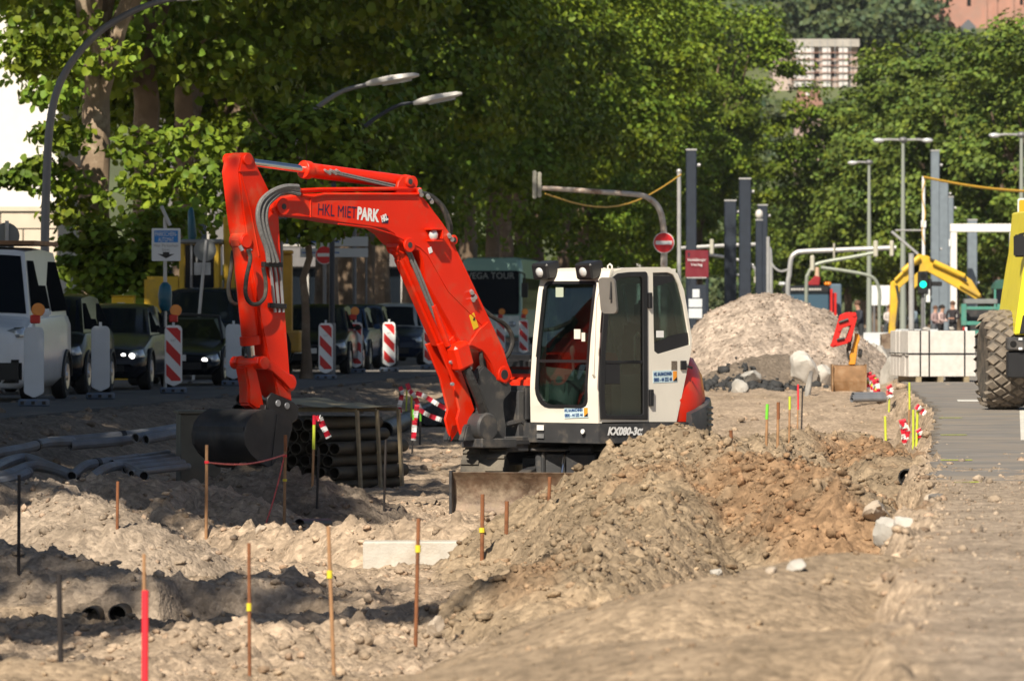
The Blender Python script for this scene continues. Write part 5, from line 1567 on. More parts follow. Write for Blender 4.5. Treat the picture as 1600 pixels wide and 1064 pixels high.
# dark square masts
for px, y0, Y, w, lab in ((1080, 236, 185, .17, 'tallest dark blue mast above the red banner'), (1141, 315, 215, .22, 'short thick dark mast between the banner and the gravel heap'), (1164, 281, 205, .21, 'taller dark mast right of the short thick one'), (1186, 345, 230, .14, 'thin dark mast with pale lamp on its tip above the heap'), (1191.5, 322, 235, .20, 'dark mast rising directly behind the lamp-tipped mast'), (1461, 237, 228, .17, 'tall slate grey mast right of the white cable post'), (1473, 285, 236, .22, 'broad slate grey mast beside the white portal'), (1483, 309, 244, .18, 'slate blue mast half hidden left of the white portal'), (1519, 345, 240, .20, 'slate blue mast seen under the white portal beam')):
    t = thing('tram_mast', lab, 'mast', (PX(px, Y), Y, 0), 0, 'slate masts around the junction')
    m_ = 'darkpole' if px < 1300 else 'pole2'
    if 'pole2' not in M: M['pole2'] = mat('slate_blue_mast', (.19, .23, .27), .5, .2, var=.1)
    h = ZY(y0, Y)
    mb = MB(); mb.bx(-w, w, -w, w, 0, h); mb.build('mast', M[m_], t, bevel=.03)
    mb = MB(); mb.bx(-w * 1.05, w * 1.05, -w * 1.05, w * 1.05, h, h + .06); mb.build('mast_cap', M['polelight'], t, bevel=.01)
    if px == 1186:
        mb = MB(); mb.sphere((0, -.1, h + .25), (.16, .16, .2)); mb.build('lamp_globe', M['lampheadm'], t)
    else:
        mb = MB(); mb.cyl((w, 0, h * .93), (w + .12, 0, h * .93), .06); mb.cyl((w, 0, h * .5), (w + .1, 0, h * .5), .05); mb.build('insulator', M['polelight'], t)

# ================================================================== SITE OBJECTS
M['rustrod'] = mat('rusty_rod', (.22, .085, .035), .8, var=.35, scale=12)
M['darkrod'] = mat('dark_iron_rod', (.022, .018, .018), .7, var=.3, scale=10)
M['tanrod'] = mat('weathered_wood_stake', (.36, .20, .10), .8, var=.25, scale=10)
M['greenrod'] = mat('green_painted_tip', (.18, .62, .05), .5)
M['limerod'] = mat('yellow_green_stake', (.52, .60, .05), .5)
M['redrod'] = mat('red_painted_stake', (.85, .03, .05), .5)
M['yellowtape'] = mat('yellow_tape_band', (.75, .62, .04), .5)
M['tapewhite'] = mat('white_barrier_tape', (.75, .74, .74), .45)
M['tapered'] = mat('red_barrier_tape', (.60, .015, .04), .45)
def rod(name, label, top, bot, r, m, tip=None, bands=(), off=False, Y=None, tape=None):
    """a stake standing on the ground where its foot is seen"""
    if Y is None:
        b = hit(*bot)
    else:
        b = P(bot[0], bot[1], Y); b.z = gz(b.x, b.y)
    Yb = b.y
    tp = P(top[0], top[1], Yb)
    t = thing(name, label, 'stake', b, 0, 'survey stakes on the site')
    q = tp - b
    mb = MB(); mb.cyl(-q.normalized() * .25, q, r, n=8); mb.build('shaft', M[m], t)
    if tip:
        a = P(tip[1][0], tip[1][1], Yb) - b
        mb = MB(); mb.cyl(a, q + q.normalized() * .004, r * 1.18, n=8); mb.build('painted_tip', M[tip[0]], t)
    for (bx, by, mm, k) in bands:
        a = P(bx, by, Yb) - b
        mb = MB(); mb.cyl(a - Vector((0, 0, .018 * k)), a + Vector((0, 0, .018 * k)), r * 1.45, n=8); mb.build('band', M[mm], t)
    if tape:
        for pts, wd in tape:
            pp = [P(x, y, Yb) - b + Vector((0, -.02 - .015 * (i % 2), 0)) for i, (x, y) in enumerate(pts)]
            sp = smooth_path(pp, 4)
            n = len(sp)
            for m2, ph in (('tapered', 0), ('tapewhite', 1)):
                mb = MB()
                for i in range(n - 1):
                    if (i // 3 + ph) % 2: continue
                    d = (sp[i + 1] - sp[i]).normalized()
                    s = Vector((-d.z, 0, d.x)) * wd / 2
                    s.y = .5 * wd * math.sin(i * .9)
                    mb.add([sp[i] - s, sp[i + 1] - s, sp[i + 1] + s, sp[i] + s], [(0, 1, 2, 3)])
                if mb.f: mb.build_each('tape', M[m2], t, smooth=0, fix=False)
    return t
Yn = 'yellowtape'
rod('iron_stake', 'black iron stake standing at the far left on pale gravel', (30, 742), (29, 893), .012, 'darkrod')
rod('iron_stake', 'blurred dark stake in the near left corner', (92, 897), (95, 1100), .014, 'darkrod', Y=29.5)
rod('wooden_stake', 'near stake with long bright red painted lower half', (225, 865), (226, 1100), .009, 'tanrod', Y=28.5, bands=())
rod('iron_stake', 'short rusty stake on the left gravel mound', (184, 752), (183, 832), .012, 'rustrod')
ra = rod('wooden_stake', 'tan stake holding the left end of the red cord', (323, 695), (322, 843), .014, 'tanrod', bands=((323, 722, 'redrod', .6),))
rod('iron_stake', 'thin rusty stake with yellow band nearest the trench', (389, 848), (390, 1090), .010, 'rustrod', bands=((389, 948, Yn, 1.2),), Y=32)
rb = rod('wooden_stake', 'tan stake with orange top holding the right end of the red cord', (446, 680), (444, 826), .014, 'tanrod', tip=('rustrod', (446, 705)), bands=((445, 712, 'redrod', .6), (445, 750, Yn, .6)))
rod('iron_stake', 'dark rusty stake right of the corded stakes, leaning slightly', (498, 700), (495, 800), .012, 'darkrod')
rod('survey_stake', 'lime green stake with a red and white tape flag before the pipe bundle', (491, 652), (488, 765), .013, 'tanrod', tip=('limerod', (490, 702)), bands=((491, 656, 'tapered', 2.5),), tape=[(((494, 655), (500, 653), (504, 664), (509, 674), (514, 684)), .06)])
rod('iron_stake', 'tall brown stake with yellow band at the edge of the dark hole', (513, 822), (522, 1090), .011, 'tanrod', bands=((515, 897, Yn, 1.2),), Y=32)
rod('iron_stake', 'black iron stake standing alone on the sunlit flat ground', (603, 687), (600, 793), .012, 'darkrod')
rod('iron_stake', 'orange rusty stake with yellow band before the concrete kerb block', (654, 810), (649, 1020), .012, 'rustrod', bands=((653, 857, Yn, 1.2),))
rod('iron_stake', 'rusty stake with yellow band before the left half of the dozer blade', (754, 772), (753, 875), .015, 'rustrod', bands=((753, 828, Yn, 1.0),))
rod('iron_stake', 'short rusty stake in the dark hollow before the dozer blade', (792, 783), (791, 840), .016, 'rustrod')
rod('iron_stake', 'rusty stake before the right half of the dozer blade', (859, 745), (857, 803), .014, 'rustrod')
rod('survey_stake', 'bright green tipped stake left of the bucket', (289, 684), (289, 726), .014, 'darkrod', tip=('greenrod', (289, 708)))
rod('iron_stake', 'short rusty stake seen behind the excavator track', (737, 693), (737, 709), .016, 'rustrod', Y=68)
TP = lambda *p: [(p, .07)]
rod('survey_stake', 'dark stake with drooping red tape, leftmost of the taped cluster', (625, 603), (624, 672), .014, 'darkrod', tape=TP((625, 604), (628, 612), (627, 622), (624, 636), (625, 648)))
rod('survey_stake', 'lime stake with red top, tallest of the taped cluster', (636, 600), (634, 662), .014, 'limerod', tape=TP((636, 599), (641, 612), (648, 622), (655, 634), (660, 646)))
rod('survey_stake', 'lime stake wrapped in white tape in the middle of the taped cluster', (643, 612), (643, 690), .014, 'tanrod', tip=('limerod', (643, 652)), tape=TP((640, 610), (646, 616), (652, 628), (657, 640)))
rod('survey_stake', 'dark stake with hanging red and green tape at the front of the taped cluster', (646, 640), (644, 712), .014, 'darkrod', tip=('greenrod', (646, 665)), tape=TP((652, 632), (650, 645), (648, 660), (647, 675), (646, 688)))
rod('survey_stake', 'green tipped stake at the right of the taped cluster with trailing tape', (657, 640), (656, 698), .014, 'darkrod', tip=('greenrod', (657, 658)), tape=TP((650, 614), (662, 618), (672, 624), (685, 632), (700, 640), (708, 645)) + TP((655, 640), (665, 646), (678, 652), (690, 656)))
rod('iron_stake', 'short rust stub right of the excavator tail', (1142, 672), (1143, 698), .014, 'rustrod')
rod('survey_stake', 'olive stake, leftmost of the five thin stakes beyond the heap', (1199, 632), (1197, 706), .012, 'tanrod', tip=('greenrod', (1198, 655)))
rod('survey_stake', 'orange stake, second of the five thin stakes beyond the heap', (1216, 629), (1215, 706), .013, 'tanrod', tip=('rustrod', (1216, 655)))
rod('survey_stake', 'thin yellowish stake in the middle of the five beyond the heap', (1234, 620), (1233, 694), .010, 'tanrod', tip=('limerod', (1234, 640)))
rod('survey_stake', 'red stake touching a dark one, fourth of the five beyond the heap', (1247, 601), (1246, 684), .013, 'tanrod', tip=('redrod', (1247, 640)))
rod('survey_stake', 'dark olive stake, last of the five thin stakes beyond the heap', (1254, 606), (1252, 684), .013, 'darkrod')
rod('survey_stake', 'thick lime green peg on the brown soil mound at the road edge', (1383, 650), (1384, 690), .020, 'limerod')
rod('survey_stake', 'tall yellow stake near the broken asphalt edge', (1421, 598), (1420, 668), .013, 'tanrod', tip=('limerod', (1421, 640)))
rod('survey_stake', 'yellow green stake leaning beside the tall yellow one', (1427, 640), (1427, 692), .014, 'limerod')
rod('survey_stake', 'lime stake with a small red and white flag at the asphalt edge', (1434, 634), (1432, 694), .015, 'limerod', tape=TP((1431, 634), (1436, 638), (1441, 643), (1446, 646)) + TP((1434, 670), (1437, 676), (1438, 684)))
rod('survey_stake', 'stake draped in a large red and white tape on the brown mound', (1409, 655), (1416, 697), .012, 'tanrod', tape=[(((1409, 655), (1411, 664), (1413, 675), (1414, 686), (1415, 694)), .10), (((1410, 656), (1415, 668), (1419, 680), (1423, 694)), .09)])
rod('survey_stake', 'lime stake with knotted red and white tape beside the grey pipes', (1390, 601), (1389, 643), .015, 'limerod', tape=[(((1388, 602), (1391, 608), (1389, 615), (1392, 621)), .11)])
rod('survey_stake', 'tape-wrapped stake, left of three standing by the rusty bucket', (1357, 583), (1356, 612), .02, 'limerod', tape=[(((1356, 582), (1358, 592), (1359, 602), (1360, 614)), .13)])
rod('survey_stake', 'tape-wrapped stake, middle of three standing by the rusty bucket', (1363, 586), (1362, 616), .02, 'limerod', tape=[(((1362, 586), (1364, 596), (1365, 606), (1366, 618)), .13)])
rod('survey_stake', 'tape-wrapped stake, right of three standing by the rusty bucket', (1368, 590), (1369, 618), .02, 'limerod', tape=[(((1367, 592), (1369, 602), (1370, 612), (1371, 620)), .13)])
# the near red stake's painted sleeve
t = bpy.data.objects['wooden_stake']
b = t.location; Yb = b.y
mb = MB(); mb.cyl(P(227, 922, Yb) - b, Vector((0, 0, -.1)), .017, n=10); mb.build('red_sleeve', M['redrod'], t)
# cord between the two tan stakes
M['cord'] = mat('red_white_cord', (.62, .10, .10), .6, var=.5, scale=30)
pa, pb = P(323, 722, ra.location.y), P(445, 710, rb.location.y)
mb = MB(); mb.tube([pa.lerp(pb, k / 14) - Vector((0, 0, .05 * math.sin(math.pi * k / 14))) for k in range(15)], .008, 5); tag(mb.build('cord', M['cord']), 'red and white cord hanging level between two tan stakes', 'cord')
pc = hit(414, 822)
mb = MB(); mb.tube([pb.lerp(pc, k / 10) - Vector((0, 0, .04 * math.sin(math.pi * k / 10))) for k in range(11)], .008, 5); tag(mb.build('cord', M['cord']), 'pink cord running from a stake down to the ground', 'cord')

# --- concrete kerb block
M['concrete'] = mat('pale_concrete', (.52, .49, .44), .85, var=.12, scale=6, dirt=(.38, .31, .24), dscale=4, dlow=.5, dhigh=.8, bump=.3, bscale=50)
Yk = 46.3
a, b = P(567, 884, Yk), P(752, 846, Yk)
o = None
mb = MB(); mb.bx(0, b.x - a.x, -.0, .30, -.12, b.z - a.z); o = mb.build('concrete_block', M['concrete'], bevel=.012)
o.location = a; tag(o, 'long pale concrete kerb block bedded in the gravel bank', 'concrete block')
mb = MB(); mb.bx(0, .13, .02, .3, -.12, .17); o = mb.build('concrete_block', M['concrete'], bevel=.01); o.location = P(755, 882, Yk + .05); tag(o, 'short shaded end block right of the long concrete kerb', 'concrete block')

# --- stones one can pick out
M['stone'] = mat('tan_stone', (.42, .35, .28), .9, var=.2, scale=6, bump=.4, bscale=20)
M['stonegrey'] = mat('grey_stone', (.40, .38, .35), .85, var=.2, scale=5, bump=.3, bscale=20)
M['stonewhite'] = mat('whitish_concrete_rubble', (.54, .51, .47), .85, var=.15, scale=4, bump=.4, bscale=12)
M['stonepink'] = mat('pinkish_stone', (.50, .36, .30), .9, var=.15, scale=6, bump=.3, bscale=20)
def stone(px, py, wpx, hpx, lab, m='stone', seed=1, depth=1.0, Y=None):
    p = hit(px, py + hpx * .35) if Y is None else P(px, py, Y)
    k = p.y / FPX
    mb = MB(); mb.rock((0, 0, 0), (wpx * k * 1.25, wpx * k * depth, hpx * k * 1.35), seed)
    o = mb.build('stone', M[m], smooth=28)
    o.location = (p.x, p.y, p.z + hpx * k * .25)
    return tag(o, lab, 'stone')
stone(1368, 798, 52, 26, 'flat tan slab on the right flank of the brown heap', 'stone', 3)
stone(1386, 826, 46, 46, 'upright grey slab leaning on the right flank of the heap', 'stonegrey', 5, .6)
stone(1414, 818, 28, 34, 'small pale stone right of the leaning grey slab', 'stonewhite', 8)
stone(683, 980, 40, 38, 'wedge-shaped tan stone at the left foot of the near heap', 'stone', 11, .7)
stone(800, 932, 32, 22, 'pinkish stone on the left slope of the near heap', 'stonepink', 14)
stone(1155, 604, 26, 22, 'lone grey stone on the flat ground before the gravel heap', 'stonegrey', 17)
stone(1455, 778, 24, 16, 'round stone lying at the edge of the dusty road', 'stone', 19)
stone(408, 830, 34, 14, 'flat pale stone beside the corded stake', 'stone', 23)
stone(1243, 884, 34, 16, 'whitish flat lump behind the near sandy heap, largest of three', 'stonegrey', 29)
stone(1120, 893, 22, 14, 'pale lump behind the near sandy heap, leftmost of three', 'stonegrey', 30)
stone(1205, 890, 20, 12, 'pale lump behind the near sandy heap, middle of three', 'stone', 31)
stone(765, 1066, 95, 26, 'large blurred pale stone at the bottom edge', 'stonepink', 33, Y=27)
stone(1252, 576, 52, 50, 'big whitish concrete chunk before the gravel heap', 'stonewhite', 41, .8)
stone(1286, 588, 38, 36, 'smaller white concrete chunk beside the rusty bucket', 'stonewhite', 43, .8)
stone(1265, 600, 20, 50, 'thin broken concrete slab leaning between two white chunks', 'stonegrey', 44, .5)
stone(1365, 560, 56, 40, 'broad broken slab standing left of the kerb stone stack', 'stonegrey', 47, .6)
stone(1335, 580, 40, 36, 'tan broken lump behind the rusty bucket', 'stone', 49)
stone(1392, 580, 36, 40, 'dark-sided rubble block against the kerb stone stack', 'stonegrey', 52)
stone(1170, 590, 40, 24, 'grey asphalt lump in the shaded foot of the gravel heap', 'stonegrey', 55)

# --- scattered stones: far too many to name one by one
def scatter(name, n, seed, region, smin, smax, m, pts=None, tint=None):
    g = np.random.default_rng(seed)
    bm = bmesh.new(); bmesh.ops.create_icosphere(bm, subdivisions=1, radius=.5)
    base = np.array([v.co[:] for v in bm.verts]); fc = np.array([[v.index for v in f.verts] for f in bm.faces]); bm.free()
    if pts is None:
        X, Y = region(g, n)
        Z, rg, sw = height(X, Y)
        keep = g.random(len(X)) < np.clip(rg, .06, 1)
        X, Y, Z = X[keep], Y[keep], Z[keep]
    else: X, Y, Z = pts.T
    n = len(X)
    s = smin * (smax / smin) ** (g.random(n) ** 2.6)
    _, _, sw = height(X, Y, False)
    C = soil_colour(X, Y, sw) if tint is None else np.ones((n, 3)) * np.array(tint)
    shape = g.uniform(.6, 1.25, (n, 3)) * np.array([1, 1, .75])
    v = base[None] * shape[:, None, :] * (1 + g.uniform(-.42, .26, (n, len(base), 1)))
    a = g.uniform(0, 6.28, n); ca, sa = np.cos(a), np.sin(a)
    vx = v[:, :, 0] * ca[:, None] - v[:, :, 1] * sa[:, None]; vy = v[:, :, 0] * sa[:, None] + v[:, :, 1] * ca[:, None]
    co = np.stack([vx, vy, v[:, :, 2]], 2) * s[:, None, None] + np.stack([X, Y, Z + s * .12], 1)[:, None, :]
    f = (fc[None] + (np.arange(n) * len(base))[:, None, None]).reshape(-1, 3).astype(np.int32)
    me = bpy.data.meshes.new(name)
    me.vertices.add(n * len(base)); me.vertices.foreach_set('co', co.astype(np.float32).ravel())
    me.loops.add(f.size); me.loops.foreach_set('vertex_index', f.ravel())
    me.polygons.add(len(f)); me.polygons.foreach_set('loop_start', np.arange(0, f.size, 3, dtype=np.int32))
    k = g.uniform(.78, 1.22, (n, 1)); pk = g.random((n, 1))
    C = C * k * np.where(pk > .8, np.array([[1.06, .98, .94]]), np.where(pk < .2, np.array([[1.15, 1.14, 1.12]]), np.array([[1, 1, 1]])))
    ca_ = me.color_attributes.new('soil', 'FLOAT_COLOR', 'POINT')
    ca_.data.foreach_set('color', np.repeat(np.concatenate([C, np.ones((n, 1))], 1), len(base), axis=0).astype(np.float32).ravel())
    me.materials.append(m)
    me.update(); me.validate()
    return stuff(link_mesh(name, me))
def fan(y0, y1, p=1.0):
    def f(g, n):
        Y = y0 + (y1 - y0) * g.random(n) ** p
        return g.uniform(-1, 1, n) * (.095 * Y + .3), Y
    return f
def near_pts(pts, w):
    def f(g, n):
        k = g.integers(0, len(pts), n); a = np.array(pts)[k]
        return a[:, 0] + g.normal(0, w, n), a[:, 1] + g.normal(0, w * 2.2, n)
    return f
scatter('loose_stones', 36000, 1, fan(27, 62, .9), .013, .10, M['soil'])
scatter('loose_stones', 5000, 2, fan(60, 125), .035, .22, M['soil'])
gq = np.random.default_rng(31)
ys_ = gq.uniform(21, 46, 9000); xs_ = gq.uniform(-.3, 1, 9000) * (.095 * ys_ + .3)
zz_, _, _ = height(xs_, ys_)
scatter('grit', 9000, 33, None, .007, .035, M['soil'], pts=np.stack([xs_, ys_, zz_], 1))
hp = [(PX(x, y), y) for x, y in ((1050, 45), (1120, 44), (1200, 42), (1280, 41), (1330, 40), (980, 42), (900, 38), (850, 36.5), (1330, 52), (1260, 52), (1400, 46), (1400, 43))]
scatter('loose_clods', 5200, 3, near_pts(hp, .5), .02, .11, M['soil'])

M['asphaltlump'] = mat('broken_asphalt', (.035, .036, .038), .85, var=.4, scale=9, bump=.5)
def lumps(g, n): return g.normal(PX(1165, 109), .55, n), g.normal(109.4, .9, n)
scatter('asphalt_rubble', 900, 8, lumps, .06, .32, M['asphaltlump'])

# --- gravel heap in the middle distance
Yg = 118
gx = PX(1195, Yg)
nx_, ny_ = 170, 120
u, v = np.meshgrid(np.linspace(-1, 1, nx_), np.linspace(-1, 1, ny_))
px_ = np.array((950, 1020, 1075, 1105, 1135, 1165, 1200, 1230, 1262, 1296, 1345, 1390, 1440))
py_ = np.array((640, 580, 520, 492, 473, 461, 456, 460, 475, 489, 526, 566, 612))
Xg = gx + u * 3.1
ridge = ZY(np.interp((Xg / Yg) * FPX + 800, px_, py_), Yg)
Yy = Yg + v * 3.2
Zg = ridge - .62 * np.sqrt((v * 3.2) ** 2 + .25) + .31 + .07 * fbm(Xg * 2, Yy * 2, 7, 4) + .02 * fbm(Xg * 9, Yy * 9, 8, 2)
Zg = np.maximum(Zg, -.9)
n_ = Xg.size
C_ = np.ones((n_, 3)) * np.array((.38, .31, .255)) * (1 + .06 * fbm(Xg.ravel() * 1.5, Yy.ravel() * 1.5, 3, 3))[:, None]
o = grid_mesh('gravel_heap', Xg.ravel(), Yy.ravel(), Zg.ravel(), C_, ny_, nx_, M['gravelmat'])
tag(o, 'tall heap of pinkish grey gravel behind the excavator cab', 'gravel heap')
g = np.random.default_rng(9)
ii = g.choice(n_, 7500, replace=True)
gp_ = np.stack([Xg.ravel()[ii] + g.normal(0, .03, 7500), Yy.ravel()[ii] + g.normal(0, .03, 7500), Zg.ravel()[ii]], 1)
scatter('heap_pebbles', 7500, 12, None, .02, .07, M['gravelmat'], pts=gp_[gp_[:, 2] > -.6], tint=(.38, .31, .255))

# --- ducts lying on the left
M['duct'] = mat('grey_corrugated_duct', (.18, .19, .21), .45, var=.2, scale=5, dirt=(.24, .2, .16), dscale=3, dlow=.5, dhigh=.8)
M['blackpipe'] = mat('black_plastic_pipe', (.016, .016, .017), .4, var=.2, dirt=(.12, .10, .08), dscale=4, dlow=.55, dhigh=.85)
M['flatblack'] = mat('flat_black', (.004, .004, .004), .9)  # flat black, painted as shade in pipe mouths and holes
def duct(label, pts, r_in, m='duct', Y=None, dz=0, group='grey cable ducts lying on the left bank'):
    q = []
    r = r_in * .78
    for x, y, yy in pts:
        p = P(x, y, yy); p.z = max(p.z, gz(p.x, p.y) + r * .6); q.append(p)
    o_ = q[0].copy()
    t = thing('cable_duct', label, 'duct', o_, 0, group)
    sp = smooth_path([p - o_ for p in q], 8)
    mb = MB(); mb.tube(sp, r, 10, cap=False)
    mb.build('duct_wall', M[m], t, fix=False)
    for e, nb in ((0, 1), (-1, -2)):
        d = (sp[e] - sp[nb]).normalized()
        mb = MB(); mb.cyl(sp[e] - d * .03, sp[e] - d * .028, r * .94, n=10); mb.build('duct_mouth_shade', M['flatblack'], t)  # black disc stands for the shade inside the open end
        mb = MB(); mb.pipe(sp[e] - d * .05, sp[e] + d * .004, r * 1.04, r * .86, 12); mb.build('duct_rim', M[m], t)
    if (sp[0] - sp[-1]).length > 1.5:
        k = len(sp) // 2
        d = (sp[k + 1] - sp[k]).normalized()
        mb = MB(); mb.cyl(sp[k] - d * .03, sp[k] + d * .03, r * 1.15, n=10); mb.build('coupling', M['blackpipe'], t)
    return t
duct('upper grey duct lying along the bank, nearest the road', ((75, 690, 66.5), (150, 684, 66.8), (230, 676, 67.2), (280, 668, 68)), .07)
duct('grey duct just below the uppermost one, ending left of the bucket', ((110, 696, 65.5), (180, 690, 65.8), (205, 686, 66)), .07)
duct('pair-mate duct with open end facing left of the bucket', ((212, 684, 65.6), (250, 677, 66), (282, 671, 66.4)), .07)
duct('second open-ended duct lying beside it near the bucket', ((228, 687, 65.3), (262, 680, 65.6), (284, 674, 66)), .07)
duct('grey duct snaking in from the left edge of the picture', ((-30, 712, 63.5), (40, 700, 64.4), (70, 692, 65), (112, 690, 65.6)), .075)
duct('curved duct arching over at the left edge', ((-20, 738, 61), (10, 722, 62), (40, 716, 62.5), (75, 728, 62), (110, 742, 61.4)), .075)
duct('duct crossing under the arched one at the left edge', ((-20, 748, 60.4), (15, 740, 61), (50, 728, 61.6), (90, 734, 61.4), (118, 744, 61)), .075)
duct('lowest duct at the left edge, mouth facing right', ((-15, 756, 60), (20, 748, 60.4), (44, 738, 60.8)), .075)
duct('duct mouth poking out of the tangle, middle left', ((112, 744, 60.8), (135, 727, 61.4), (170, 722, 61.8), (215, 716, 62.4)), .07)
duct('bent duct in front of the tangle, middle left', ((140, 748, 60.3), (165, 732, 60.8), (190, 728, 61.2), (212, 738, 61), (225, 744, 60.6)), .07)
for i, (y0, y1) in enumerate(((720, 708), (724, 713), (729, 718), (734, 723), (740, 729))):
    duct('thin pale duct in the fan of five, %s one' % ('farthest', 'second farthest', 'middle', 'second nearest', 'nearest')[i], ((165 + i * 10, y0, 62 - i * .3), (215 + i * 6, y0 - 5, 62.6 - i * .3), (262 + i * 8, y1, 63.2 - i * .3)), .05)
# drain mouths in the trench wall
for px, py, lab in ((146, 973, 'left dark drain mouth in the near trench wall'), (188, 970, 'right dark drain mouth in the near trench wall')):
    Yw = 39.92
    p = P(px, py - 12, Yw + .12)
    t = thing('drain_pipe', lab, 'pipe', p, R(-8), 'drain mouths in the trench wall')
    mb = MB(); mb.pipe((0, -.10, 0), (0, .9, .02), .066, .056, 18); mb.build('pipe_wall', M['blackpipe'], t)
    mb = MB(); mb.cyl((0, .05, 0), (0, .06, 0), .056, n=16); mb.build('mouth_shade', M['flatblack'], t)  # black disc painted as the shade within the drain
p = hit(636, 738)
t = thing('drain_pipe', 'small black pipe mouth sunk in the sunlit flat ground', 'pipe', p + Vector((0, 0, -.02))); mb = MB(); mb.pipe((0, -.05, .02), (.0, .6, -.06), .06, .05, 16); mb.build('pipe_wall', M['blackpipe'], t); mb = MB(); mb.cyl((0, .0, .02), (0, .01, .02), .05, n=14); mb.build('mouth_shade', M['flatblack'], t)  # its black disc stands for shade in the mouth
p = hit(475, 827)
t = thing('drain_pipe', 'short black pipe end poking from the bank right of the corded stake', 'pipe', p + Vector((0, 0, .03))); mb = MB(); mb.pipe((-.04, -.1, .02), (.2, .5, .0), .055, .047, 16); mb.build('pipe_wall', M['blackpipe'], t)
p = hit(1414, 745)
t = thing('drain_pipe', 'dark pipe mouth under the broken asphalt edge', 'pipe', p); mb = MB(); mb.pipe((0, -.15, .0), (.3, .5, .0), .075, .062, 16); mb.build('pipe_wall', M['blackpipe'], t); mb = MB(); mb.cyl((.02, -.1, .0), (.022, -.095, .0), .062, n=14); mb.build('mouth_shade', M['flatblack'], t)  # black disc again painted as shade in the mouth
# grey pipes lying on the right
for i, lab in enumerate(('upper of three grey pipes lying near the rusty bucket', 'middle of three grey pipes lying near the rusty bucket', 'lowest of three grey pipes lying near the rusty bucket')):
    a, b = hit(1327, 624 + i * 3), hit(1388, 627 + i * 4)
    mid = (a + b) / 2
    rr = .05
    o = thing('grey_pipe', lab, 'pipe', (mid.x, mid.y, gz(mid.x, mid.y) + rr + .05 + .02 * (2 - i)), 0, 'grey pipes by the rusty bucket')
    hw = (b.x - a.x) / 2
    mb = MB(); mb.pipe((-hw, -.2, 0), (hw, .3, 0), rr, rr * .82, 12); mb.build('pipe_wall', M['duct'], o)

# --- crated bundle of black pipes
Yb = 66.5
t = thing('pipe_bundle', 'strapped stack of black plastic pipes in a timber frame', 'pipe bundle', P(460, 712, Yb) * 1)
org = t.location.copy()
ax = Vector((.44, .90, .0)).normalized(); sd = Vector((.93, -.36, 0)).normalized()
rp = .073
g_ = gz(org.x, org.y)
t.location.z = g_
pipe_me = None
M['bundlepipe'] = mat('brownish_dusty_pipe', (.045, .036, .024), .6, var=.25, dirt=(.10, .08, .05), dscale=4, dlow=.45, dhigh=.75)
for r_ in range(6):
    for c_ in range(8 - (r_ == 5) * 2 - (r_ == 4)):
        s0 = sd * ((c_ - 4.2) * rp * 2.03 + (r_ % 2) * rp) + Vector((0, 0, rp * 1.02 + r_ * rp * 1.92)) + ax * random.uniform(-.06, .06)
        if pipe_me is None:
            mb = MB(); mb.pipe(Vector((0, 0, 0)), ax * 1.75, rp, rp * .86, 14); o = mb.build('pipe', M['bundlepipe'], t); pipe_me = o.data
        else: o = link_mesh('pipe', pipe_me, t)
        o.location = s0
        o.rotation_euler = (0, 0, random.uniform(-.012, .012))
M['timber'] = mat('weathered_batten', (.30, .24, .15), .8, var=.25, scale=9)
for k in (.45, .95, 1.5):
    s0 = ax * k + sd * (3.95 * rp * 2)
    mb = MB(); mb.beam(s0 + sd * .03 + Vector((0, 0, -.02)), s0 - sd * .02 + Vector((0, 0, .93)), .06, .035, sd); mb.build('batten', M['timber'], t, bevel=.004)
    mb = MB(); mb.beam(ax * k - sd * .65 + Vector((0, 0, .93)), ax * k + sd * .55 + Vector((0, 0, .93)), .05, .04); mb.build('batten', M['timber'], t, bevel=.004)
mb = MB()
vs = []
for i in range(9):
    for j in range(7):
        k = i / 8
        p = ax * (.2 + 1.5 * j / 6) + sd * (-.62 + 1.2 * k) + Vector((0, 0, .965 + .10 * (1 - k) ** 2 + .012 * math.sin(i * 2 + j)))
        vs.append(p)
mb.add(vs, [(i * 7 + j, i * 7 + j + 1, (i + 1) * 7 + j + 1, (i + 1) * 7 + j) for i in range(8) for j in range(6)])
mb.build('cover_board', mat('tan_cover_board', (.30, .26, .17), .8, var=.2), t, fix=False)
for lab, pts in (('lone black pipe lying left of the stacked pipe bundle', ((366, 652), (398, 600))), ('black pipe end on the dark ground behind the excavator arm', ((372, 640), (404, 606))), ('black pipe above the bucket, farthest of the loose ones', ((378, 624), (410, 596)))):
    a = P(pts[0][0], pts[0][1], 68); b = a + Vector((.35, 2.2, .02)); gzz = gz(a.x, a.y); a.z = max(a.z, gzz + .08); b.z = a.z
    o = thing('black_pipe', lab, 'pipe', a, 0, 'loose black pipes by the bundle'); mb = MB(); mb.pipe(Vector((0, 0, 0)), b - a, .075, .064, 16); mb.build('pipe_wall', M['blackpipe'], o)
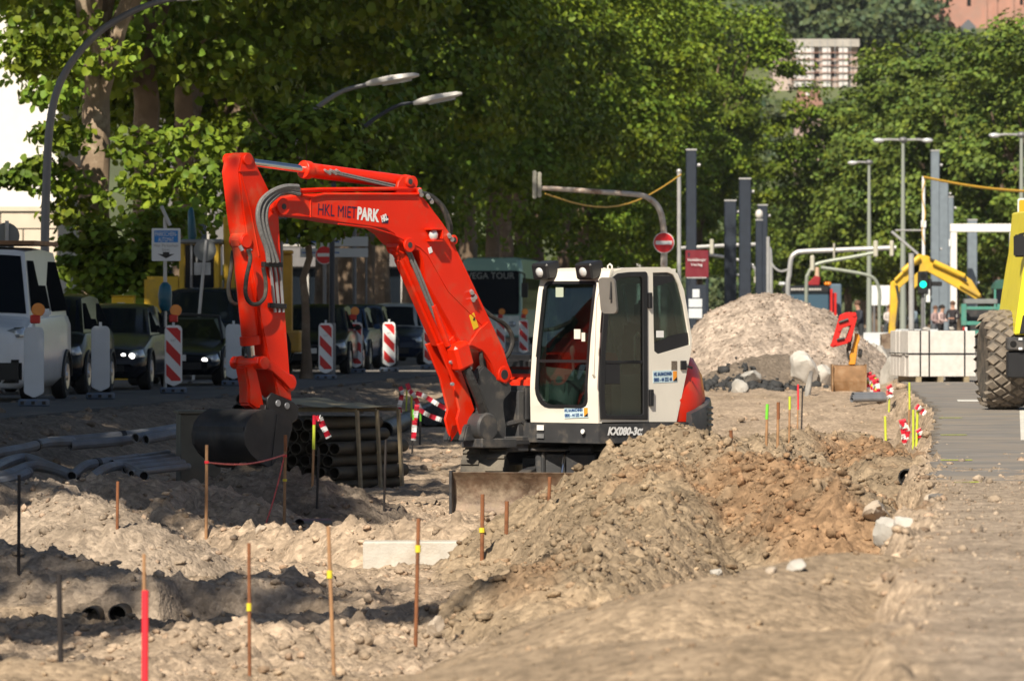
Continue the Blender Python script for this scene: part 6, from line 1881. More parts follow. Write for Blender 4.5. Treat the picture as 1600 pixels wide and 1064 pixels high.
# long dark pipe and tarpaulin beyond
a = P(600, 607, 92); b = P(705, 600, 100); a.z = gz(a.x, a.y) + .12; b.z = gz(b.x, b.y) + .12
o = thing('black_pipe', 'long thick dark pipe lying behind the taped stakes', 'pipe', a); mb = MB(); mb.pipe((0, 0, 0), b - a, .15, .13, 16); mb.build('pipe_wall', M['blackpipe'], o)
cen = P(686, 598, 96); cen.z = gz(cen.x, cen.y)
mb = MB()
rnd = random.Random(8)
n1, n2 = 18, 12
vs = []
for i in range(n1):
    for j in range(n2):
        x, y = (i / (n1 - 1) - .5) * .75, (j / (n2 - 1) - .5) * 1.6
        zz = .34 * max(0, 1 - (x / .37) ** 2) ** .6 * max(0, 1 - (y / .8) ** 2) ** .5 + rnd.uniform(-.03, .03)
        vs.append((x, y, zz))
mb.add(vs, [(i * n2 + j, i * n2 + j + 1, (i + 1) * n2 + j + 1, (i + 1) * n2 + j) for i in range(n1 - 1) for j in range(n2 - 1)])
o = mb.build('tarpaulin', M['rubber'], fix=False); o.location = cen; tag(o, 'crumpled dark tarpaulin bundle left of the excavator ram', 'tarpaulin')
# steel bin beside the bucket
p = P(310, 692, 63)
t = thing('steel_box', 'dull olive steel trench box standing left of the bucket', 'steel box', (p.x, p.y, gz(p.x, p.y) - .02), R(8))
M['olivesteel'] = mat('dull_olive_steel', (.13, .125, .10), .6, .2, var=.25, scale=3, dirt=(.2, .16, .12), dscale=4, dlow=.5, dhigh=.8)
z1 = ZY(646, 63) - t.location.z
mb = MB(); mb.bx(-.22, .22, -.3, .3, 0, z1); mb.build('wall', M['olivesteel'], t, bevel=.01)
mb = MB(); mb.bx(-.245, .245, -.325, .325, z1, z1 + .035); mb.build('rim', M['olivesteel'], t, bevel=.006)

# ================================================================== BUILDINGS
def building(name, label, x0, x1, y0, y1, h, m, wins=(), roof=None, cat='building', z0=0.0):
    """front face at y0; wins = (px-free) list of (x, z, w, h) on the front, measured from x0"""
    t = thing(name, label, cat, ((x0 + x1) / 2, y0, z0))
    w = x1 - x0
    mb = MB(); mb.bx(-w / 2, w / 2, 0, y1 - y0, -.5, h); wl = mb.build('wall', M[m], t)
    for (x, z, ww, hh) in wins:
        mb = MB(); mb.bx(-w / 2 + x, -w / 2 + x + ww, -.06, -.005, z, z + hh); f = mb.build('window', M['winframe'], t)
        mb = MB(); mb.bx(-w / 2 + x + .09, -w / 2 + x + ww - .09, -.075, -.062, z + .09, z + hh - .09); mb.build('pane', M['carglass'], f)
    if roof:
        mb = MB(); d = y1 - y0
        mb.add([(-w / 2 - .3, -.3, h), (w / 2 + .3, -.3, h), (w / 2 + .3, d + .3, h), (-w / 2 - .3, d + .3, h), (-w / 2 + w * .2, d / 2, h + roof[1]), (w / 2 - w * .2, d / 2, h + roof[1])], [(0, 1, 5, 4), (1, 2, 5), (2, 3, 4, 5), (3, 0, 4), (0, 3, 2, 1)])
        mb.build('roof', M[roof[0]], t, smooth=0)
    return t
M['plaster'] = mat('white_plaster', (.78, .76, .72), .85, var=.03)
M['creamstone'] = mat('cream_stone', (.62, .54, .44), .85, var=.08, scale=2)
M['winframe'] = mat('pale_window_frame', (.55, .53, .50), .6)
M['darkwall'] = mat('grey_shop_front', (.16, .155, .16), .8, var=.1)
M['tileroof'] = mat('brown_roof_tiles', (.24, .13, .095), .85, var=.2, scale=3)
M['sandstone'] = mat('red_sandstone', (.42, .22, .17), .9, var=.16, scale=.35, dirt=(.34, .24, .20), dscale=.25, dlow=.45, dhigh=.75)
Yw = 152
xw = PX(91, Yw)
wh_ = building('town_house', 'white plastered town house with cream stone ground floor behind the van', xw - 22, xw, Yw, Yw + 16, 13.5, 'plaster', [(3 + 4 * k, 6.5, 1.3, 2.0) for k in range(4)] + [(3 + 4 * k, 10, 1.3, 1.8) for k in range(4)], ('tileroof', 3))
for r_ in range(9):                       # ashlar courses with recessed joints, 0.42 m high
    z_ = .02 + r_ * .44
    n = 3
    for k in range(n):
        x_a = 11 - (k + 1) * 1.5 + (.6 if r_ % 2 else 0)
        x_b = min(x_a + 1.47, 11.0)
        if x_b - x_a < .1: continue
        mb = MB(); mb.bx(x_a, x_b, -.10, -.002, z_, z_ + .41); mb.build('stone_block', M['creamstone'], wh_, bevel=.015)
mb = MB(); mb.bx(-11, 11.05, -.16, -.002, 4.0, 4.12); mb.build('cornice', M['creamstone'], wh_)
Ys = 282
sh = building('shop_building', 'dim grey shop building behind the direction boards', PX(250, Ys), PX(735, Ys), Ys, Ys + 14, 11, 'darkwall', [(1 + 2.4 * k, 4.6, 1.4, 2.0) for k in range(6)])
for k in range(13):
    mb = MB(); mb.bx(-7.3 + k * 1.15, -7.22 + k * 1.15, -.22, -.1, 0, 3.6); mb.build('shop_mullion', M['winframe'], sh)
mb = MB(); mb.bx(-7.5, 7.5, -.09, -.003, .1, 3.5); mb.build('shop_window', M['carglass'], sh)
mb = MB(); mb.bx(-7.5, 7.5, -.6, 0, 3.6, 3.75); mb.build('awning', M['darkwall'], sh)
building('white_house', 'bright white house glimpsed between dark trunks above the cab', PX(925, 520), PX(1035, 520), 520, 532, 7.6, 'plaster', [(1, 4.2, 1, 1.4), (3.2, 4.2, 1, 1.4), (5, 1.4, 1, 1.6)], ('tileroof', 1.5))

# ================================================================== YELLOW MACHINE BEHIND THE CARS
M['cat'] = mat('yellow_machine_paint', (.66, .42, .03), .45, var=.1, dirt=(.25, .17, .09), dscale=1.5, dlow=.5, dhigh=.85)
M['ochre'] = mat('ochre_machine_paint', (.55, .30, .03), .5, var=.15, dirt=(.25, .18, .10), dscale=2, dlow=.5, dhigh=.8)
Y = 118; k = Y / FPX; z = lambda py: ZY(py, Y)
t = thing('wheel_loader', 'yellow construction machine with dark cab parked behind the waiting cars', 'loader', (PX(330, Y), Y, 0))
X = lambda px: (px - 330) * k
mb = MB(); mb.bx(X(225), X(283), 0, 1.6, .7, z(432)); mb.build('engine_hood', M['cat'], t, bevel=.06, seg=2)
mb = MB(); mb.bx(X(225), X(470), -.1, 1.9, .5, .95); mb.build('chassis', M['ochre'], t, bevel=.04)
mb = MB(); mb.bx(X(280), X(288), -.02, .1, .9, z(381)); mb.bx(X(335), X(342), -.02, .1, .9, z(381)); mb.bx(X(280), X(342), 1.3, 1.42, .9, z(381)); mb.build_each('cab_frame', M['cat'], t, bevel=.01)
mb = MB(); mb.bx(X(276), X(348), -.1, 1.5, z(381), z(374)); mb.build('cab_roof', M['signback'], t, bevel=.03)
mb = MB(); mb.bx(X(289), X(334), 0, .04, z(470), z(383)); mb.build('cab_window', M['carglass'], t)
mb = MB(); mb.beam((X(358), .3, z(470)), (X(356), .3, z(338)), .16, .22); mb.beam((X(356), .3, z(345)), (X(420), .5, z(395)), .2, .25); mb.build('boom', M['cat'], t, bevel=.02)
mb = MB(); mb.bx(X(441), X(456), .1, .5, .9, z(397)); mb.bx(X(436), X(457), .0, .6, z(397), z(391)); mb.build('mast', M['ochre'], t, bevel=.02)
mb = MB(); mb.bx(X(363), X(440), .3, 1.2, .9, z(440)); mb.build('body', M['cat'], t, bevel=.05, seg=2)
for x in (250, 410):
    for y in (.1, 1.7):
        mb = MB(); mb.lathe([(-.2, .4), (-.22, .6), (.22, .6), (.2, .4)], (X(x), y, .6), (0, 1, 0), 20); mb.build('wheel', M['tyre'], t)
mb = MB(); 
for x in (300, 308, 347): mb.cyl((X(x), -.15, z(430)), (X(x), -.15, z(385)), .02)
mb.build('handrail', M['polelight'], t)
Y = 112; z = lambda py: ZY(py, Y)
t = thing('yellow_cabinet', 'bright yellow cabinet beside the bush behind the dark grey sedan', 'cabinet', (PX(192, Y), Y, 0))
mb = MB(); mb.bx(-.22, .22, 0, .4, 0, z(463)); mb.build('body', mat('bright_yellow_paint', (.85, .50, .01), .4, var=.05), t, bevel=.02)
mb = MB(); mb.bx(-.235, .235, -.015, .415, z(463), z(461.5)); mb.build('lid', M['cat'], t)
mb = MB(); mb.bx(-.11, .04, -.008, -.002, z(475), z(473)); mb.build('maker_plate', M['whiteflat'], t)

# ================================================================== MIDDLE DISTANCE, RIGHT
# kerb stone stack on timbers
Y = 108.5
t = thing('kerb_stone_stack', 'strapped stack of pale grey kerb stones on timber bearers', 'kerb stones', (PX(1419, Y), Y, .012), R(7))
M['kerbstone'] = mat('pale_granite_kerb', (.62, .59, .56), .8, var=.1, scale=8, bump=.25, bscale=40)
g = random.Random(2)
for r_ in range(2):
    for c_ in range(6):
        y0 = c_ * .30
        mb = MB(); mb.bx(0 + g.uniform(-.01, .01), 1.29 + g.uniform(-.012, .012), y0, y0 + .285, .10 + r_ * .435, .10 + r_ * .435 + .425); mb.build('kerb_stone', M['kerbstone'], t, bevel=.008)
for x in (.2, .62, 1.12):
    mb = MB(); mb.bx(x - .05, x + .05, -.02, 1.8, .0, .098); mb.build('bearer', M['timber'], t)
for x in (.23, .40, 1.08):
    mb = MB(); mb.bx(x - .012, x + .012, -.016, -.006, .10, .965); mb.bx(x - .012, x + .012, -.016, 1.8, .962, .970); mb.build('strap', M['trim'], t)
mb = MB(); mb.bx(-.02, 1.31, -.018, -.008, .525, .545); mb.bx(-.026, -.014, -.018, 1.8, .525, .545); mb.build('strap', M['trim'], t)
for a_, b_ in ((.45, .5), (.95, .6)):
    mb = MB(); mb.rock((a_, b_, 1.0), (.16, .12, .08), int(a_ * 100)); mb.build('stone_offcut', M['stonegrey'], t)

# roller at the right edge
Y = 77.3
t = thing('road_roller', 'yellow road roller with big diamond-tread tyre cut by the right edge', 'roller', (PX(1568, Y), Y, .012), R(4))
M['lemon'] = mat('lemon_yellow_paint', (.86, .74, .03), .35, var=.06, coat=.2, dirt=(.35, .28, .15), dscale=3, dlow=.6, dhigh=.95)
M['rollertyre'] = mat('dusty_roller_tyre', (.055, .05, .045), .85, var=.3, dirt=(.22, .18, .14), dscale=5, dlow=.4, dhigh=.75, bump=.3)
M['tread'] = mat('dusty_tread_block', (.17, .145, .12), .9, var=.3, scale=14, dirt=(.27, .22, .17), dscale=8, dlow=.4, dhigh=.7)
def wheel_(cx):
    mb = MB(); mb.lathe([(-.25, .30), (-.28, .42), (-.285, .52), (-.25, .60), (-.16, .635), (0, .645), (.16, .635), (.25, .60), (.285, .52), (.28, .42), (.25, .30)], (cx, 0, .67), (1, 0, 0), 40)
    wl_ = mb.build('tyre', M['rollertyre'], t, smooth=50)
    rows = ((-.235, .605, -.5), (-.12, .637, 0), (0, .645, -.5), (.12, .637, 0), (.235, .605, -.5))
    nn = 22
    for x, r_, ph in rows:
        tilt = math.atan2(.64 - r_, .1) * (1 if x > 0 else -1) if abs(x) > .2 else 0
        mb = MB()
        hw, hl = .098, math.pi * r_ / nn * .86
        vs = [Vector((hw, 0, 0)), Vector((0, hl, 0)), Vector((-hw, 0, 0)), Vector((0, -hl, 0))]
        rt = Matrix.Rotation(tilt, 3, 'Y')
        mb.add([rt @ (v_ * 1.0) + Vector((0, 0, -.012)) for v_ in vs] + [rt @ (v_ * .80) + Vector((0, 0, .026)) for v_ in vs], [(0, 1, 5, 4), (1, 2, 6, 5), (2, 3, 7, 6), (3, 0, 4, 7), (4, 5, 6, 7)])
        mb.v = [(a_ + x, b_, c_ + r_) for a_, b_, c_ in mb.v]
        me = mesh_of(mb, 'tread_block', M['tread'])
        for q in range(nn):
            o = link_mesh('tread_block', me, wl_)
            o.location = (cx, 0, .67)
            o.rotation_euler = (2 * math.pi * (q + ph) / nn, 0, 0)
    mb = MB(); mb.lathe([(-.2, .30), (-.1, .27), (-.1, .1), (-.05, 0)], (cx, 0, .67), (1, 0, 0), 20); mb.build('hub', M['lemon'], wl_)
wheel_(0.0)
k = 76.6 / FPX
X = lambda px: (px - 1568) * k
z = lambda py: ZY(py, 76.5)
mb = MB(); mb.bx(X(1557), X(1557) + 2.2, -.95, -.75, z(549), z(528)); bp_ = mb.build('rear_bumper', M['grey_cast'], t, bevel=.02)
mb = MB(); mb.cyl((X(1566), -.955, z(539)), (X(1566), -.951, z(539)), .045); mb.build('tow_hole_shade', M['flatblack'], bp_)  # black disc stands for the shaded depth of a hole
for y_ in (531, 546):
    mb = MB(); mb.box((X(1577), -.955, z(y_)), (.05, .01, .03)); mb.build('reflector', M['signwhite'], bp_)
mb = MB(); mb.bx(X(1557), X(1557) + 2.2, -.90, -.78, z(592), z(550)); mb.build('bumper_skirt', M['black'], t, bevel=.02)
def rs(l): return [Vector((x, y, zz_)) for x, y, zz_ in l]
hp_ = [(1573, 525), (1576, 500), (1583, 455), (1590, 415), (1594, 395), (1601, 330)]
for sgn in (0,):
    mb = MB()
    pl_ = [(X(a_), z(b_)) for a_, b_ in hp_]
    pl2 = pl_ + [(X(1830), z(330)), (X(1830), z(525))]
    mb.slab(pl2, lambda u, v, w: (u, -.70 + w + .18 * max(0, (v - 1.0)) * .5, v), 1.6)
    mb.build('hood', M['lemon'], t, bevel=.02)
for gr_ in (((1580, 523), (1586, 494), (1640, 486), (1640, 521)), ((1589, 480), (1594, 453), (1640, 444), (1640, 472))):
    mb = MB(); mb.slab([(X(a_), z(b_)) for a_, b_ in gr_], lambda u, v, w: (u, -.715 + w + .18 * max(0, (v - 1.0)) * .5, v), .03); mb.build('grille', M['black'], t, bevel=.006)
mb = MB(); mb.bx(X(1572), X(1590), -.7, -.62, z(403), z(368)); mm_ = mb.build('mirror', M['black'], t, bevel=.02, seg=2)
mb = MB(); mb.tube([(X(1581), -.66, z(368)), (X(1590), -.6, z(366)), (X(1640), -.3, z(370))], .015, 6); mb.build('mirror_arm', M['black'], mm_)
mb = MB(); mb.bx(.3, 2.0, -.2, .9, .5, 1.0); mb.build('frame', M['grey_cast'], t)
wheel_(1.75)
# yellow sign at the right edge
Y = 115; z = lambda py: ZY(py, Y); k = Y / FPX
t = thing('detour_sign', 'orange yellow sign with white border on a grey pole at the right edge', 'sign', (PX(1615, Y), Y, 0))
pole(t, (-20 * k, .06, 0), (-20 * k, .06, z(330)), .05, 'pole')
mb = MB(); mb.slab(rrect(-25 * k, 60 * k, z(394), z(310), .05), lambda u, v, w: (u, w, v), .03); sg = mb.build('sign_plate', M['signwhite'], t)
mb = MB(); mb.slab(rrect(-23 * k, 58 * k, z(391.5), z(312.5), .04), lambda u, v, w: (u, -.004 - w, v), .003); mb.build('yellow_field', mat('sign_yellow', (.80, .36, .01), .45), sg, smooth=0)
mb = MB(); mb.bx(-17 * k, -5 * k, -.012, -.008, z(351), z(344)); mb.build('sign_panel', M['signwhite'], sg)
mb = MB(); mb.bx(-37 * k, -21 * k, 0, .2, z(432), z(363)); mb.build('pole_box', M['signwhite'], t, bevel=.02)

# bucket with red quick-hitch frame standing on the ground
Y = 104; z0 = hit(1326, 612); Y = z0.y; k = Y / FPX
t = thing('digger_attachment', 'rusty bucket on an orange arm with a bright red grapple frame on top', 'digger bucket', z0)
X = lambda px: (px - 1326) * k
z = lambda py: (612 - py) * k
mb = MB(); mb.loft([[Vector((X(x), y, zz_)) for y, zz_ in ((-.12, .0), (-.2, z(595)), (-.15, z(572)), (.1, z(570)), (.25, z(585)), (.2, 0))] for x in (1300, 1352)]); M['rustbucket'] = mat('orange_rusted_steel', (.27, .15, .07), .7, .1, var=.3, scale=5, dirt=(.36, .27, .18), dscale=5, dlow=.5, dhigh=.8); bk_ = mb.build('bucket', M['rustbucket'], t, bevel=.012)
for x in (1299, 1351):
    mb = MB(); mb.bx(X(x), X(x + 2), -.23, .26, -.02, z(569)); mb.build('bucket_side', M['rustbucket'], bk_)
M['amberpaint'] = mat('orange_yellow_paint', (.66, .28, .02), .45, var=.15, dirt=(.25, .14, .07), dscale=4, dlow=.5, dhigh=.8)
mb = MB(); mb.loft([[Vector((X(x) + w * s, y, z(py))) for s, y in ((-1, -.09), (1, -.09), (1, .09), (-1, .09))] for py, x, w in ((570, 1331, .06), (555, 1333, .065), (540, 1336, .045), (528, 1340, .05), (521, 1338, .03))]); ar_ = mb.build('arm', M['amberpaint'], t, bevel=.012)
mb = MB()
for py, x in ((532, 1328), (545, 1326), (556, 1343)): mb.cyl((X(x), -.1, z(py)), (X(x) + .02, .1, z(py - 8)), .04)
mb.tube([(X(1326), -.1, z(562)), (X(1323), -.1, z(545)), (X(1330), -.1, z(528))], .02, 6); mb.build('hydraulic_hose', M['rubber'], ar_)
M['redframe'] = mat('bright_red_paint', (.58, .018, .014), .4, var=.1, dirt=(.2, .1, .08), dscale=4, dlow=.6, dhigh=.9)
fr_ = [(1297, 540), (1300, 534), (1312, 492), (1322, 488), (1336, 488), (1338, 497), (1328, 534), (1322, 537), (1300, 543)]
ho = [(1308, 532), (1315, 513), (1329, 508), (1321, 529)]
for y0, y1 in ((-.28, -.22), (.0, .06)):
    mb = MB(); mb.slab([(X(a_), z(b_)) for a_, b_ in fr_], lambda u, v, w: (u, y0 + (y1 - y0) * w, v), 1.0, [[(X(a_), z(b_)) for a_, b_ in ho]]); f_ = mb.build('grapple_frame', M['redframe'], t, bevel=.008)
for a_, b_ in ((1302, 537), (1315, 498), (1333, 492), (1325, 531), (1310, 515)):
    mb = MB(); mb.cyl((X(a_), -.30, z(b_)), (X(a_), .08, z(b_)), .035, n=12); mb.build('cross_bar', M['redframe'], f_)
mb = MB(); mb.cyl((X(1306), -.31, z(531)), (X(1318), -.31, z(528)), .02); mb.cyl((X(1309), -.30, z(504)), (X(1324), -.30, z(499)), .025); mb.build('pin', M['darksteel'], f_)

# far yellow excavator with green cab
Y = 212; k = Y / FPX; z = lambda py: ZY(py, Y)
t = thing('excavator', 'far yellow-armed excavator with green cab reaching over the kerb stone stack', 'excavator', (PX(1560, Y), Y, 0))
X = lambda px: (px - 1560) * k
def limb(pts, w0, m='cat', nm='boom', y=0., dpt=.35):
    mb = MB(); mb.slab([(X(a_), z(b_)) for a_, b_ in pts], lambda u, v, w: (u, y - dpt / 2 + w, v), dpt); return mb.build(nm, M[m], t, bevel=.02)
lb = limb([(1428, 410), (1434, 397), (1450, 400), (1462, 412), (1500, 424), (1518, 438), (1534, 464), (1524, 468), (1508, 458), (1470, 436), (1448, 424), (1440, 440), (1428, 452), (1424, 446)], 0)
limb([(1395, 440), (1402, 438), (1425, 416), (1438, 412), (1436, 424), (1406, 450), (1398, 450)], 0, nm='link_arm', y=-.05, dpt=.25)
limb([(1391, 442), (1396, 438), (1406, 442), (1406, 452), (1402, 480), (1398, 526), (1388, 524), (1390, 490)], 0, nm='stick', dpt=.3)
mb = MB(); mb.cyl((X(1410), -.25, z(424)), (X(1436), -.25, z(402)), .11, n=12); mb.cyl((X(1398), -.25, z(438)), (X(1412), -.25, z(424)), .06); mb.build('ram', M['cat'], t)
mb = MB(); mb.cyl((X(1458), -.26, z(410)), (X(1506), -.26, z(432)), .11, n=12); mb.cyl((X(1500), -.22, z(445)), (X(1530), -.22, z(462)), .08, n=12); mb.build('ram', M['cat'], t)
mb = MB(); mb.tube([(X(1400), -.2, z(446)), (X(1404), -.24, z(470)), (X(1400), -.24, z(510))], .05, 6); mb.tube([(X(1452), -.25, z(404)), (X(1480), -.3, z(418)), (X(1510), -.3, z(440))], .04, 6); mb.build('hydraulic_hose', M['rubber'], t)
limb([(1376, 522), (1392, 520), (1397, 530), (1395, 544), (1386, 550), (1376, 544)], 0, 'rusty', 'bucket', 0, .7)
M['greencab'] = mat('dark_green_paint', (.035, .11, .085), .45, var=.08); M['teal'] = mat('teal_machine_paint', (.07, .25, .20), .45, var=.1, dirt=(.2, .18, .14), dscale=1.5, dlow=.55, dhigh=.85)
mb = MB(); mb.loft([[Vector((X(a_), y, z(b_))) for a_, b_ in ((1552, 452), (1556, 443), (1562, 437), (1596, 437), (1598, 452))] for y in (-.1, 1.5)]); mb.build('cab_roof', M['greencab'], t, bevel=.02)
mb = MB(); mb.bx(X(1553), X(1556), -.08, 0, 1.0, z(452)); mb.bx(X(1576), X(1579), -.08, 0, 1.0, z(452)); mb.bx(X(1596), X(1599), -.08, 0, 1.0, z(452)); mb.build('cab_post', M['teal'], t)
mb = MB(); mb.bx(X(1556), X(1597), -.04, -.01, 1.2, z(453)); mb.build('cab_window', M['carglass'], t)
mb = MB(); mb.bx(X(1520), X(1620), .2, 2.6, .6, z(496)); mb.build('body', M['teal'], t, bevel=.06)
mb = MB(); mb.bx(X(1500), X(1640), .3, .8, .05, .6); mb.bx(X(1500), X(1640), 2.0, 2.5, .05, .6); mb.build('undercarriage', M['black'], t, bevel=.1)
# teal machine in front of it
Y = 196; k = Y / FPX; z = lambda py: ZY(py, Y)
t = thing('road_paver', 'teal road machine with railing standing behind the kerb stone stack', 'paver', (PX(1532, Y), Y, 0))
X = lambda px: (px - 1532) * k
mb = MB(); mb.bx(X(1503), X(1566), 0, 1.4, .5, z(518)); mb.build('body', M['teal'], t, bevel=.04)
mb = MB(); mb.bx(X(1502), X(1510), -.04, .1, .9, z(475)); mb.bx(X(1558), X(1565), -.04, .1, .9, z(475)); mb.bx(X(1510), X(1558), -.02, .06, z(484), z(479)); mb.bx(X(1510), X(1560), -.02, .06, z(508), z(502)); mb.build('railing', M['teal'], t, bevel=.01)
mb = MB(); mb.bx(X(1508), X(1560), .3, .9, z(475), z(467)); mb.build('canopy', M['signback'], t, bevel=.02)
mb = MB(); mb.bx(X(1511), X(1557), .4, .6, z(516), z(480)); mb.build('engine', M['darksteel'], t)
mb = MB(); mb.bx(X(1504.5), X(1507), -.06, -.005, z(519), z(511)); mb.build('tail_lamp', M['redplastic'], t)
mb = MB(); mb.bx(X(1507.5), X(1511), -.06, -.005, z(519), z(511)); mb.build('tail_lamp', M['signwhite'], t)
mb = MB(); mb.bx(X(1506), X(1566), .1, 1.2, .02, .5); mb.build('track', M['black'], t, bevel=.08)

# blue truck behind the gravel heap
Y = 250; k = Y / FPX; z = lambda py: ZY(py, Y)
t = thing('truck', 'dark blue truck with roof lamps half hidden behind the gravel heap', 'truck', (PX(1262, Y), Y, .012))
X = lambda px: (px - 1262) * k
M['truckblue'] = paint('dark_blue_truck_paint', (.02, .035, .06)); M['skyglass'] = mat('sky_painted_windscreen', (.05, .10, .15), .12, spec=.6)  # blue sky reflection put into the windscreen's base colour
mb = MB(); mb.bx(X(1226), X(1298), 0, 2.0, .5, z(447)); mb.build('cab', M['truckblue'], t, bevel=.08, seg=2)
mb = MB(); mb.bx(X(1228), X(1294), -.02, -.003, z(500), z(456)); mb.build('windscreen', M['skyglass'], t)
mb = MB(); mb.bx(X(1222), X(1294), -.15, -.004, z(456), z(448)); vz = mb.build('sun_visor', M['black'], t)
mb = MB()
for q in range(14): mb.bx(X(1228 + q * 4), X(1230.6 + q * 4), -.158, -.152, z(454), z(451))
mb.build('visor_lettering', M['lampheadm'], vz)
for x in (1220, 1291): 
    mb = MB(); mb.sphere((X(x), 0, z(444)), (.10, .10, .09)); mb.sphere((X(x + 4), 0, z(444)), (.12, .1, .09)); mb.build('roof_lamp', M['amber' if x > 1250 else 'lens'], t)
mb = MB(); mb.bx(X(1298), X(1316), .5, 5, .6, z(444)); mb.build('box_body', mat('blue_grey_tarp', (.10, .15, .20), .6), t, bevel=.05)
mb = MB(); mb.bx(X(1297), X(1301), -.15, .05, z(500), z(452)); mb.bx(X(1303), X(1307), -.15, .05, z(505), z(458)); mb.build('mirror', M['redplastic'], t, bevel=.02)
mb = MB(); mb.loft([[Vector((X(a_), y, z(b_))) for a_, b_ in ((1258, 447), (1268, 438), (1275, 431), (1283, 434), (1281, 447))] for y in (.3, .9)]); mb.build('red_cover', mat('dark_red_tarpaulin', (.28, .01, .015), .6), t, bevel=.04)
mb = MB(); mb.cyl((X(1278), .6, z(436)), (X(1278), .6, z(418)), .11, .09); mb.build('tan_roll', mat('tan_roll', (.55, .38, .27), .7), t, bevel=.03)

# long grey barriers before the people
M['barrier'] = mat('pale_grey_barrier', (.46, .48, .50), .6, var=.06)
for px0, px1, y0, y1, Y, lab in ((1335, 1396, 520, 537, 226, 'shorter pale grey barrier left of the far excavator bucket'), (1399, 1466, 515, 546, 205, 'longer pale grey barrier behind the kerb stone stack')):
    k = Y / FPX
    o = thing('barrier', lab, 'barrier', (PX((px0 + px1) / 2, Y), Y, 0.012), R(-6))
    hw = (px1 - px0) / 2 * k
    mb = MB(); mb.loft([[Vector((x, -.3, 0)), Vector((x, -.14, .22)), Vector((x, -.08, ZY(y0, Y))), Vector((x, .08, ZY(y0, Y))), Vector((x, .14, .22)), Vector((x, .3, 0))] for x in (-hw, hw)]); mb.build('barrier_body', M['barrier'], o, bevel=.02)
# white board sign
Y = 258; t = thing('info_board', 'plain white board on legs left of the far yellow excavator', 'board', (PX(1376, Y), Y, 0)); k = Y / FPX
mb = MB(); mb.bx(-14 * k, 15 * k, 0, .06, ZY(477, Y), ZY(446, Y)); mb.build('board', M['signwhite'], t)
for x in (-10, 10): pole(t, (x * k, .03, 0), (x * k, .03, ZY(477, Y)), .05, 'pole', 'leg')
# pedestrian signal, green
Y = 188; k = Y / FPX; z = lambda py: ZY(py, Y)
t = thing('traffic_light', 'black traffic light glowing green beneath the yellow excavator boom', 'traffic light', (PX(1442, Y), Y, 0))
pole(t, (0, .1, 0), (0, .1, z(430)), .06, 'pole')
mb = MB(); mb.bx(-8 * k, 8 * k, -.12, .12, z(459), z(424)); hs = mb.build('housing', M['black'], t, bevel=.03)
M['green'] = mat('green_signal_light', (.0, .3, .2), .4, emit=(.0, 1.0, .55), estr=1.6)
mb = MB(); mb.cyl((0, -.122, z(444.5)), (0, -.135, z(444.5)), 5.2 * k, n=20); mb.build('green_lens', M['green'], hs)
mb = MB(); mb.cyl((0, -.122, z(431)), (0, -.13, z(431)), 4.6 * k, n=20); mb.build('dark_lens', M['flatblack'], hs)
mb = MB(); mb.bx(7 * k, 14 * k, .0, .2, z(462), z(436)); mb.bx(14 * k, 30 * k, .0, .2, z(447), z(440)); mb.build('side_housing', M['black'], t, bevel=.02)
mb = MB(); mb.bx(5 * k, 11 * k, -.05, .05, z(472), z(452)); mb.build('number_plate', M['signwhite'], t)
# thin pole before it
t = thing('post', 'thin pale grey pole standing just left of the green traffic light', 'post', (PX(1424, 150), 150, 0)); pole(t, (0, 0, 0), (0, 0, ZY(397, 150)), .075, 'polelight'); mb = MB(); mb.cyl((0, 0, ZY(397, 150)), (0, 0, ZY(396, 150)), .085); mb.build('post_cap', M['polelight'], t)
# white post with yellow cable
Y = 224; k = Y / FPX; z = lambda py: ZY(py, Y)
t = thing('cable_post', 'white post with small box carrying the orange cable to the right', 'post', (PX(1443, Y), Y, 0))
pole(t, (0, 0, 0), (0, 0, z(276)), .065, 'signwhite'); mb = MB(); mb.bx(-4 * k, 4 * k, -.09, .09, z(356), z(345)); mb.build('cable_box', M['signwhite'], t, bevel=.01)
mb = MB(); mb.tube([(.07 * math.cos(q * .9), -.075, z(278 + q * 8)) for q in range(14)], .02, 5); mb.build('cable_tail', M['cable'], t)
mb = MB(); mb.tube([(0, 0, z(360)), (-44 * k, .1, z(360))], .035, 6); mb.build('side_arm', M['polelight'], t)
a_, b_ = P(1444, 277, Y), P(1640, 301, Y - 25)
mb = MB(); mb.tube([a_.lerp(b_, q / 14) - Vector((0, 0, .12 * math.sin(math.pi * q / 14))) for q in range(15)], .05, 6); tag(mb.build('orange_cable', M['cable']), 'thick orange cable slung from the white post past the right edge', 'cable')
t = thing('stay_pole', 'slanting pale pole leaning down to the far excavator boom', 'pole', P(1434, 397, 226)); a_ = P(1393, 362, 226) - P(1434, 397, 226); pole(t, (0, 0, 0), a_, .06, 'polelight')
t.location.z = t.location.z
# double street lamps
def dlamp(px, y0, Y, lab, arms=(-1, 1), span=38):
    k = Y / FPX; h = ZY(y0, Y)
    t = thing('street_lamp', lab, 'street lamp', (PX(px, Y), Y, 0), 0, 'double street lamps at the junction')
    mb = MB(); mb.cyl((0, 0, 0), (0, 0, h), .16, .075, n=12); mb.build('pole', mat('pale_green_grey_pole', (.30, .33, .29), .5, .2) if 'pgp' not in M else M['pgp'], t)
    mb = MB(); mb.sphere((0, 0, h), (.2, .2, .14)); mb.build('pole_head', M['pole'], t)
    for s in arms:
        mb = MB(); mb.tube([(0, 0, h), (s * span * .6 * k, 0, h + .02), (s * span * .85 * k, 0, h)], .05, 6); mb.build('arm', M['polelight'], t)
        mb = MB(); mb.sphere((s * span * k, 0, h - .02), (.26, .16, .11)); mb.build('lamp_head', M['lens'], t)
M['pgp'] = mat('pale_green_grey_pole', (.30, .33, .29), .5, .2)
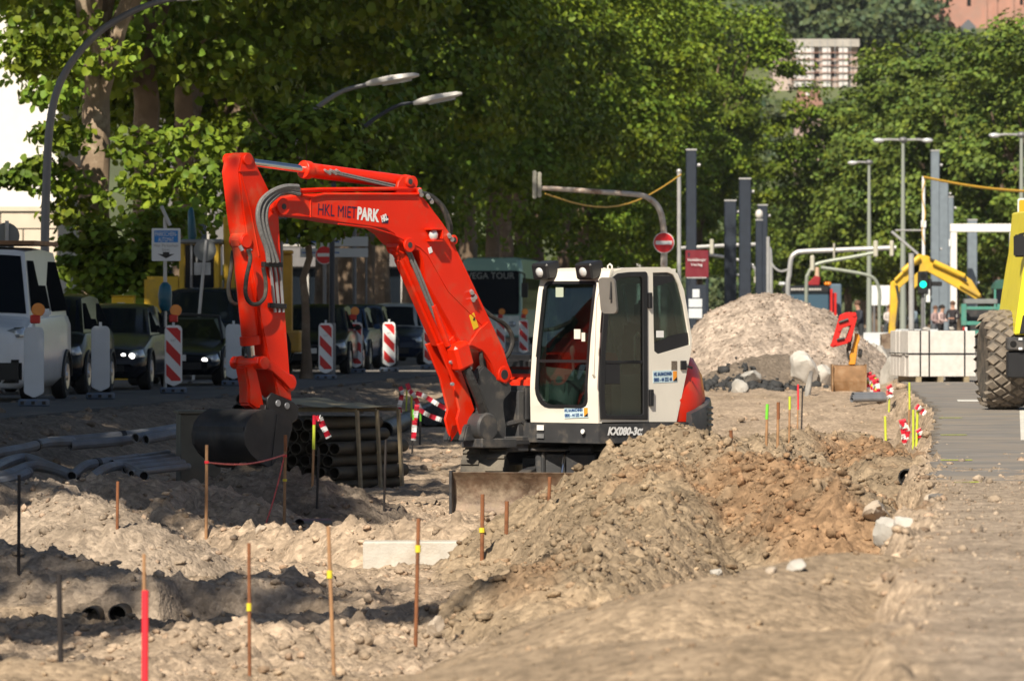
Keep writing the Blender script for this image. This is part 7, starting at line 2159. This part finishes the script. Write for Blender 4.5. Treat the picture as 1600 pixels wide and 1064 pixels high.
dlamp(1411, 219, 262, 'two-armed street lamp standing alone before the lime trees')
dlamp(1596, 211, 255, 'two-armed street lamp at the right edge above the yellow sign', span=42)
dlamp(1358, 254, 300, 'lamp of which the left head shows against the lime trees', arms=(-1,), span=26)
# white portal frame
Y = 232; k = Y / FPX; z = lambda py: ZY(py, Y)
t = thing('portal', 'white steel portal frame spanning the tram stop on the right', 'portal', (PX(1490, Y), Y, 0))
mb = MB(); mb.bx(-5 * k, 5 * k, -.14, .14, 0, z(363)); mb.build('column', M['plaster'], t, bevel=.02)
mb = MB(); mb.bx(170 * k, 180 * k, -.14, .14, 0, z(363)); mb.build('column', M['plaster'], t, bevel=.02)
mb = MB(); mb.bx(-5.5 * k, 181 * k, -.16, .16, z(363) + .003, z(350)); mb.build('beam', M['plaster'], t, bevel=.02)
mb = MB(); mb.bx(-8 * k, -5.1 * k, -.2, 0, z(385), z(374)); mb.build('switch_box', M['signwhite'], t)
# signal masts at the junction
M['mastgreen'] = mat('grey_green_mast', (.30, .33, .28), .5, .3, var=.1)
def smast(lab, Y, pts, heads, r=.07, m='mastgreen'):
    k = Y / FPX
    t = thing('signal_mast', lab, 'traffic light', (PX(pts[0][0], Y), Y, 0), 0, 'signal masts at the junction')
    b_ = P(pts[0][0], pts[0][1], Y); b_.z = 0
    mb = MB(); mb.tube(smooth_path([Vector((0, 0, 0))] + [P(x, y, Y) - b_ for x, y in pts], 5), r, 8); mb.build('mast', M[m], t)
    for x, y0, y1, w in heads:
        c = P(x, (y0 + y1) / 2, Y) - b_
        mb = MB(); mb.bx(c.x - w * k, c.x + w * k, -.2, .14, c.z - (y1 - y0) / 2 * k, c.z + (y1 - y0) / 2 * k); mb.build('signal_housing', M['signalgrey'], t, bevel=.04)
smast('grey signal mast with long level arm and two cream heads over the heap', 236, ((1231, 450), (1233, 430), (1236, 405), (1243, 396), (1255, 393), (1300, 391), (1400, 387)), ((1303, 380, 406, 1.4), (1393, 376, 401, 3)), .10, 'polelight')
smast('greenish signal mast with rising arm ending in a cream head', 222, ((1260, 445), (1263, 428), (1272, 415), (1290, 409), (1330, 402), (1366, 395)), ((1368, 376, 402, 3.4), (1269, 399, 424, 3.2)))
smast('greenish signal mast whose arm slopes left from behind the white board', 240, ((1374, 480), (1374, 455), (1368, 438), (1355, 430), (1325, 424), (1283, 418)), ())
smast('pale signal arm reaching left above the red banner', 245, ((1205, 470), (1204, 400), (1200, 386), (1190, 382), (1130, 384), (1060, 388)), ((1083, 377, 391, 2), (1112, 374, 398, 3)), .08, 'polelight')
smast('pale sloping signal arm between the banner and the dark masts', 252, ((1184, 470), (1182, 430), (1178, 418), (1166, 410), (1140, 403), (1108, 398)), ((1180, 432, 443, 2),), .07, 'polelight')
t = thing('post', 'thin pale post rising behind the top of the gravel heap', 'post', (PX(1200, 190), 190, 0)); pole(t, (0, 0, 0), (0, 0, ZY(370, 190)), .06, 'polelight')
mb = MB(); mb.tube(smooth_path([P(x, y, 190) - Vector((PX(1200, 190), 190, 0)) for x, y in ((1201, 405), (1210, 418), (1220, 424), (1232, 421))], 5), .04, 5); mb.build('hanging_cable', M['polelight'], t)
# red banner
Y = 172; k = Y / FPX; z = lambda py: ZY(py, Y)
t = thing('banner_stand', 'dark red banner with white script above a dark notice board', 'banner', (PX(1089, Y), Y, 0))
for x in (-13, 16): pole(t, (x * k, .05, 0), (x * k, .05, z(395)), .05, 'darkpole')
mb = MB()
vs = [((-18 + 36 * i / 8) * k, -.03 * math.sin(i * .9 + j * .5), z(433 - 42 * j / 6)) for i in range(9) for j in range(7)]
mb.add(vs, [(i * 7 + j, (i + 1) * 7 + j, (i + 1) * 7 + j + 1, i * 7 + j + 1) for i in range(8) for j in range(6)])
bn = mb.build('banner', mat('dark_red_banner', (.17, .010, .022), .6), t, fix=False)
text_fit('lettering', 'Heidelberger', (-14.5 * k, -.05, z(408)), (14 * k, -.05, z(408)), (0, 0, 1), 4.2 * k, M['signwhite'], bn)
text_fit('lettering', 'Verlag', (-9.5 * k, -.05, z(415.5)), (8.5 * k, -.05, z(415.5)), (0, 0, 1), 4.2 * k, M['signwhite'], bn)
mb = MB(); mb.bx(-16 * k, 15 * k, -.02, .02, z(435), z(433)); mb.build('banner_bar', M['polelight'], t)
mb = MB(); mb.bx(-14 * k, 14 * k, .0, .08, z(500), z(445)); nb_ = mb.build('notice_board', M['darkpole'], t)
for a_, b_, c_, d_ in ((-7, 465, 4, 452), (-13, 480, 8, 467), (-13, 497, 8, 482)):
    mb = MB(); mb.bx(a_ * k, c_ * k, -.014, -.004, z(b_), z(d_)); mb.build('notice', M['beaconback'], nb_)

# ================================================================== PEOPLE
M['skin'] = mat('skin', (.48, .27, .19), .6); M['hairdark'] = mat('dark_hair', (.015, .010, .008), .7); M['hairbrown'] = mat('brown_hair', (.10, .05, .03), .7)
def clothmat(n, c): return mat(n, c, .85, var=.1)
def person(label, px, Y, h, top, legs, hair, face=0., ponytail=False, bend=0., arms='fold'):
    t = thing('person', label, 'person', (PX(px, Y), Y, .012), face, 'people at the crossing')
    s = h / 1.75
    V = []; E = []; RR = []
    def add(p, r, par=None):
        V.append(Vector(p) * s); RR.append(r * s)
        if par is not None: E.append((par, len(V) - 1))
        return len(V) - 1
    b = bend
    pel = add((0, 0, .95), .15)
    wa_ = add((0, -.03 * b, 1.12), .135, pel); ch = add((0, -.12 * b, 1.32), .16, wa_); nk = add((0, -.20 * b, 1.47), .065, ch); hd0 = add((0, -.23 * b - .01, 1.56), .075, nk); hd = add((0, -.25 * b - .015, 1.65), .098, hd0); add((0, -.25 * b, 1.71), .075, hd)
    for sd_ in (-1, 1):
        hp2 = add((sd_ * .09, 0, .88), .095, pel); kn = add((sd_ * .10, -.02 * sd_, .50), .065, hp2); an = add((sd_ * .11, .02 * sd_, .09), .045, kn); add((sd_ * .12, -.13, .035), .04, an)
        sh_ = add((sd_ * .19, -.12 * b, 1.40), .065, ch); el = add((sd_ * .25, -.06 - .1 * b, 1.14), .05, sh_)
        wr = add((sd_ * (.08 if arms == 'fold' else .26), -.26 if arms == 'fold' else -.10, 1.10 if arms == 'fold' else .90), .034, el); add((sd_ * (.0 if arms == 'fold' else .26), -.32 if arms == 'fold' else -.13, 1.12 if arms == 'fold' else .82), .032, wr)
    me = bpy.data.meshes.new('body'); me.from_pydata([tuple(v) for v in V], E, [])
    o = bpy.data.objects.new('body', me); COL.objects.link(o)
    sk_ = o.modifiers.new('s', 'SKIN'); o.modifiers.new('u', 'SUBSURF').levels = 1
    for i, r_ in enumerate(RR): me.skin_vertices[0].data[i].radius = (r_, r_ * (.75 if i in (0, 1, 2) else 1))
    me.skin_vertices[0].data[0].use_root = True
    m2 = bpy.data.meshes.new_from_object(o.evaluated_get(bpy.context.evaluated_depsgraph_get()))
    bpy.data.objects.remove(o)
    m2.materials.clear()
    for q in (M['skin'], top, legs): m2.materials.append(q)
    for p in m2.polygons:
        c = p.center / s
        p.material_index = 2 if c.z < .98 else (1 if c.z < 1.46 - .0 and not (c.y < -.24 - .2 * b and abs(c.x) < .15 and c.z > 1.0 and arms == 'fold') else 0)
        p.use_smooth = True
    bd = link_mesh('body', m2, t)
    hx, hy = 0, (-.25 * b - .015) * s
    mb = MB(); mb.sphere((0, hy + .02 * s, 1.68 * s), (.105 * s, .115 * s, .105 * s), 12, 8)
    if ponytail: mb.tube([(0, hy + .10 * s, 1.72 * s), (0, hy + .19 * s, 1.66 * s), (0, hy + .18 * s, 1.50 * s)], .045 * s, 8, .02 * s)
    mb.build('hair', hair, t, smooth=60)
    mb = MB(); mb.sphere((0, hy - .100 * s, 1.625 * s), (.014 * s, .02 * s, .02 * s), 6, 5); mb.build('nose', M['skin'], t)
    for sd_ in (-1, 1):
        mb = MB(); mb.sphere((sd_ * .035 * s, hy - .088 * s, 1.65 * s), .011 * s, 6, 5); mb.build('eye', M['hairdark'], t)
    return t
person('woman with dark ponytail in pale pink top and black trousers by the teal machine', 1470, 219, 1.60, clothmat('pale_pink_top', (.55, .40, .38)), clothmat('black_trousers', (.012, .012, .014)), M['hairdark'], R(55), True, .3)
person('man in dark jacket over a red shirt next to the woman in pink', 1489, 217, 1.74, clothmat('dark_jacket', (.03, .025, .03)), clothmat('dark_trousers', (.02, .02, .025)), M['hairbrown'], R(-20), False, .1)
person('long-haired person in greyish pink standing behind the woman with the ponytail', 1461, 223, 1.58, clothmat('greyish_pink_shirt', (.34, .24, .24)), clothmat('grey_jeans', (.10, .11, .13)), M['hairbrown'], R(40), False, .1)
person('man in grey-blue shirt bending beside the thin pale pole', 1431, 218, 1.68, clothmat('grey_blue_shirt', (.15, .20, .25)), clothmat('dark_work_trousers', (.03, .035, .04)), M['hairdark'], R(-60), False, .9)
person('worker in pale top half hidden by the far yellow stick', 1387, 226, 1.62, clothmat('pale_shirt', (.55, .50, .48)), clothmat('work_trousers', (.05, .06, .07)), M['hairbrown'], R(30), False, .6)
person('worker in dark clothing behind the red grapple frame', 1345, 190, 1.70, clothmat('dark_work_jacket', (.03, .035, .05)), clothmat('dark_work_trousers', (.03, .035, .04)), M['hairbrown'], R(-70), False, .5)

# ================================================================== HILL AND CASTLE
M['hill'] = mat('wooded_hill_ground', (.10, .12, .05), .95, var=.3, scale=.02)
def hz(Y): return np.interp(Y, (640, 720, 800, 905, 950, 1000, 1300, 1700), (-.1, 6, 17, 36, 44, 52, 110, 190))
mb = MB()
xs = np.linspace(-700, 900, 33); ysn = np.linspace(640, 1700, 40)
vs = [(x, y, float(hz(y)) + (4 * math.sin(x * .02 + y * .013) if y > 760 else 0)) for y in ysn for x in xs]
mb.add(vs, [(i * 33 + j, i * 33 + j + 1, (i + 1) * 33 + j + 1, (i + 1) * 33 + j) for i in range(39) for j in range(32)])
structure(mb.build('hillside', M['hill'], fix=False, smooth=180))
rnd = random.Random(21)
cen, rad = [], []
for k_ in range(1100):
    px = rnd.uniform(950, 1800); Y = rnd.uniform(925, 1300) if rnd.random() > .3 else rnd.uniform(922, 1000)
    if px > 1440 and Y < 985: continue
    h_ = rnd.uniform(8, 17)
    xx = PX(px, Y); z0_ = float(hz(Y))
    for q in range(4): cen.append((xx + rnd.gauss(0, 3), Y + rnd.gauss(0, 3), z0_ + h_ * rnd.uniform(.35, 1))); rad.append(rnd.uniform(2.2, 4))
for k_ in range(160):
    px = rnd.uniform(1430, 1750); Y = rnd.uniform(915, 948)
    cen.append((PX(px, Y), Y, float(hz(Y)) + rnd.uniform(.5, 4))); rad.append(rnd.uniform(1.5, 2.6))
for k_ in range(420):
    px = rnd.uniform(1100, 1700); Y = rnd.uniform(690, 890)
    xx = PX(px, Y); z0_ = float(hz(Y))
    cen.append((xx, Y, z0_ + rnd.uniform(.8, 3.0))); rad.append(rnd.uniform(1.8, 3.2))
fm = leaves_mesh('hill_wood', cen, rad, 34, 1.0, 77, M['leafdark'], (30, 1100, 0), .4)
stuff(link_mesh('hill_wood', fm))
for px, y0, y1, Y in ((1307, 2, 62, 975), (1320, 22, 62, 972), (1423, 14, 34, 985)):
    t = thing('pine_tree', 'bare tall trunk standing out against the hill wood, %s' % {1307: 'taller one above the scaffolded house', 1320: 'shorter one above the scaffolded house', 1423: 'one left of the castle tower'}[px], 'tree', P(px, y1, Y))
    h_ = (y1 - y0) * Y / FPX
    mb = MB(); mb.cyl((0, 0, -4), (0, 0, h_ + 2), .32, .2); mb.build('trunk', mat('pale_pine_bark', (.30, .22, .16), .9), t)
    cc = [(rnd.gauss(0, 1.6), rnd.gauss(0, 1.6), h_ + rnd.uniform(0, 6)) for q in range(14)]
    link_mesh('crown', leaves_mesh('pine_crown', cc, [1.8] * 14, 30, .8, int(px), M['leafdark'], (0, 0, h_)), t)
# scaffolded house on the slope
Y = 905; k = Y / FPX
t = thing('scaffolded_house', 'long house on the hill wrapped in white scaffold sheeting', 'building', (PX(1275, Y), Y, ZY(150, Y)))
X = lambda px: (px - 1275) * k
z = lambda py: (150 - py) * k
mb = MB(); mb.bx(X(1208), X(1340), 0, 12, -6, z(66)); mb.build('wall', mat('pale_pink_wall', (.50, .40, .36), .85, var=.1, scale=.3), t)
M['sheet'] = mat('white_scaffold_sheet', (.62, .60, .60), .8, var=.12, scale=.8)
for a_, b_, c_ in ((1240, 1271, 74), (1284, 1297, 74), (1310, 1324, 74)):
    mb = MB(); mb.bx(X(a_), X(b_), -1.2, -1.1, z(136), z(c_)); mb.build('scaffold_sheet', M['sheet'], t)
mb = MB(); mb.bx(X(1207), X(1342), -1.4, -.1, z(74), z(62)); mb.build('roof_edge', mat('grey_eaves', (.40, .37, .34), .8, var=.2, scale=.5), t)
for py in (84, 94, 104, 115, 126):
    mb = MB(); mb.bx(X(1232), X(1338), -1.5, -1.3, z(py), z(py - 1.0)); mb.build('scaffold_plank', M['sandstone'], t)
for px in (1277, 1303):
    for py in (92, 106, 120):
        mb = MB(); mb.bx(X(px - 4), X(px + 4), -.06, -.01, z(py), z(py - 8)); mb.build('window', M['carglass'], t)
for px in range(1232, 1340, 12):
    mb = MB(); mb.cyl((X(px), -1.4, z(140)), (X(px), -1.4, z(64)), .06, n=6); mb.build('scaffold_pole', M['steel'], t)
# castle tower
Y = 960; k = Y / FPX
t = thing('castle_tower', 'massive red sandstone castle wall on the hill at top right', 'castle', (PX(1560, Y), Y, ZY(70, Y)))
X = lambda px: (px - 1560) * k
z = lambda py: (70 - py) * k
mb = MB(); mb.bx(X(1458), X(1720), 0, 14, -10, z(-90)); mb.build('wall', M['sandstone'], t)
for px in (1480, 1540, 1556, 1582, 1650):
    mb = MB(); mb.bx(X(px - 2), X(px + 2), -.35, -.005, -10, z(-90)); mb.build('pilaster', M['sandstone'], t)
for px, y0, y1, w in ((1514, 10, -6, 3), (1558, 4, -6, 2), (1596, 8, -5, 2.5), (1474, 22, 17, 3)):
    mb = MB(); mb.bx(X(px - w), X(px + w), -.05, -.004, z(y0), z(y1)); mb.build('window', M['flatblack'], t)
mb = MB(); mb.loft([[Vector((X(1510) + s_ * w, -2 + q * 2.5, z(py))) for s_, q in ((-1, -1), (1, -1), (1, 1), (-1, 1))] for py, w in ((60, 1.2), (44, 1.2), (33, .05))]); mb.build('turret_roof', mat('slate', (.12, .13, .15), .6), t)
t = thing('castle_outwork', 'low pinkish wall with sloping roof left of the castle', 'building', (PX(1395, 935), 935, ZY(70, 935)))
k = 935 / FPX
mb = MB(); mb.add([((x - 1395) * k, y, (70 - py) * k) for y in (0, 8) for x, py in ((1362, 110), (1440, 110), (1440, 44), (1385, 40), (1366, 60))], [(4, 3, 2, 1, 0), (5, 6, 7, 8, 9), (0, 1, 6, 5), (1, 2, 7, 6), (2, 3, 8, 7), (3, 4, 9, 8), (4, 0, 5, 9)]); mb.build('wall', mat('pinkish_stone_wall', (.36, .27, .22), .9, var=.15, scale=.4), t)
Y = 760; k = Y / FPX
t = thing('hill_house', 'brown roofed house showing between the two tree masses', 'building', (PX(1268, Y), Y, ZY(240, Y)))
mb = MB(); mb.bx(-26 * k, 20 * k, 0, 6, -6, 62 * k); mb.build('wall', mat('pinkish_house_wall', (.38, .28, .25), .9, var=.1), t)
mb = MB(); mb.add([(-28 * k, -.4, 62 * k), (22 * k, -.4, 62 * k), (22 * k, 6.4, 62 * k), (-28 * k, 6.4, 62 * k), (-20 * k, 3, 100 * k), (14 * k, 3, 100 * k)], [(0, 1, 5, 4), (1, 2, 5), (2, 3, 4, 5), (3, 0, 4), (0, 3, 2, 1)]); rf_ = mb.build('roof', M['tileroof'], t, smooth=0)
mb = MB(); mb.sphere((-6 * k, -.6, 92 * k), (.28, .2, .28)); mb.build('satellite_dish', M['plaster'], rf_)
mb = MB(); mb.bx(-3 * k, 2 * k, -.05, -.004, 50 * k, 57 * k); mb.build('window', M['carglass'], t)

# ================================================================== AIR
hz_ = bpy.data.materials.new('summer_haze')
hz_.use_nodes = True
n_ = hz_.node_tree.nodes
n_.remove(n_['Principled BSDF'])
pv = n_.new('ShaderNodeVolumePrincipled')
pv.inputs['Color'].default_value = (.80, .86, .95, 1)
pv.inputs['Density'].default_value = .00004
hz_.node_tree.links.new(pv.outputs[0], n_['Material Output'].inputs['Volume'])
mb = MB(); mb.bx(-3100, 3100, -100, 3100, -4, 420)
o = stuff(mb.build('haze', hz_, smooth=0))
